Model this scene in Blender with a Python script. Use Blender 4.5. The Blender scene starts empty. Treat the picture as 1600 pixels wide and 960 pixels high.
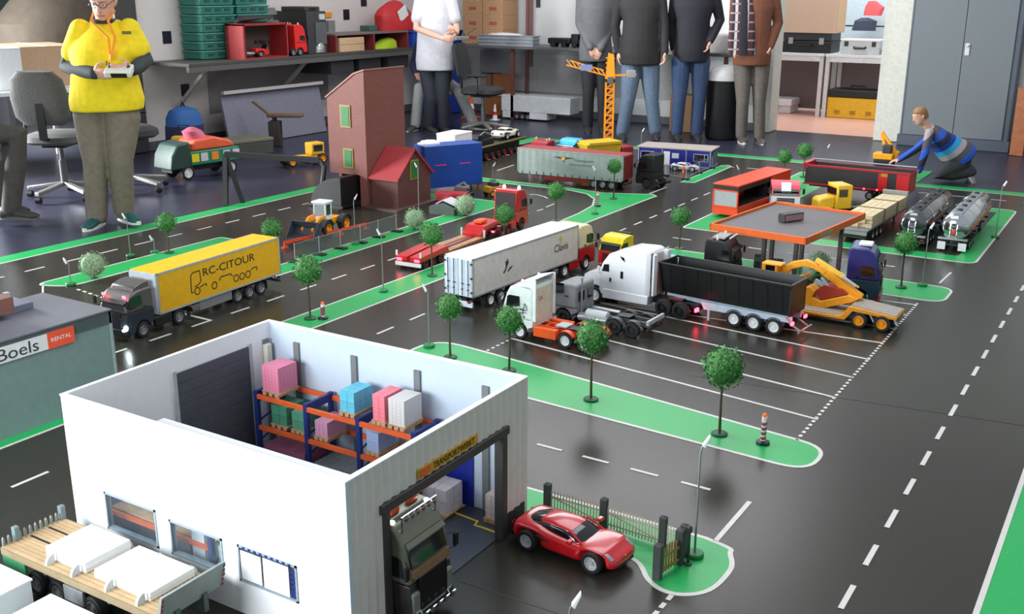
import bpy, bmesh, math, random
from mathutils import Vector, Matrix

# ---------------------------------------------------------------- camera, world, light, exposure
SC = bpy.context.scene
COL = SC.collection
PI = math.pi
RND = random.Random(11)
cam_data = bpy.data.cameras.new('camera')
cam = bpy.data.objects.new('camera', cam_data)
COL.objects.link(cam)
cam_data.sensor_width = 36.0
cam_data.lens = 1642.08 / 1600 * 36.0
cam_data.clip_start = 0.02
cam.location = (0, 0, 1.6)
cam.rotation_euler = (PI / 2 - 0.295087, -0.00234626, 0.5548156)
SC.camera = cam
SC.view_settings.view_transform = 'Standard'
SC.view_settings.look = 'None'
SC.view_settings.gamma = 1.0
SC.view_settings.use_curve_mapping = False
SC.view_settings.exposure = 0.0

w = bpy.data.worlds.new('hall_ambient')
SC.world = w
w.use_nodes = True
w.node_tree.nodes['Background'].inputs[0].default_value = (0.80, 0.86, 0.92, 1)
w.node_tree.nodes['Background'].inputs[1].default_value = 0.56


def area(name, loc, target, sx, sy, power, col):
    l = bpy.data.lights.new(name, 'AREA')
    l.shape = 'RECTANGLE'
    l.size, l.size_y, l.energy, l.color = sx, sy, power, col
    o = bpy.data.objects.new(name, l)
    COL.objects.link(o)
    o.location = loc
    o.rotation_euler = (Vector(target) - Vector(loc)).to_track_quat('-Z', 'Y').to_euler()
    return o


# daylight through the hall's windows (behind the camera to the left, and on the far left) and ceiling panels
area('window_daylight_near', (-3.0, -0.75, 1.35), (-2.5, 1.6, 0.2), 2.2, 1.3, 190, (0.90, 0.97, 1.0))
area('window_daylight_left', (-10.4, 3.2, 1.6), (-7.6, 5.2, 0.7), 2.2, 1.6, 1250, (0.95, 0.98, 1.0))
area('ceiling_panel_light_front', (-2.0, 4.6, 3.3), (-2.0, 4.6, 0), 2.6, 3.6, 95, (0.94, 0.97, 1.0))
area('ceiling_panel_light_back', (-4.6, 8.8, 3.3), (-4.6, 8.8, 0), 4.4, 2.4, 175, (0.98, 0.97, 1.0))
area('ceiling_panel_light_side_room', (-3.6, 14.0, 2.7), (-3.6, 14.0, 0), 2.2, 1.6, 75, (0.93, 0.97, 1.0))


# ---------------------------------------------------------------- helpers
def lin(c):
    return tuple((x / 12.92 if x <= 0.04045 else ((x + 0.055) / 1.055) ** 2.4) for x in c)


MATS = {}


def mat(name, rgb, rough=0.55, metal=0.0, emit=0.0, var=0.08, scale=30.0, bump=0.0, alpha=1.0, coat=0.0, spec=0.5):
    """procedural principled material; rgb is 0..255 sRGB; noise gives the grain."""
    if name in MATS:
        return MATS[name]
    m = bpy.data.materials.new(name)
    m.use_nodes = True
    nt = m.node_tree
    b = nt.nodes['Principled BSDF']
    c = lin([x / 255 for x in rgb])
    tc = nt.nodes.new('ShaderNodeTexCoord')
    nz = nt.nodes.new('ShaderNodeTexNoise')
    nz.inputs['Scale'].default_value = scale
    nz.inputs['Detail'].default_value = 4
    nt.links.new(tc.outputs['Object'], nz.inputs['Vector'])
    rp = nt.nodes.new('ShaderNodeValToRGB')
    rp.color_ramp.elements[0].position = 0.3
    rp.color_ramp.elements[1].position = 0.7
    rp.color_ramp.elements[0].color = (*[max(0, x * (1 - var)) for x in c], 1)
    rp.color_ramp.elements[1].color = (*[min(1, x * (1 + var)) for x in c], 1)
    nt.links.new(nz.outputs['Fac'], rp.inputs['Fac'])
    nt.links.new(rp.outputs['Color'], b.inputs['Base Color'])
    b.inputs['Roughness'].default_value = rough
    b.inputs['Metallic'].default_value = metal
    b.inputs['Specular IOR Level'].default_value = spec
    if coat:
        b.inputs['Coat Weight'].default_value = coat
        b.inputs['Coat Roughness'].default_value = 0.08
    if emit:
        b.inputs['Emission Color'].default_value = (*c, 1)
        b.inputs['Emission Strength'].default_value = emit
    if alpha < 1:
        b.inputs['Transmission Weight'].default_value = 1 - alpha
        b.inputs['IOR'].default_value = 1.05 if alpha < .5 else 1.3
    if bump:
        bp = nt.nodes.new('ShaderNodeBump')
        bp.inputs['Strength'].default_value = bump
        bp.inputs['Distance'].default_value = 0.01
        nt.links.new(nz.outputs['Fac'], bp.inputs['Height'])
        nt.links.new(bp.outputs['Normal'], b.inputs['Normal'])
    MATS[name] = m
    return m


class M:
    """collects shapes and links them as ONE mesh object"""

    def __init__(s):
        s.v, s.f = [], []

    def add(s, vs, fs):
        o = len(s.v)
        s.v += [tuple(p) for p in vs]
        s.f += [tuple(i + o for i in f) for f in fs]
        return s

    def box(s, x0, x1, y0, y1, z0, z1):
        return s.add([(x0, y0, z0), (x1, y0, z0), (x1, y1, z0), (x0, y1, z0), (x0, y0, z1), (x1, y0, z1), (x1, y1, z1), (x0, y1, z1)],
                     [(3, 2, 1, 0), (4, 5, 6, 7), (0, 1, 5, 4), (1, 2, 6, 5), (2, 3, 7, 6), (3, 0, 4, 7)])

    def cbox(s, c, d):
        return s.box(c[0] - d[0] / 2, c[0] + d[0] / 2, c[1] - d[1] / 2, c[1] + d[1] / 2, c[2] - d[2] / 2, c[2] + d[2] / 2)

    def obox(s, c, d, rot):
        """box with a rotation matrix about its centre"""
        m = M().cbox((0, 0, 0), d)
        return s.add([Vector(c) + rot @ Vector(p) for p in m.v], m.f)

    def bar(s, a, b, w, h=None):
        """square bar from a to b"""
        a, b = Vector(a), Vector(b)
        d = b - a
        q = d.to_track_quat('X', 'Z').to_matrix()
        return s.obox((a + b) / 2, (d.length, w, h or w), q)

    def prism(s, prof, y0, y1, axis='y'):
        """profile points (p, q) extruded along axis; y: (x,z) profile, x: (y,z) profile, z: (x,y)"""
        f = {'y': lambda p, t: (p[0], t, p[1]), 'x': lambda p, t: (t, p[0], p[1]), 'z': lambda p, t: (p[0], p[1], t)}[axis]
        n = len(prof)
        ar = sum(prof[i][0] * prof[(i + 1) % n][1] - prof[(i + 1) % n][0] * prof[i][1] for i in range(n))
        if (ar < 0) ^ (axis == 'y'):
            prof = prof[::-1]
        vs = [f(p, y0) for p in prof] + [f(p, y1) for p in prof]
        fs = [tuple(range(n))[::-1], tuple(range(n, 2 * n))]
        fs += [(i, (i + 1) % n, n + (i + 1) % n, n + i) for i in range(n)]
        return s.add(vs, fs)

    def lathe(s, prof, n=20, c=(0, 0, 0), axis='z', a0=0.0):
        """prof: (radius, height) pairs"""
        f = {'z': lambda r, a, h: (c[0] + r * math.cos(a), c[1] + r * math.sin(a), c[2] + h),
             'y': lambda r, a, h: (c[0] + r * math.sin(a), c[1] + h, c[2] + r * math.cos(a)),
             'x': lambda r, a, h: (c[0] + h, c[1] + r * math.cos(a), c[2] + r * math.sin(a))}[axis]
        vs, fs = [], []
        k = len(prof)
        for r, h in prof:
            vs += [f(max(r, 1e-5), a0 + 2 * PI * i / n, h) for i in range(n)]
        for j in range(k - 1):
            fs += [(j * n + i, j * n + (i + 1) % n, (j + 1) * n + (i + 1) % n, (j + 1) * n + i) for i in range(n)]
        fs += [tuple(range(n))[::-1], tuple(range((k - 1) * n, k * n))]
        return s.add(vs, fs)

    def cyl(s, c, r, h0, h1, n=16, axis='z', r2=None):
        return s.lathe([(r, h0), (r if r2 is None else r2, h1)], n, c, axis)

    def ball(s, c, r, n=14, k=9):
        r = (r, r, r) if isinstance(r, (int, float)) else r
        vs, fs = [], []
        for j in range(k + 1):
            t = PI * j / k
            for i in range(n):
                a = 2 * PI * i / n
                vs.append((c[0] + r[0] * max(math.sin(t), 1e-4) * math.cos(a), c[1] + r[1] * max(math.sin(t), 1e-4) * math.sin(a), c[2] - r[2] * math.cos(t)))
        for j in range(k):
            fs += [(j * n + i, j * n + (i + 1) % n, (j + 1) * n + (i + 1) % n, (j + 1) * n + i) for i in range(n)]
        fs += [tuple(range(n))[::-1], tuple(range(k * n, k * n + n))]
        return s.add(vs, fs)

    def tube(s, pts, rad, n=10, cap=False, flat=1.0, up=None):
        """swept round (or flattened) tube; rad a number or one per point; cap adds rounded ends"""
        pts = [Vector(p) for p in pts]
        rad = [rad] * len(pts) if isinstance(rad, (int, float)) else list(rad)
        if cap:
            d0, d1 = (pts[0] - pts[1]).normalized(), (pts[-1] - pts[-2]).normalized()
            pre = [(pts[0] + d0 * rad[0] * k, rad[0] * q) for k, q in ((.98, .2), (.75, .66), (.42, .91))]
            post = [(pts[-1] + d1 * rad[-1] * k, rad[-1] * q) for k, q in ((.42, .91), (.75, .66), (.98, .2))]
            pts = [p for p, _ in pre] + pts + [p for p, _ in post]
            rad = [r for _, r in pre] + rad + [r for _, r in post]
        vs, fs = [], []
        ref = Vector(up) if up else None
        t0 = (pts[1] - pts[0]).normalized()
        if ref is None:
            ref = Vector((0, 0, 1)) if abs(t0.z) < .9 else Vector((1, 0, 0))
        for i, p in enumerate(pts):
            t = (pts[min(i + 1, len(pts) - 1)] - pts[max(i - 1, 0)]).normalized()
            a = ref - t * ref.dot(t)
            if a.length < 1e-4:
                a = Vector((t.y, t.z, t.x))
                a = a - t * a.dot(t)
            a.normalize()
            ref = a
            b = t.cross(a)
            vs += [p + (a * math.cos(2 * PI * k / n) * flat + b * math.sin(2 * PI * k / n)) * rad[i] for k in range(n)]
        for j in range(len(pts) - 1):
            fs += [(j * n + i, j * n + (i + 1) % n, (j + 1) * n + (i + 1) % n, (j + 1) * n + i) for i in range(n)]
        fs += [tuple(range(n))[::-1], tuple(range((len(pts) - 1) * n, len(pts) * n))]
        return s.add(vs, fs)

    def rings(s, rr, n=22, p=2.0):
        """loft of ellipse rings: (centre, right half vector, front half vector); p>2 squares the section"""
        vs, fs = [], []
        for c, a, b in rr:
            c, a, b = Vector(c), Vector(a), Vector(b)
            for k in range(n):
                t = 2 * PI * k / n
                ct, st = math.cos(t), math.sin(t)
                vs.append(c + a * math.copysign(abs(ct) ** (2 / p), ct) + b * math.copysign(abs(st) ** (2 / p), st))
        for j in range(len(rr) - 1):
            fs += [(j * n + i, j * n + (i + 1) % n, (j + 1) * n + (i + 1) % n, (j + 1) * n + i) for i in range(n)]
        fs += [tuple(range(n))[::-1], tuple(range((len(rr) - 1) * n, len(rr) * n))]
        return s.add(vs, fs)

    def poly(s, pts, z0, z1):
        return s.prism(pts, z0, z1, 'z')

    def mesh(s, name, m, smooth=35):
        me = bpy.data.meshes.new(name)
        me.from_pydata(s.v, [], s.f)
        bm = bmesh.new()
        bm.from_mesh(me)
        bmesh.ops.recalc_face_normals(bm, faces=bm.faces)
        bm.to_mesh(me)
        bm.free()
        if m:
            me.materials.append(m)
        if smooth:
            me.polygons.foreach_set('use_smooth', [True] * len(me.polygons))
            me.set_sharp_from_angle(angle=math.radians(smooth))
        return me

    def build(s, name, m, parent=None, loc=None, rot=None, smooth=35, bev=0, seg=2, remesh=0, label=None, kind=None):
        o = bpy.data.objects.new(name, s.mesh(name, m, smooth))
        return place(o, parent, loc, rot, bev, seg, remesh, label, kind)


def place(o, parent=None, loc=None, rot=None, bev=0, seg=2, remesh=0, label=None, kind=None):
    COL.objects.link(o)
    if parent:
        o.parent = parent
    if loc:
        o.location = loc
    if rot:
        o.rotation_euler = rot
    if bev:
        b = o.modifiers.new('bevel', 'BEVEL')
        b.width, b.segments, b.limit_method, b.angle_limit = bev, seg, 'ANGLE', math.radians(38)
        b.harden_normals = False
    if remesh:
        r = o.modifiers.new('skin', 'REMESH')
        r.mode, r.voxel_size, r.use_smooth_shade = 'VOXEL', remesh, True
        k = o.modifiers.new('relax', 'SMOOTH')
        k.factor, k.iterations = .5, 5
    if label:
        o['label'] = label
    if kind:
        o['kind'] = kind
    return o


def inst(name, me, parent, loc=(0, 0, 0), rot=None, scale=None):
    o = bpy.data.objects.new(name, me)
    place(o, parent, loc, rot)
    if scale:
        o.scale = scale
    return o


def tag(o, label, cat, group=None):
    o['label'], o['category'] = label, cat
    if group:
        o['group'] = group
    return o


def thing(name, label, cat, loc=(0, 0, 0), rz=0.0, group=None):
    o = bpy.data.objects.new(name, None)
    o.empty_display_size = .05
    COL.objects.link(o)
    o.location = loc if len(loc) == 3 else (*loc, 0)
    o.rotation_euler = (0, 0, rz)
    return tag(o, label, cat, group)


def struct(o):
    o['kind'] = 'structure'
    return o


def text(name, body, m, parent, loc, rot, size, sx=1.0, depth=.0006, align='CENTER'):
    cu = bpy.data.curves.new(name, 'FONT')
    cu.body, cu.size, cu.extrude, cu.align_x, cu.align_y = body, size, depth, align, 'CENTER'
    cu.resolution_u = 3
    t = bpy.data.objects.new(name, cu)
    me = bpy.data.meshes.new_from_object(t)
    bpy.data.objects.remove(t)
    me.name = name
    me.materials.clear()
    me.materials.append(m)
    o = bpy.data.objects.new(name, me)
    place(o, parent, loc, rot)
    o.scale = (sx, 1, 1)
    return o


def copy_thing(root, loc, rz=None, label=None, group=None, scale=None):
    r = root.copy()
    COL.objects.link(r)
    r.location = loc if len(loc) == 3 else (*loc, 0)
    if rz is not None:
        r.rotation_euler = (0, 0, rz)
    if label:
        r['label'] = label
    if group:
        r['group'] = group
    if scale:
        r.scale = scale
    for ch in list(root.children):
        c = ch.copy()
        COL.objects.link(c)
        c.parent = r
        for g in list(ch.children):
            d = g.copy()
            COL.objects.link(d)
            d.parent = c
    return r


# rotations for lettering: text on a plane facing the named direction, reading upright
FACE_PX = (PI / 2, 0, PI / 2)     # faces +x
FACE_MX = (PI / 2, 0, -PI / 2)
FACE_PY = (PI / 2, 0, PI)
FACE_MY = (PI / 2, 0, 0)

# common materials
black = mat('black_plastic', (22, 22, 24), .45)
dark = mat('dark_rubber', (27, 27, 28), .75, bump=.2)
dgrey = mat('dark_grey_metal', (58, 59, 61), .5, .3)
mgrey = mat('mid_grey_paint', (120, 122, 124), .5)
lgrey = mat('light_grey_paint', (178, 182, 184), .5)
white = mat('white_paint', (232, 234, 236), .38, var=.03)
offwhite = mat('off_white_board', (222, 222, 220), .6, var=.04)
chrome = mat('chrome', (200, 204, 208), .12, 1.0)
silver = mat('silver_paint', (165, 168, 170), .35, .6)
glass_dark = mat('tinted_glass', (20, 23, 27), .08, spec=.8)
red = mat('red_paint', (196, 28, 30), .35, coat=.4)
dred = mat('dark_red_paint', (120, 22, 26), .4, coat=.3)
orange = mat('orange_paint', (232, 88, 24), .4)
yellow = mat('yellow_paint', (240, 190, 20), .4)
amber = mat('machine_yellow', (238, 160, 24), .4)
blue = mat('blue_paint', (28, 44, 130), .45)
red_lamp = mat('lit_red_lamp', (255, 50, 70), .3, emit=14)
white_lamp = mat('lit_white_lamp', (255, 250, 240), .3, emit=10)
amber_lamp = mat('amber_lens', (240, 110, 20), .25, emit=.3)
wood = mat('pale_wood', (196, 160, 110), .6, var=.2, scale=14)
brownwood = mat('brown_wood', (134, 82, 44), .55, var=.2, scale=12)



# ---------------------------------------------------------------- setting: floors, walls, side room
def floor_mat(name, rgb, rough, var, scale, bump=.05, spec=.5):
    return mat(name, rgb, rough, var=var, scale=scale, bump=bump, spec=spec)


vinyl = floor_mat('blue_grey_vinyl', (46, 47, 64), .32, .14, 5, spec=.4)
asphalt = floor_mat('asphalt_print', (50, 48, 42), .25, .10, 260, .04, spec=.26)
lawn = floor_mat('green_floor_print', (26, 164, 84), .36, .05, 60, .03, spec=.4)
linew = floor_mat('white_line_print', (206, 203, 198), .4, .05, 50, .02)
pinkfloor = floor_mat('salmon_vinyl', (226, 172, 152), .35, .05, 6)

fl = struct(M().box(-14, 5, -2, 16, -.06, -.004).build('floor', vinyl, smooth=0))
struct(M().box(-4.9, -1.4, 12.25, 16, -.05, -.001).build('floor_side_room', pinkfloor, smooth=0))

road = struct(M().poly([(-6.0, .3), (.6, .3), (.6, 9.44), (-1.76, 9.44), (-1.76, 10.15), (-6.0, 10.15)], -.004, 0).build('floor_road_mat', asphalt, smooth=0))


def arc(pts, rad, n=6):
    """round the corners of a polygon; rad one radius or a list"""
    out = []
    k = len(pts)
    for i in range(k):
        r = rad[i] if isinstance(rad, (list, tuple)) else rad
        p, a, b = Vector(pts[i]), Vector(pts[i - 1]), Vector(pts[(i + 1) % k])
        if r <= 0:
            out.append(tuple(p))
            continue
        da, db = (a - p).normalized(), (b - p).normalized()
        r = min(r, (a - p).length * .49, (b - p).length * .49)
        s, e = p + da * r, p + db * r
        for j in range(n + 1):
            t = j / n
            out.append(tuple((1 - t) ** 2 * s + 2 * t * (1 - t) * p + t * t * e))
    return out


def strip(m, pts, w, z0=0.0, z1=.0016, closed=False):
    """flat painted band along a polyline"""
    P = [Vector(p[:2]) for p in pts]
    n = len(P)
    L, Rr = [], []
    for i in range(n):
        a = P[i - 1] if (i or closed) else P[i]
        b = P[(i + 1) % n] if (i < n - 1 or closed) else P[i]
        d1 = (P[i] - a).normalized() if (P[i] - a).length > 1e-6 else (b - P[i]).normalized()
        d2 = (b - P[i]).normalized() if (b - P[i]).length > 1e-6 else d1
        t = (d1 + d2)
        t = t.normalized() if t.length > 1e-6 else d1
        nn = Vector((-t.y, t.x))
        L.append(P[i] + nn * w / 2)
        Rr.append(P[i] - nn * w / 2)
    vs = [(p.x, p.y, z1) for p in L] + [(p.x, p.y, z1) for p in Rr] + [(p.x, p.y, z0) for p in L] + [(p.x, p.y, z0) for p in Rr]
    fs = []
    for i in range(n if closed else n - 1):
        j = (i + 1) % n
        fs += [(i, n + i, n + j, j), (i, j, 2 * n + j, 2 * n + i), (n + j, n + i, 3 * n + i, 3 * n + j)]
    return m.add(vs, fs)


LW = .0125


def chaikin(p, n=2):
    for _ in range(n):
        q = [p[0]]
        for a, b in zip(p, p[1:]):
            q += [(a[0] * .75 + b[0] * .25, a[1] * .75 + b[1] * .25), (a[0] * .25 + b[0] * .75, a[1] * .25 + b[1] * .75)]
        p = q + [p[-1]]
    return p


def grass(pts, closed_line=True, line=None, w=LW):
    M().poly(pts, 0, .001).build('grass_area', lawn, road, smooth=0)
    if closed_line:
        strip(M(), pts, w, closed=True).build('edge_line', linew, road, smooth=0)
    elif line:
        strip(M(), line, w).build('edge_line', linew, road, smooth=0)


# outer borders
grass([(-6.0, .3), (-5.85, .3), (-5.85, 9.99), (-1.91, 9.99), (-1.91, 10.15), (-6.0, 10.15)], False, [(-5.85, .3), (-5.85, 9.99), (-1.91, 9.99)])
grass([(-1.9, 9.29), (.6, 9.29), (.6, 9.44), (-1.76, 9.44), (-1.76, 10.15), (-1.9, 10.15)], False, [(-1.91, 9.99), (-1.9, 9.29), (.6, 9.29)], .008)
grass([(-.233, .3), (.6, .3), (.6, 9.2), (-.233, 9.2)], False, [(-.233, .3), (-.233, 9.2)], .016)
# site islands on the left
grass(arc([(-5.26, 3.40), (-5.06, 3.50), (-5.06, 4.8), (-5.26, 4.8)], [.1, .08, .03, .03]))
grass(arc([(-4.41, 3.42), (-4.245, 3.42), (-4.245, 6.82), (-5.2, 6.82), (-5.2, 6.66), (-4.41, 6.62)], [.07, .07, .1, .05, .05, .12]))
# strip between the two middle roads, widening to the far junction
grass([(-3.417, 3.571), (-3.405, 3.648), (-3.405, 4.7), (-3.405, 6.41), (-3.405, 7.60), (-3.398, 7.69), (-3.459, 7.75), (-3.839, 7.585), (-4.166, 7.639), (-4.603, 7.64), (-5.062, 7.659), (-4.974, 7.526), (-4.54, 7.535), (-4.117, 7.55), (-3.911, 7.477), (-3.763, 7.315), (-3.657, 7.08), (-3.609, 6.773), (-3.592, 6.47), (-3.605, 6.2), (-3.605, 5.0), (-3.605, 3.6), (-3.58, 3.45), (-3.48, 3.40)])
# strip in front of the parking bays
grass(arc([(-2.80, 3.47), (-.87, 3.355), (-.87, 3.585), (-2.45, 3.80), (-2.80, 3.84)], [.05, .12, .1, .02, .16]), w=.015)
# garden of the warehouse
grass([(-1.95, 2.735), (-1.2, 2.735)] + chaikin([(-1.0, 2.735), (-.905, 2.715), (-0.907, 2.694), (-0.876, 2.637), (-0.867, 2.589), (-0.872, 2.487), (-0.898, 2.434), (-0.949, 2.398), (-1.003, 2.399), (-1.056, 2.433), (-1.082, 2.469), (-1.113, 2.5), (-1.149, 2.511), (-1.183, 2.508)]) + [(-1.5, 2.575), (-1.95, 2.575)], w=.015)
# strip in front of the filling station
grass(arc([(-2.74, 5.76), (-.87, 5.76), (-.87, 6.09), (-2.74, 6.11)], [.06, .1, .1, .06]))
# lorry park
H = arc([(-2.77, 6.735), (-.865, 6.735), (-.865, 8.62), (-1.2, 8.62), (-1.2, 8.47), (-.985, 8.47), (-.985, 6.90), (-2.40, 6.90), (-2.40, 9.5), (-2.77, 9.5)], [.05, .08, .08, 0, 0, 0, 0, .05, .08, .08])
M().poly(H, 0, .001).build('grass_area', lawn, road, smooth=0)
strip(M(), arc([(-2.40, 9.5), (-2.77, 9.5), (-2.77, 6.735), (-.865, 6.735), (-.865, 8.62), (-1.3, 8.62)], [0, .06, .04, .08, .08, 0]), LW).build('edge_line', linew, road, smooth=0)
grass([(-3.49, 8.4), (-3.379, 8.43), (-3.414, 9.418), (-3.473, 9.491), (-3.518, 9.442)])
# verge by the depot at the left edge
grass([(-3.95, 1.0), (-3.405, 1.0), (-3.405, 2.42), (-3.44, 2.60), (-3.95, 2.62)])


def dashes(p, q, period, length, w=.013, name='lane_dash', off=0.0):
    p, q = Vector(p), Vector(q)
    d = (q - p).normalized()
    t = off
    me = strip(M(), [(0, 0), (length, 0)], w).mesh(name, linew, 0)
    while t + length <= (q - p).length + 1e-4:
        o = inst(name, me, road, (*(p + d * t), 0), (0, 0, math.atan2(d.y, d.x)))
        t += period


def line(p, q, w=LW, name='edge_line'):
    strip(M(), [p, q], w).build(name, linew, road, smooth=0)


dashes((-5.56, 1.2), (-5.56, 9.5), .262, .13)
dashes((-3.925, 2.0), (-3.925, 6.6), .258, .13, off=.06)
dashes((-3.09, 1.3), (-3.095, 3.6), .262, .14)
dashes((-3.083, 3.745), (-3.097, 9.3), .262, .13)
dashes((-1.781, 3.055), (-.99, 3.045), .19, .105, .013)
dashes((-.547, 1.2), (-.547, 8.8), .262, .135, .016, off=.06)
dashes((-2.7, 6.41), (-1.0, 6.41), .262, .13)
dashes((-2.7, 9.0), (-.3, 9.0), .262, .14, .011)
dashes((-4.3, 9.3), (-2.0, 9.55), .262, .14, .011)
line((-0.966, 3.034), (-0.966, 2.733), .016)
line((-0.961, 6.161), (-0.95, 6.448))
line((-3.493, 7.762), (-3.493, 8.096))
line((-4.19, 3.479), (-3.928, 3.474))
line((-5.141, 8.045), (-5.181, 8.401))
line((-5.013, 3.292), (-5.25, 3.46), .01)
strip(M(), [(-4.297, 7.212), (-4.237, 7.233), (-4.158, 7.2), (-4.092, 7.147)], LW).build('edge_line', linew, road, smooth=0)
line((-3.913, 6.672), (-3.908, 6.758))
line((-3.927, 6.831), (-3.94, 6.982))
# parking bays and their dotted front edge
for a, b in (((-2.502, 4.037), (-0.975, 3.831)), ((-2.366, 4.293), (-0.976, 4.096)), ((-2.324, 4.551), (-0.98, 4.371)), ((-2.41, 4.791), (-0.975, 4.641)),
             ((-2.47, 4.796), (-0.979, 4.911)), ((-1.978, 5.152), (-0.976, 5.163)), ((-1.789, 5.427), (-0.979, 5.434)), ((-1.768, 5.577), (-0.979, 5.648))):
    line(a, b, .0125, 'parking_line')
dashes((-.985, 3.59), (-.982, 5.70), .0405, .022, .013, 'parking_dot')
dashes((-2.5, 3.82), (-2.47, 5.70), .0405, .022, .012, 'parking_dot')
dashes((-0.959, 2.389), (-0.961, 2.176), .046, .028, .014, 'parking_dot')
dashes((-4.977, 3.481), (-4.67, 3.443), .06, .034, .012, 'parking_dot')
# joints between the floor sheets
seam = mat('mat_joint', (38, 37, 36), .5)
for a, b in (((-2.6, 1.2), (-.2, 1.2)), ((-1.6, 4.02), (-.24, 4.20)), ((-1.5, 2.14), (-.24, 2.17)), ((-4.9, 3.0), (-4.9, 9)), ((-5.84, 6.9), (-5.2, 6.9))):
    strip(M(), [a, b], .004, 0, .0008).build('mat_joint', seam, road, smooth=0)

# walls
plaster = mat('pale_wall_plaster', (216, 209, 204), .8, var=.03, scale=8, bump=.04)
plaster2 = mat('white_wall_plaster', (214, 216, 214), .8, var=.03, scale=8, bump=.04)
tile = mat('navy_wall_tile', (34, 32, 50), .3)
wl = struct(M().box(-8.98, -8.78, 7.05, 12.25, 0, 3.2).build('wall_left', plaster, smooth=0))
struct(M().box(-14, -13.8, 3, 10.2, 0, 3.2).build('wall_far_left', mat('teal_grey_wall', (74, 86, 86), .8), smooth=0))
struct(M().box(-13.8, -8.98, 10.05, 10.2, 0, 3.2).build('wall_left_return', mat('teal_grey_wall', (74, 86, 86), .8), smooth=0))
struct(M().box(-8.78, -3.98, 12.05, 12.25, 0, 3.2).build('wall_back', plaster2, smooth=0))
struct(M().box(-2.62, 5, 12.05, 12.25, 0, 3.2).build('wall_back_right', plaster2, smooth=0))
struct(M().box(-3.98, -2.62, 12.05, 12.25, 2.15, 3.2).build('wall_lintel', plaster2, smooth=0))
struct(M().box(-5.0, -1.3, 15.4, 15.55, 0, 3.2).build('wall_side_room_back', mat('pale_blue_wall', (206, 222, 230), .7), smooth=0))
struct(M().box(-5.1, -4.95, 12.25, 15.55, 0, 3.2).build('wall_side_room_left', plaster2, smooth=0))
struct(M().box(-1.3, -1.15, 12.25, 15.55, 0, 3.2).build('wall_side_room_right', mat('pale_blue_wall', (206, 222, 230), .7), smooth=0))
frm = mat('cream_door_frame', (204, 204, 192), .5)
dt = struct(M().box(-4.02, -3.92, 11.98, 12.27, 0, 2.15).box(-2.74, -2.46, 11.98, 12.27, 0, 2.15).build('trim_1', frm, smooth=0, bev=.006))
pil = struct(M().box(-9.02, -8.72, 6.86, 7.12, 0, 3.2).build('trim_2', mat('dark_pillar', (62, 62, 62), .6), smooth=0, bev=.01))
win = struct(M().box(-13.80, -13.74, 8.75, 8.82, 1.55, 3.0).box(-13.80, -13.74, 9.78, 9.85, 1.55, 3.0).box(-13.80, -13.74, 8.75, 9.85, 1.55, 1.62).box(-13.80, -13.74, 8.75, 9.85, 2.95, 3.02).build('window_1', white, smooth=0))
M().box(-13.79, -13.77, 8.82, 9.78, 1.62, 2.95).build('pane', mat('daylight_pane', (250, 252, 255), .3, emit=9, var=0), win, smooth=0)
# navy accent tiles in the left wall
for (y, z) in ((7.513, 1.109), (7.69, .57), (10.306, 1.28), (10.647, 1.435), (11.18, 1.293), (8.55, 1.62), (9.45, 1.62)):
    M().box(-8.785, -8.772, y - .055, y + .055, z - .062, z + .062).build('tile', tile, wl, smooth=0, bev=.003)
M().box(-7.10, -7.04, 12.04, 12.06, 1.36, 1.5).build('tile', tile, bpy.data.objects['wall_back'], smooth=0)
baseb = struct(M().box(-8.775, -8.765, 7.1, 12.05, 0, .09).build('baseboard_left', mat('grey_skirting', (88, 90, 98), .5), smooth=0))
struct(M().box(-8.77, -4.02, 12.035, 12.05, 0, .09).build('baseboard_back', mat('grey_skirting', (88, 90, 98), .5), smooth=0))
# heating pipe on the back wall
pp_ = tag(M().tube([(-7.2, 12.0, .25), (-7.2, 12.0, 2.9)], .022).tube([(-7.14, 12.0, .62), (-7.14, 12.0, 2.9)], .018).build('heating_pipe', mat('dull_red_pipe', (132, 84, 84), .5)), 'pair of dull red heating pipes running up the back wall', 'pipe')



# ---------------------------------------------------------------- model vehicles: builders
TYRE, RIM = {}, {}


def wheel(parent, x, y, z=None, r=.038, wd=.026, rim=silver, side=1):
    """wheel part with a rim sub-part; side: +1 outer face towards +y"""
    k = (round(r, 4), round(wd, 4))
    if k not in TYRE:
        TYRE[k] = M().lathe([(r * .3, -wd * .3), (r * .62, -wd / 2), (r * .9, -wd / 2), (r, -wd * .36), (r, wd * .36), (r * .9, wd / 2), (r * .66, wd / 2), (r * .64, wd * .05), (r * .3, wd * .02)], 22, axis='y').mesh('wheel', dark)
    kk = k + (rim.name,)
    if kk not in RIM:
        m = M().lathe([(r * .64, -wd * .3), (r * .64, wd * .44), (r * .58, wd * .46), (r * .50, wd * .12), (r * .26, wd * .14), (r * .22, wd * .40), (r * .08, wd * .42), (r * .02, wd * .40)], 18, axis='y')
        for i in range(8):
            a = 2 * PI * i / 8
            m.cyl((r * .38 * math.sin(a), 0, r * .38 * math.cos(a)), r * .045, wd * .1, wd * .2, 5, 'y')
        RIM[kk] = m.mesh('rim', rim)
    z = r if z is None else z
    o = inst('wheel', TYRE[k], parent, (x, y, z), (0, 0, 0 if side > 0 else PI))
    inst('rim', RIM[kk], o)
    return o


def axle(parent, x, w, **k):
    wd = k.get('wd', .026)
    for s in (1, -1):
        wheel(parent, x, s * (w / 2 - wd / 2), side=s, **k)


def lamp_pair(name, parent, x, y, z, m, d=(.006, .022, .012), label=None):
    for s in (1, -1):
        M().cbox((x, s * y, z), d).build(name, m, parent, bev=.002, label=label)


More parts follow.
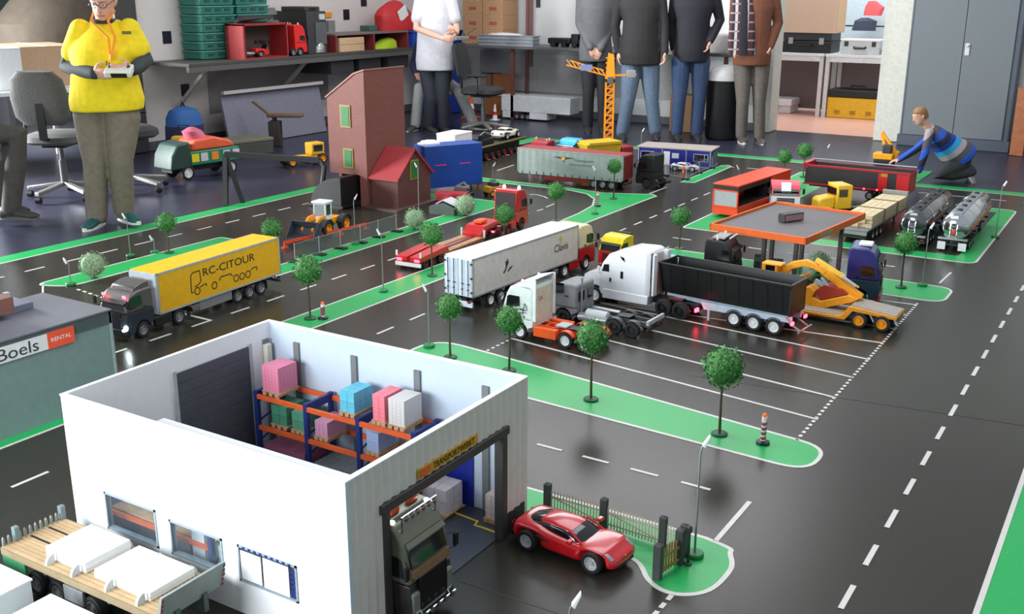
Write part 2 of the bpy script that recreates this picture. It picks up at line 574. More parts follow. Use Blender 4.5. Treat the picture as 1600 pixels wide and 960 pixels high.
def cabover(name, label, loc, rz, cab, low=None, H=.272, L=.42, W=.178, axles=(-.095, -.325), rim=silver, skirt=None, chassis=dgrey, group=None,
            split=.135, lit=False, tail=False, roofbox=False, beacons=0, rear=None, horns=False, grille=black, bumper=None, visor=None, bar=False, zb=.152, vis=.022):
    t = thing(name, label, 'truck', loc, rz, group)
    low = low or cab
    hw = W / 2
    M().prism([(-.168, split), (-.003, split), (0, .150), (-.020, H * .80), (-.040, H * .925), (-.072, H * .985), (-.15, H), (-.168, H * .97)], -hw, hw).build('cab', cab, t, bev=.009, seg=3)
    arch = [(-.095 + .046 * math.cos(a), .042 + .046 * math.sin(a)) for a in [PI * (1 - i / 8) for i in range(9)]]
    M().prism([(-.168, split), (-.168, .070), (-.141, .060)] + arch + [(-.046, .036), (-.004, .034), (.004, .060), (.003, .10), (-.003, split)], -hw, hw).build('cab_lower', low, t, bev=.004)
    zt = H * .785
    sl = (-.020) / (H * .80 - .150)
    xs = lambda z: sl * (z - .150)
    M().prism([(xs(zb) + .0035, zb), (xs(zt) + .0035, zt), (xs(zt) - .004, zt), (xs(zb) - .004, zb)], -hw * .87, hw * .87).build('windscreen', glass_dark, t, bev=.003)
    for s in (1, -1):
        y = s * hw
        M().prism([(-.020, .155), (-.026, .205), (-.040, .212), (-.095, .212), (-.098, .165), (-.05, .155)], y - .0015, y + .0015).build('side_window', glass_dark, t)
        m = M().tube([(-.012, y, .205), (.006, y + s * .016, .207), (.006, y + s * .018, .165), (-.01, y, .160)], .0018, 6)
        m.cbox((.004, y + s * .019, .186), (.008, .016, .036)).build('mirror', black, t, bev=.003)
        M().cbox((-.112, y + s * .001, .150), (.020, .003, .006)).build('door_handle', black, t)
    g = M()
    for i in range(5):
        g.box(.002, .0065, -hw * .62, hw * .62, .072 + i * .0135, .081 + i * .0135)
    g.build('grille', grille, t, bev=.001)
    if bumper:
        M().box(-.02, .009, -hw, hw, .026, .060).build('bumper', bumper, t, bev=.005)
    lamp_pair('headlight', t, .006, hw * .78, .056, white_lamp if lit else silver)
    M().prism([(xs(zt) + .001, zt + .002), (xs(zt) + vis, zt - .006), (xs(zt) + vis, zt - .002), (xs(zt), zt + .010)], -hw * .9, hw * .9).build('sun_visor', visor or black, t)
    if roofbox:
        M().prism([(-.165, H - .01), (-.06, H - .01), (-.075, H + .012), (-.12, H + .026), (-.165, H + .028)], -hw * .82, hw * .82).build('roof_fairing', cab, t, bev=.006)
    for i in range(beacons):
        s = -1 if i % 2 else 1
        M().lathe([(.009, 0), (.009, .014), (.006, .019), (.001, .02)], 12, (-.08, s * hw * .65, H * .985)).build('beacon', amber_lamp if not tail else white_lamp, t)
    if horns:
        for s in (1, -1):
            M().cyl((-.10, s * hw * .8, H * .99), .006, 0, .022, 10).build('air_horn', white, t)
    if bar:
        m = M().tube([(-.035, -hw * .85, H + .012), (-.035, hw * .85, H + .012)], .003, 6)
        m.tube([(-.035, -hw * .8, H * .9), (-.035, -hw * .8, H + .012)], .0025, 6).tube([(-.035, hw * .8, H * .9), (-.035, hw * .8, H + .012)], .0025, 6).build('lamp_bar', chrome, t)
        for i in range(6):
            M().lathe([(.003, -.006), (.008, 0), (.008, .004), (.001, .005)], 10, (-.032, (i - 2.5) * .024, H + .006), 'x').build('bar_lamp', chrome, t)
    if rear:
        M().box(-.170, -.167, -hw * .86, hw * .86, .085, H * .93).build('cab_rear_wall', rear, t)
    # chassis
    m = M()
    for s in (1, -1):
        m.box(-L, -.15, s * .032 - .006, s * .032 + .006, .048, .072)
    for x in (-L + .01, -.26, -.20):
        m.box(x - .006, x + .006, -.032, .032, .05, .068)
    m.build('chassis', chassis, t, smooth=0)
    for s in (1, -1):
        a, b = axles[1] + .048, -.172
        if skirt:
            M().box(a, b, s * hw - .028 if s > 0 else -hw, hw if s > 0 else -hw + .028, .030, .078).build('side_skirt', skirt, t, bev=.004)
        else:
            M().lathe([(.02, 0), (.022, .003), (.022, b - a - .003), (.02, b - a)], 14, (a, s * (hw - .026), .052), 'x').build('fuel_tank', silver if cab is not black else black, t)
    M().prism([(-.030, .0), (.035, .0), (.040, .006), (-.036, .010)], -.032, .032).build('fifth_wheel', black, t, (axles[1] - (.02 if len(axles) > 2 else 0), 0, .073), bev=.002)
    for x in axles:
        axle(t, x, W, rim=rim)
        if x != axles[0]:
            for s in (1, -1):
                m = M()
                pr = [(x + .045 * math.cos(a), .040 + .045 * math.sin(a)) for a in [PI * (.85 - .7 * i / 8) for i in range(9)]]
                m.prism(pr + [(p[0], p[1] - .003) for p in pr[::-1]], s * hw - (.03 if s > 0 else 0), s * hw + (.03 if s < 0 else 0)).build('mudguard', chassis if chassis is not dgrey else black, t)
    lamp_pair('tail_light', t, -L - .003, hw * .72, .055, red_lamp if tail else mat('dull_red_lens', (120, 18, 22), .3))
    M().box(-L - .004, -L + .004, -hw * .9, hw * .9, .040, .05).build('rear_crossbar', black, t)
    return t


def running_gear(t, L, W, axles, rim, tail=False, skirt=None, legs=True, ch=black, z=.085, r=.036, bump=None):
    m = M()
    for s in (1, -1):
        m.prism([(-.05, z), (-.05, z - .022), (-.25, z - .030), (-L + .01, z - .034), (-L + .01, z)], s * .034 - .005, s * .034 + .005)
    for i in range(6):
        x = -.08 - (L - .12) * i / 5
        m.box(x - .004, x + .004, -W * .46, W * .46, z - .014, z - .002)
    m.build('chassis', ch, t, smooth=0)
    for x in axles:
        axle(t, x, W - .004, rim=rim, r=r)
    if legs:
        for s in (1, -1):
            M().box(-.225, -.212, s * .055 - .006, s * .055 + .006, .006, z).box(-.232, -.205, s * .055 - .012, s * .055 + .012, .001, .008).build('landing_leg', dgrey, t)
    if skirt:
        for s in (1, -1):
            y = s * (W / 2 - .006)
            M().box(max(axles) + .046, -.27, y - .003, y + .003, z - .052, z - .006).build('side_guard', skirt, t, bev=.002)
    M().box(-L - .002, -L + .01, -W * .48, W * .48, .028 if bump else .034, .058 if bump else .050).build('rear_bumper', bump or dgrey, t, bev=.003)
    lamp_pair('tail_light', t, -L - .004, W * .38, .058, red_lamp if tail else mat('dull_red_lens', (120, 18, 22), .3))
    for s in (1, -1):
        M().cbox((min(axles) - .045, s * W * .39, .045), (.003, .034, .045)).build('mudflap', black, t)


def box_trailer(name, label, loc, rz, L, side, roof, front, door, trim, W=.182, H=.288, z=.085, rim=silver, axles=None, tail=False, skirt=None, curtain=False, ch=black, group=None, rods=dgrey, bump=None):
    t = thing(name, label, 'trailer', loc, rz, group)
    hw = W / 2
    M().box(-L + .004, -.004, -hw + .004, hw - .004, z, H - .004).build('body', offwhite, t, smooth=0)
    for s in (1, -1):
        y = s * hw
        if curtain:
            pr = []
            n = 30
            for i in range(n + 1):
                x = -.012 - (L - .024) * i / n
                pr.append((x, y + s * (.0025 if i % 2 else 0)))
            M().prism(pr + [(p[0], y - s * .005) for p in pr[::-1]], z - .012, H - .012, 'z').build('curtain', side, t, smooth=0)
            for i in range(14):
                x = -.05 - (L - .1) * i / 13
                M().box(x - .003, x + .003, y - .001, y + s * .0045 if s > 0 else y + .001, z - .020, z + .012).build('strap', dgrey, t) if s > 0 else M().box(x - .003, x + .003, y - .0045, y + .001, z - .020, z + .012).build('strap', dgrey, t)
        else:
            M().box(-L + .008, -.008, *sorted((y - s * .003, y + s * .001)), z + .006, H - .008).build('side_panel', side, t, smooth=0)
        ya, yb = sorted((y - s * .003, y + s * .0025))
        m = M().box(-L, 0, ya, yb, H - .010, H).box(-L, 0, ya, yb, z - .002, z + .008)
        m.box(-.009, 0, ya, yb, z, H).box(-L, -L + .009, ya, yb, z, H).build('trim_rail', trim, t, smooth=0)
    M().box(-L + .003, -.003, -hw + .002, hw - .002, H - .003, H + .001).build('roof', roof, t, smooth=0, bev=.002)
    M().box(-.002, .003, -hw + .004, hw - .004, z, H - .002).build('front_wall', front, t, smooth=0)
    for s in (1, -1):
        a, b = (.002, hw - .004) if s > 0 else (-hw + .004, -.002)
        d = M().box(-L - .003, -L + .004, a, b, z, H - .006).build('door', door, t, smooth=0, bev=.001)
        for q in (.3, .72):
            yy = s * hw * q
            m = M().tube([(-L - .006, yy, z + .004), (-L - .006, yy, H - .010)], .0022, 6)
            m.box(-L - .010, -L - .003, yy - .004, yy + .004, z + .035, z + .041).box(-L - .010, -L - .003, yy - .012, yy + .004, z + .066, z + .070).build('locking_bar', rods, d)
        for k in range(3):
            M().box(-L - .006, -L, s * hw * .94 - .006, s * hw * .94 + .006, z + .02 + k * .075, z + .03 + k * .075).build('hinge', rods, d)
    running_gear(t, L, W, axles or [-L + .34, -L + .25, -L + .16], rim, tail, skirt, ch=ch, z=z, bump=bump)
    return t


# ---------------------------------------------------------------- small scenery builders
foli = mat('tree_leaf_green', (62, 122, 56), .75, var=.55, scale=7)
folic = mat('tree_core_green', (34, 78, 34), .85, var=.4, scale=8)
sage = mat('sage_sponge_leaf', (138, 164, 130), .85, var=.3, scale=7)
stem = mat('tree_stem_brown', (72, 66, 44), .7, var=.2)
discm = mat('dark_green_disc', (24, 84, 50), .5)


def crown(seed, n=520, rough=.09, leaf=.13):
    R = random.Random(seed)
    m = M().ball((0, 0, 0), .84, 16, 10)
    m.v = [tuple(Vector(p) * (1 + R.uniform(-rough, rough))) for p in m.v]
    for i in range(n):
        z = 1 - 2 * (i + .5) / n
        a = i * 2.39996 + R.uniform(-.2, .2)
        q = math.sqrt(1 - z * z)
        d = Vector((q * math.cos(a), q * math.sin(a), z))
        p = d * R.uniform(.80, 1.08)
        u = d.cross(Vector((R.uniform(-1, 1), R.uniform(-1, 1), R.uniform(-1, 1)))).normalized()
        v = (d.cross(u) + d * R.uniform(-1.6, 1.6)).normalized()
        s = leaf * R.uniform(.8, 1.6)
        m.add([p - u * s * .5, p + v * s * .45, p + u * s * .5, p - v * s * .45 + d * s * .25], [(0, 1, 2, 3)])
    return m


CROWNS = [crown(s).mesh('crown', foli, 180) for s in (1, 2, 3)]
BUSH = [crown(s, 620, .05, .10).mesh('foliage', sage, 180) for s in (5, 6)]


def tree(i, base, top, rad, label, group='ball trees along the roads', bush=False):
    """ball tree: base x,y; top height of the ball; ball radius"""
    t = thing('tree', label, 'tree', (base[0], base[1], .0015), RND.uniform(0, 6), group)
    k = t
    inst('crown', CROWNS[i % 3], t, (0, 0, top - rad), (0, 0, i), (rad * 1.17, rad * 1.17, rad * 1.18))
    M().tube([(0, 0, .006), (.001, .002, (top - rad) * .5), (0, 0, top - rad * 1.2)], [.0058, .0046, .004], 8).build('trunk', stem, t)
    M().lathe([(.030, 0), (.031, .002), (.031, .005), (.027, .008), (.008, .009)], 24).build('base_disc', discm, t)
    return t


def bush(i, base, rad, label, zc=None):
    t = thing('bush', label, 'bush', (base[0], base[1], .0015), RND.uniform(0, 6), 'pale sponge bushes')
    inst('foliage', BUSH[i % 2], t, (0, 0, rad * 1.02 if zc is None else zc), (0, 0, i), (rad, rad, rad * .98))
    M().lathe([(.02, 0), (.02, .004), (.006, .006), (.005, .05)], 12).build('base_disc', discm, t)
    return t


lampgrey = mat('lamp_post_grey', (128, 136, 134), .45, .3)


def street_lamp(base, h, az, label, group='street lamps along the roads', disc=True):
    t = thing('street_lamp', label, 'lamp', (base[0], base[1], .0015), az, group)
    M().tube([(0, 0, .004), (0, 0, h * .88), (.003, 0, h * .93), (.010, 0, h * .96)], [.0036, .0028, .0026, .0026], 8).build('post', lampgrey, t)
    M().prism([(-.010, -.006), (.024, .002), (.030, .008), (-.008, .006)], -.008, .008).build('lamp_head', white, t, (.013, 0, h - .015), (0, -.95, 0), bev=.002)
    if disc:
        M().lathe([(.026, 0), (.027, .002), (.027, .010), (.024, .013), (.004, .014)], 22).build('base_disc', mat('lamp_base_green', (26, 120, 62), .5), t)
    return t


def bollard(base, h, label):
    t = thing('striped_bollard', label, 'bollard', (base[0], base[1], .0015), 0, 'striped bollards on the grass strips')
    M().lathe([(.026, 0), (.026, .008), (.012, .012)], 8).build('foot', black, t)
    M().cyl((0, 0, .010), .010, 0, h - .02, 10).build('post', white, t)
    for k in range(4):
        z = .02 + k * (h - .04) / 4
        m = M()
        n = 10
        vs, fs = [], []
        for j in range(n):
            a = 2 * PI * j / n
            for dz in (0, .012):
                vs.append((.0106 * math.cos(a), .0106 * math.sin(a), z + dz + .004 * math.sin(a)))
        for j in range(n):
            fs.append((2 * j, 2 * ((j + 1) % n), 2 * ((j + 1) % n) + 1, 2 * j + 1))
        m.add(vs, fs).build('stripe', mat('faded_red_band', (150, 70, 84), .5), t)
    M().ball((0, 0, h - .004), .009, 8, 6).build('lamp', amber_lamp, t)
    return t



# ---------------------------------------------------------------- vehicles on the track
def rad(d):
    return d * PI / 180


cream = mat('cream_paint', (226, 214, 178), .4)
# white box trailer and its red and cream tractor
t = box_trailer('semi_trailer', 'long white box trailer with pale blue rear doors behind the red and cream lorry', (0, 0), 0, 1.0, mat('trailer_side_white', (214, 208, 200), .5), white, offwhite,
                mat('pale_blue_door', (206, 220, 234), .45), mat('trim_grey', (176, 178, 180), .4, .3), bump=mat('pale_bumper', (206, 214, 222), .4), rim=white)
t.location, t.rotation_euler = (-2.898, 5.27, 0), (0, 0, rad(86.1))
ink = mat('dark_ink', (52, 50, 58), .5)
text('lettering', 'Clavis', ink, t, (-.18, -.0925, .190), FACE_MY, .062)
M().ball((0, 0, 0), (.016, .001, .016), 12, 6).box(-.004, .004, -.001, .001, -.036, -.012).build('emblem', mat('sun_yellow', (214, 176, 60), .5), t, (-.19, -.0925, .242))
m = M()
m.tube([(-.035, 0, -.03), (-.02, 0, -.02), (-.008, 0, .0), (-.012, 0, .028), (-.002, 0, .034), (.004, 0, .02), (-.004, 0, .004)], [.007, .006, .007, .008, .010, .007, .005], 6)
m.tube([(.0, 0, -.032), (.02, 0, -.018), (.045, 0, -.008)], [.003, .007, .003], 6).build('emblem', ink, t, (-.70, -.0925, .190), smooth=60)
for o in t.children:
    if o.name.startswith('emblem') and abs(o.location.x + .70) < .01:
        o.scale = (1, .12, 1)
cabover('lorry_tractor', 'red lorry tractor with cream upper cab pulling the white box trailer', (-2.885, 5.465, 0), rad(86.1), cream, mat('bright_red_paint', (186, 22, 30), .35, coat=.4), H=.275, skirt=mat('bright_red_paint', (186, 22, 30), .35), chassis=black, rim=white)

# yellow trailer with line drawing
ysd = mat('trailer_yellow', (222, 168, 16), .45)
t = box_trailer('semi_trailer', 'long yellow box trailer with a black line drawing of a lorry on its side', (0, 0), 0, .885, ysd, mat('trailer_roof_yellow', (246, 186, 8), .4), mat('pale_grey_panel', (206, 212, 220), .5), ysd,
                mat('trim_grey', (176, 178, 180), .4, .3), skirt=mgrey)
t.location, t.rotation_euler = (-4.085, 3.218, 0), (0, 0, rad(-86.6))
# near side of the heading is local +y


def stroke(m, pts, w=.005):
    for a, b in zip(pts, pts[1:]):
        m.bar((a[0], 0, a[1]), (b[0], 0, b[1]), .0012, w)


def circ(cx, cz, r, n=12, a0=0, a1=2 * PI):
    return [(cx + r * math.cos(a0 + (a1 - a0) * i / n), cz + r * math.sin(a0 + (a1 - a0) * i / n)) for i in range(n + 1)]


MD = M()
m = MD
stroke(m, [(-.045, .055), (.0, .055), (.0, .055), (.016, .045), (.02, -.02), (.02, -.045), (.005, -.045)])
stroke(m, [(-.045, .055), (-.05, .0), (-.03, -.015), (-.005, -.02)])
for cx in (-.02, -.14, -.30, -.345, -.39):
    stroke(m, circ(cx, -.045, .018))
stroke(m, [(-.04, -.03), (-.07, -.022), (-.085, -.022), (-.085, -.035)])
stroke(m, [(-.175, -.03), (-.19, -.012), (-.26, -.012), (-.275, -.03)])
stroke(m, [(-.41, -.03), (-.425, -.02), (-.46, -.02), (-.46, -.04)])
m.build('lorry_drawing', mat('black_ink', (36, 30, 16), .5), t, (-.235, .0925, .185), smooth=0)
text('lettering', 'RC-CITOUR', mat('black_ink', (36, 30, 16), .5), t, (-.49, .0925, .222), FACE_PY, .058, 1.25)
gm = mat('gunmetal_paint', (104, 100, 98), .35, .5)
cabover('lorry_tractor', 'gunmetal grey lorry tractor with lit lamps pulling the yellow trailer', (-4.072, 3.02, 0), rad(-86.6), gm, mat('dark_blue_grey', (40, 46, 56), .4), H=.238, skirt=black, chassis=black, roofbox=True, lit=True, bumper=black)
for s in (1, -1):
    M().ball((0, 0, 0), (.006, .012, .009), 10, 6).build('roof_lamp', red_lamp, bpy.data.objects['lorry_tractor.001'], (-.016, s * .068, .214))
M().ball((0, 0, 0), (.008, .012, .012), 10, 6).build('spot_lamp', mat('dazzling_lamp', (225, 248, 255), .3, emit=60), bpy.data.objects['lorry_tractor.001'], (.008, .086, .072))

# red lowloader and tractor
t = thing('low_loader_trailer', 'red low loader trailer with pale planks and two lit red rear lamps', 'trailer', (-3.745, 5.80, 0), rad(93.0))
M().prism([(-.78, .055), (-1.0, .048), (-1.0, .078), (-.78, .092), (-.70, .092), (-.68, .05), (-.70, .045)], .012, .088).build('rear_deck', red, t, bev=.003)
M().prism([(-.78, .055), (-1.0, .048), (-1.0, .078), (-.78, .092), (-.70, .092), (-.68, .05), (-.70, .045)], -.088, -.012).build('rear_deck', red, t, bev=.003)
M().box(-.99, -.05, -.02, .02, .035, .055).box(-.72, -.26, -.088, -.082, .025, .05).box(-.72, -.26, .082, .088, .025, .05).build('chassis', dred, t, smooth=0)
for s in (1, -1):
    M().box(-.72, -.26, s * .056 - .024, s * .056 + .024, .045, .054).build('plank', mat('worn_plank', (176, 134, 92), .6, var=.2), t)
M().box(-.72, -.26, -.031, .031, .036, .044).build('bed_floor', dgrey, t)
M().prism([(-.27, .03), (-.27, .075), (-.22, .12), (-.02, .125), (-.02, .10), (-.19, .095), (-.22, .03)], -.07, .07).build('gooseneck', red, t, bev=.004)
M().box(-.20, -.12, -.03, .03, .125, .145).build('pump_box', mat('orange_red', (236, 96, 40), .4), t, bev=.004)
for x in (-.77, -.86, -.94):
    axle(t, x, .176, rim=dred, r=.028)
M().box(-1.006, -.998, -.09, .09, .020, .042).build('marker_board', offwhite, t)
for s in (1, -1):
    M().cbox((-1.004, s * .062, .058), (.008, .034, .016)).build('tail_light', red_lamp, t, bev=.003)
    M().box(-1.0, -.99, s * .085 - .005, s * .085 + .005, .078, .108).build('marker_post', offwhite, t)
    M().box(-.26, -.25, s * .085 - .005, s * .085 + .005, .05, .10).build('marker_post', offwhite, t)
cabover('lorry_tractor', 'red lorry tractor with two lit roof beacons ahead of the red low loader', (-3.772, 6.16, 0), rad(93.0), mat('bright_red_paint', (186, 22, 30), .35), H=.285, axles=(-.095, -.29, -.375), L=.45, rear=mat('smoky_grey_wall', (70, 62, 62), .35), tail=True, beacons=2, chassis=dred, skirt=mat('bright_red_paint', (186, 22, 30), .35), rim=dred)

# grey curtain-sider
t = box_trailer('semi_trailer', 'long grey curtain sided trailer with red roof and red rear doors', (0, 0), 0, .985, mat('curtain_grey_green', (142, 154, 148), .6), mat('dull_red_roof', (146, 52, 54), .45), mat('dull_red_panel', (150, 40, 36), .45),
                mat('dull_red_panel', (150, 40, 36), .45), mat('curtain_grey_green', (142, 154, 148), .6), W=.2, H=.290, curtain=True, skirt=dred, axles=[-.985 + .265, -.985 + .185, -.985 + .105])
t.location, t.rotation_euler = (-4.715, 7.795, 0), (0, 0, rad(183.0))
m = M().prism([(-.060, .010), (-.008, .0), (0, -.016), (.008, 0), (.060, .010), (.012, .012), (0, .006), (-.012, .012)], -.0008, .0008)
m.build('wing_emblem', mat('dark_olive', (56, 54, 34), .5), t, (-.44, .105, .222)).scale = (1.6, 1, 1.6)
M().prism([(-.014, .008), (.014, .008), (0, -.010)], -.0008, .0008).build('emblem_yellow', yellow, t, (-.44, .1062, .222)).scale = (1.6, 1, 1.6)
text('lettering', 'Transport', mat('grey_ink', (100, 110, 104), .5), t, (-.62, .105, .222), FACE_PY, .034, 1.4)
text('lettering', 'internationaal', mat('grey_ink', (100, 110, 104), .5), t, (-.60, .105, .185), FACE_PY, .024, 1.5)
cabover('lorry_tractor', 'black lorry standing right behind the red rear doors of the grey trailer', (-3.71, 8.06, 0), rad(176), black, H=.285, rim=dgrey, chassis=black, L=.20, axles=(-.095, -.16))
# three cabs behind the grey trailer
cabover('lorry_tractor', 'small dark red lorry with a white roof lamp behind the grey trailer', (-4.83, 8.22, 0), rad(-95), mat('wine_red_paint', (138, 26, 40), .35), H=.275, beacons=2, horns=True)
t = cabover('lorry_tractor', 'light blue and white lorry behind the red roof of the grey trailer', (-4.60, 8.34, 0), rad(-95), mat('sky_blue_paint', (60, 160, 232), .35), white, H=.292, roofbox=False, split=.235)
t = thing('tipper_lorry', 'mustard yellow tipper body behind the grey trailer near the crane foot', 'truck', (-4.34, 8.52, 0), rad(60))
t.scale = (1.12, 1.12, 1.12)
M().prism([(-.15, .10), (.13, .10), (.16, .235), (-.18, .235)], -.085, .085).build('tipper_body', mat('mustard_paint', (196, 164, 24), .45), t, bev=.004)
M().box(-.16, .15, -.095, .095, .225, .25).build('rim_frame', mat('mustard_paint', (196, 164, 24), .45), t, bev=.003)
M().box(.165, .28, -.08, .08, .05, .2).build('cab', mat('wine_red_paint', (138, 26, 40), .35), t, bev=.012)
M().box(-.18, .26, -.035, .035, .06, .1).build('chassis', black, t)
for x in (-.11, -.03, .22):
    axle(t, x, .17)

# orange show trailer with open side, and the red-white lorry beside it
vor = mat('vivid_orange_red', (236, 72, 34), .4)
t = thing('show_trailer', 'orange red trailer with open side and grey rear end beside the lorry park', 'trailer', (-2.64, 7.2, 0), rad(84.4))
M().box(0, .92, -.1, .1, .022, .085).build('lower_skirt', vor, t, bev=.003)
M().box(0, .92, -.104, .104, .235, .247).build('roof', vor, t, bev=.003)
M().box(.01, .91, .092, .098, .085, .235).build('side_wall', vor, t)
M().box(0, .90, -.098, .098, .2, .236).build('fascia', mat('black_fascia', (40, 30, 28), .5), t)
M().box(.56, .91, -.102, -.094, .085, .236).build('side_panel', vor, t)
M().box(.008, .9, -.09, .092, .084, .09).build('stage_floor', dgrey, t)
M().box(.50, .51, -.09, .09, .09, .2).build('inner_wall', black, t)
M().box(.90, .92, -.1, .1, .085, .236).build('front_wall', vor, t)
m = M()
m.box(-.005, .004, -.1, -.09, .08, .205).box(-.005, .004, .09, .1, .08, .205).box(-.005, .004, -.1, .1, .08, .088).box(-.005, .004, -.1, .1, .196, .205).build('rear_frame', vor, t, smooth=0)
M().box(-.002, .006, -.09, .09, .088, .196).build('rear_door', mat('brushed_grey_panel', (160, 162, 164), .5), t)
for x in (.12, .2, .7):
    axle(t, x, .19, r=.02, rim=dgrey)
t = cabover('lorry_tractor', 'white lorry with pinkish red roof standing beside the orange show trailer', (-2.275, 7.45, 0), rad(-68), mat('pink_red_roof', (226, 78, 96), .4), white, H=.235, split=.160)
t.scale = (1.14, 1.14, 1.05)
M().prism([(.0, .175), (-.03, .236), (-.03, .240), (.004, .178)], -.030, .030).build('windscreen_sticker', white, t)

# bonneted yellow lorry
t = thing('bonneted_lorry', 'yellow bonneted lorry parked behind the filling station roof', 'truck', (-1.985, 7.665, 0), rad(222))
M().box(-.10, .02, -.085, .085, .07, .245).build('cab', mat('lemon_yellow_paint', (236, 190, 44), .4), t, bev=.010)
M().prism([(.02, .07), (.02, .165), (.13, .150), (.145, .13), (.145, .07)], -.062, .062).build('bonnet', mat('lemon_yellow_paint', (236, 190, 44), .4), t, bev=.012)
M().box(.014, .024, -.07, .07, .17, .222).build('windscreen', glass_dark, t)
for s in (1, -1):
    M().box(-.06, .005, s * .085 - .002, s * .085 + .002, .16, .215).build('side_window', glass_dark, t)
    M().prism([(.05, .04), (.06, .085), (.12, .085), (.15, .05)], s * .07 - .02, s * .07 + .02).build('mudguard', mat('lemon_yellow_paint', (236, 190, 44), .4), t, bev=.004)
M().tube([(.03, -.05, .165), (.03, -.05, .26)], .003, 6).build('exhaust', chrome, t)
M().box(-.35, .13, -.035, .035, .045, .07).build('chassis', black, t)
for x in (.09, -.2, -.28):
    axle(t, x, .17, rim=amber)

# timber flatbed
t = thing('timber_trailer', 'flatbed trailer loaded with pale sawn timber in the lorry park', 'trailer', (-1.60, 7.9, 0), rad(87.5))
M().box(-1.0, 0, -.09, .09, .075, .088).build('flatbed', mgrey, t, bev=.002)
M().box(-.04, -.01, -.09, .09, .088, .2).build('headboard', mat('pale_grey_board', (150, 152, 148), .5), t, bev=.003)
pale = mat('sawn_timber', (216, 198, 158), .65, var=.14, scale=22)
for k in range(4):
    for q in range(3):
        M().box(-.90 + .01 * ((k + q) % 2), -.05, -.088 + k * .0445, -.088 + k * .0445 + .0425, .089 + q * .028, .089 + q * .028 + .026).build('timber_beam', pale, t, smooth=0, bev=.001)
for x in (-.30, -.62):
    M().box(x - .006, x + .006, -.091, .092, .173, .176).box(x - .006, x + .006, .091, .094, .08, .176).box(x - .006, x + .006, -.094, -.091, .08, .176).build('lashing_strap', mat('strap_brown', (120, 104, 74), .6), t)
running_gear(t, 1.0, .18, [-.66, -.75, -.84], silver, z=.075, skirt=None)
M().box(-1.008, -1.0, -.09, .09, .058, .078).build('rear_board', mat('pale_grey_board', (150, 152, 148), .5), t)


def tanker(label, loc, rz, bodym, lid, stripe, flaps):
    t = thing('tank_trailer', label, 'trailer', loc, rz, 'tankers in the lorry park')
    L = 1.0
    M().lathe([(.02, -L), (.06, -L + .004), (.080, -L + .016), (.088, -L + .035), (.088, -.04), (.08, -.015), (.05, 0)], 28, (0, 0, .150), 'x').build('tank', bodym, t, smooth=50)
    for x in (-.25, -.5, -.75):
        M().lathe([(.0885, 0), (.0905, .002), (.0905, .008), (.0885, .01)], 28, (x, 0, .150), 'x').build('tank_band', chrome, t)
    M().box(-L + .08, -.06, -.034, .034, .234, .2395).build('catwalk', lid, t, bev=.002)
    for x in (-.16, -.33, -.50, -.67, -.84):
        M().lathe([(.018, 0), (.018, .008), (.012, .011), (.001, .012)], 14, (x, 0, .239)).build('manhole_lid', dgrey, t)
    for s in (1, -1):
        M().box(-L + .12, -.05, s * .086 - .006, s * .086 + .006, .120, .15).build('side_locker', stripe, t, bev=.003)
    running_gear(t, L, .18, [-.70, -.79, -.88], silver, z=.075, ch=dgrey)
    M().box(-L - .014, -L + .02, -.088, .088, .075, .086).build('rear_shelf', silver, t, bev=.002)
    m = M()
    for s in (1, -1):
        m.tube([(-L - .002, s * .02, .085), (-L - .012, s * .02, .15), (-L + .03, s * .02, .22)], .0025, 6)
    for k in range(5):
        m.tube([(-L - .006, -.02, .10 + k * .02), (-L - .006, .02, .10 + k * .02)], .002, 6)
    m.build('ladder', chrome, t)
    if flaps:
        for s in (1, -1):
            M().box(-L - .016, -L - .012, s * .062 - .024, s * .062 + .024, .012, .062).build('white_mudflap', white, t)
        M().ball((0, 0, 0), (.006, .018, .018), 12, 6).build('warning_plate', mat('warning_orange', (206, 70, 34), .4), t, (-L - .004, 0, .125))
    return t


tanker('dark chrome tank trailer with black catwalk, left of the two tankers', (-1.30, 7.96, 0), rad(90.5), mat('smoked_chrome', (120, 124, 126), .16, .95), black, mat('dark_locker', (84, 70, 66), .4), False)
tanker('bright chrome tank trailer with orange locker and white mudflaps, right of the two tankers', (-1.055, 8.0, 0), rad(90.5), chrome, silver, mat('locker_orange', (204, 92, 48), .4), True)

# red tipper trailer at the back
t = thing('tipper_trailer', 'red framed tipper trailer with black sides and red stripes, near the kneeling boy', 'trailer', (-2.44, 8.55, 0), rad(179))
tr = mat('tipper_red', (176, 26, 40), .4)
bk = mat('tipper_black', (48, 44, 46), .45)
M().box(0, .82, -.1, .1, .085, .095).box(0, .82, .092, .1, .09, .235).box(0, .82, -.1, -.092, .09, .235).box(0, .01, -.1, .1, .09, .24).build('tipper_body', bk, t, smooth=0)
t.location = (-1.62, 8.55, 0)
m = M()
for s in (1, -1):
    y = s * .1
    m.box(-.004, .83, y - .005, y + .005, .222, .240).box(-.004, .83, y - .005, y + .005, .078, .092)
m.box(-.004, .012, -.1, .1, .078, .24).box(.80, .84, -.105, .105, .21, .255).build('frame_rail', tr, t, smooth=0, bev=.002)
for a, b in ((.005, .10), (.17, .24)):
    M().box(a, b, .0985, .1035, .092, .224).build('red_stripe', mat('stripe_red', (206, 26, 30), .4), t)
M().box(.17, .22, .103, .105, .195, .218).build('yellow_mark', mat('dull_gold', (190, 150, 50), .5), t)
M().box(.02, .80, -.09, .09, .205, .212).build('load', mat('grey_gravel', (96, 92, 90), .9, var=.3, scale=120), t)
M().tube([(.0, -.1, .258), (.83, -.1, .258)], .006, 8).build('sheet_roll', silver, t)
M().box(.02, .8, -.035, .035, .055, .08).build('chassis', dred, t)
for x in (.12, .21, .30):
    axle(t, x, .19, r=.032)
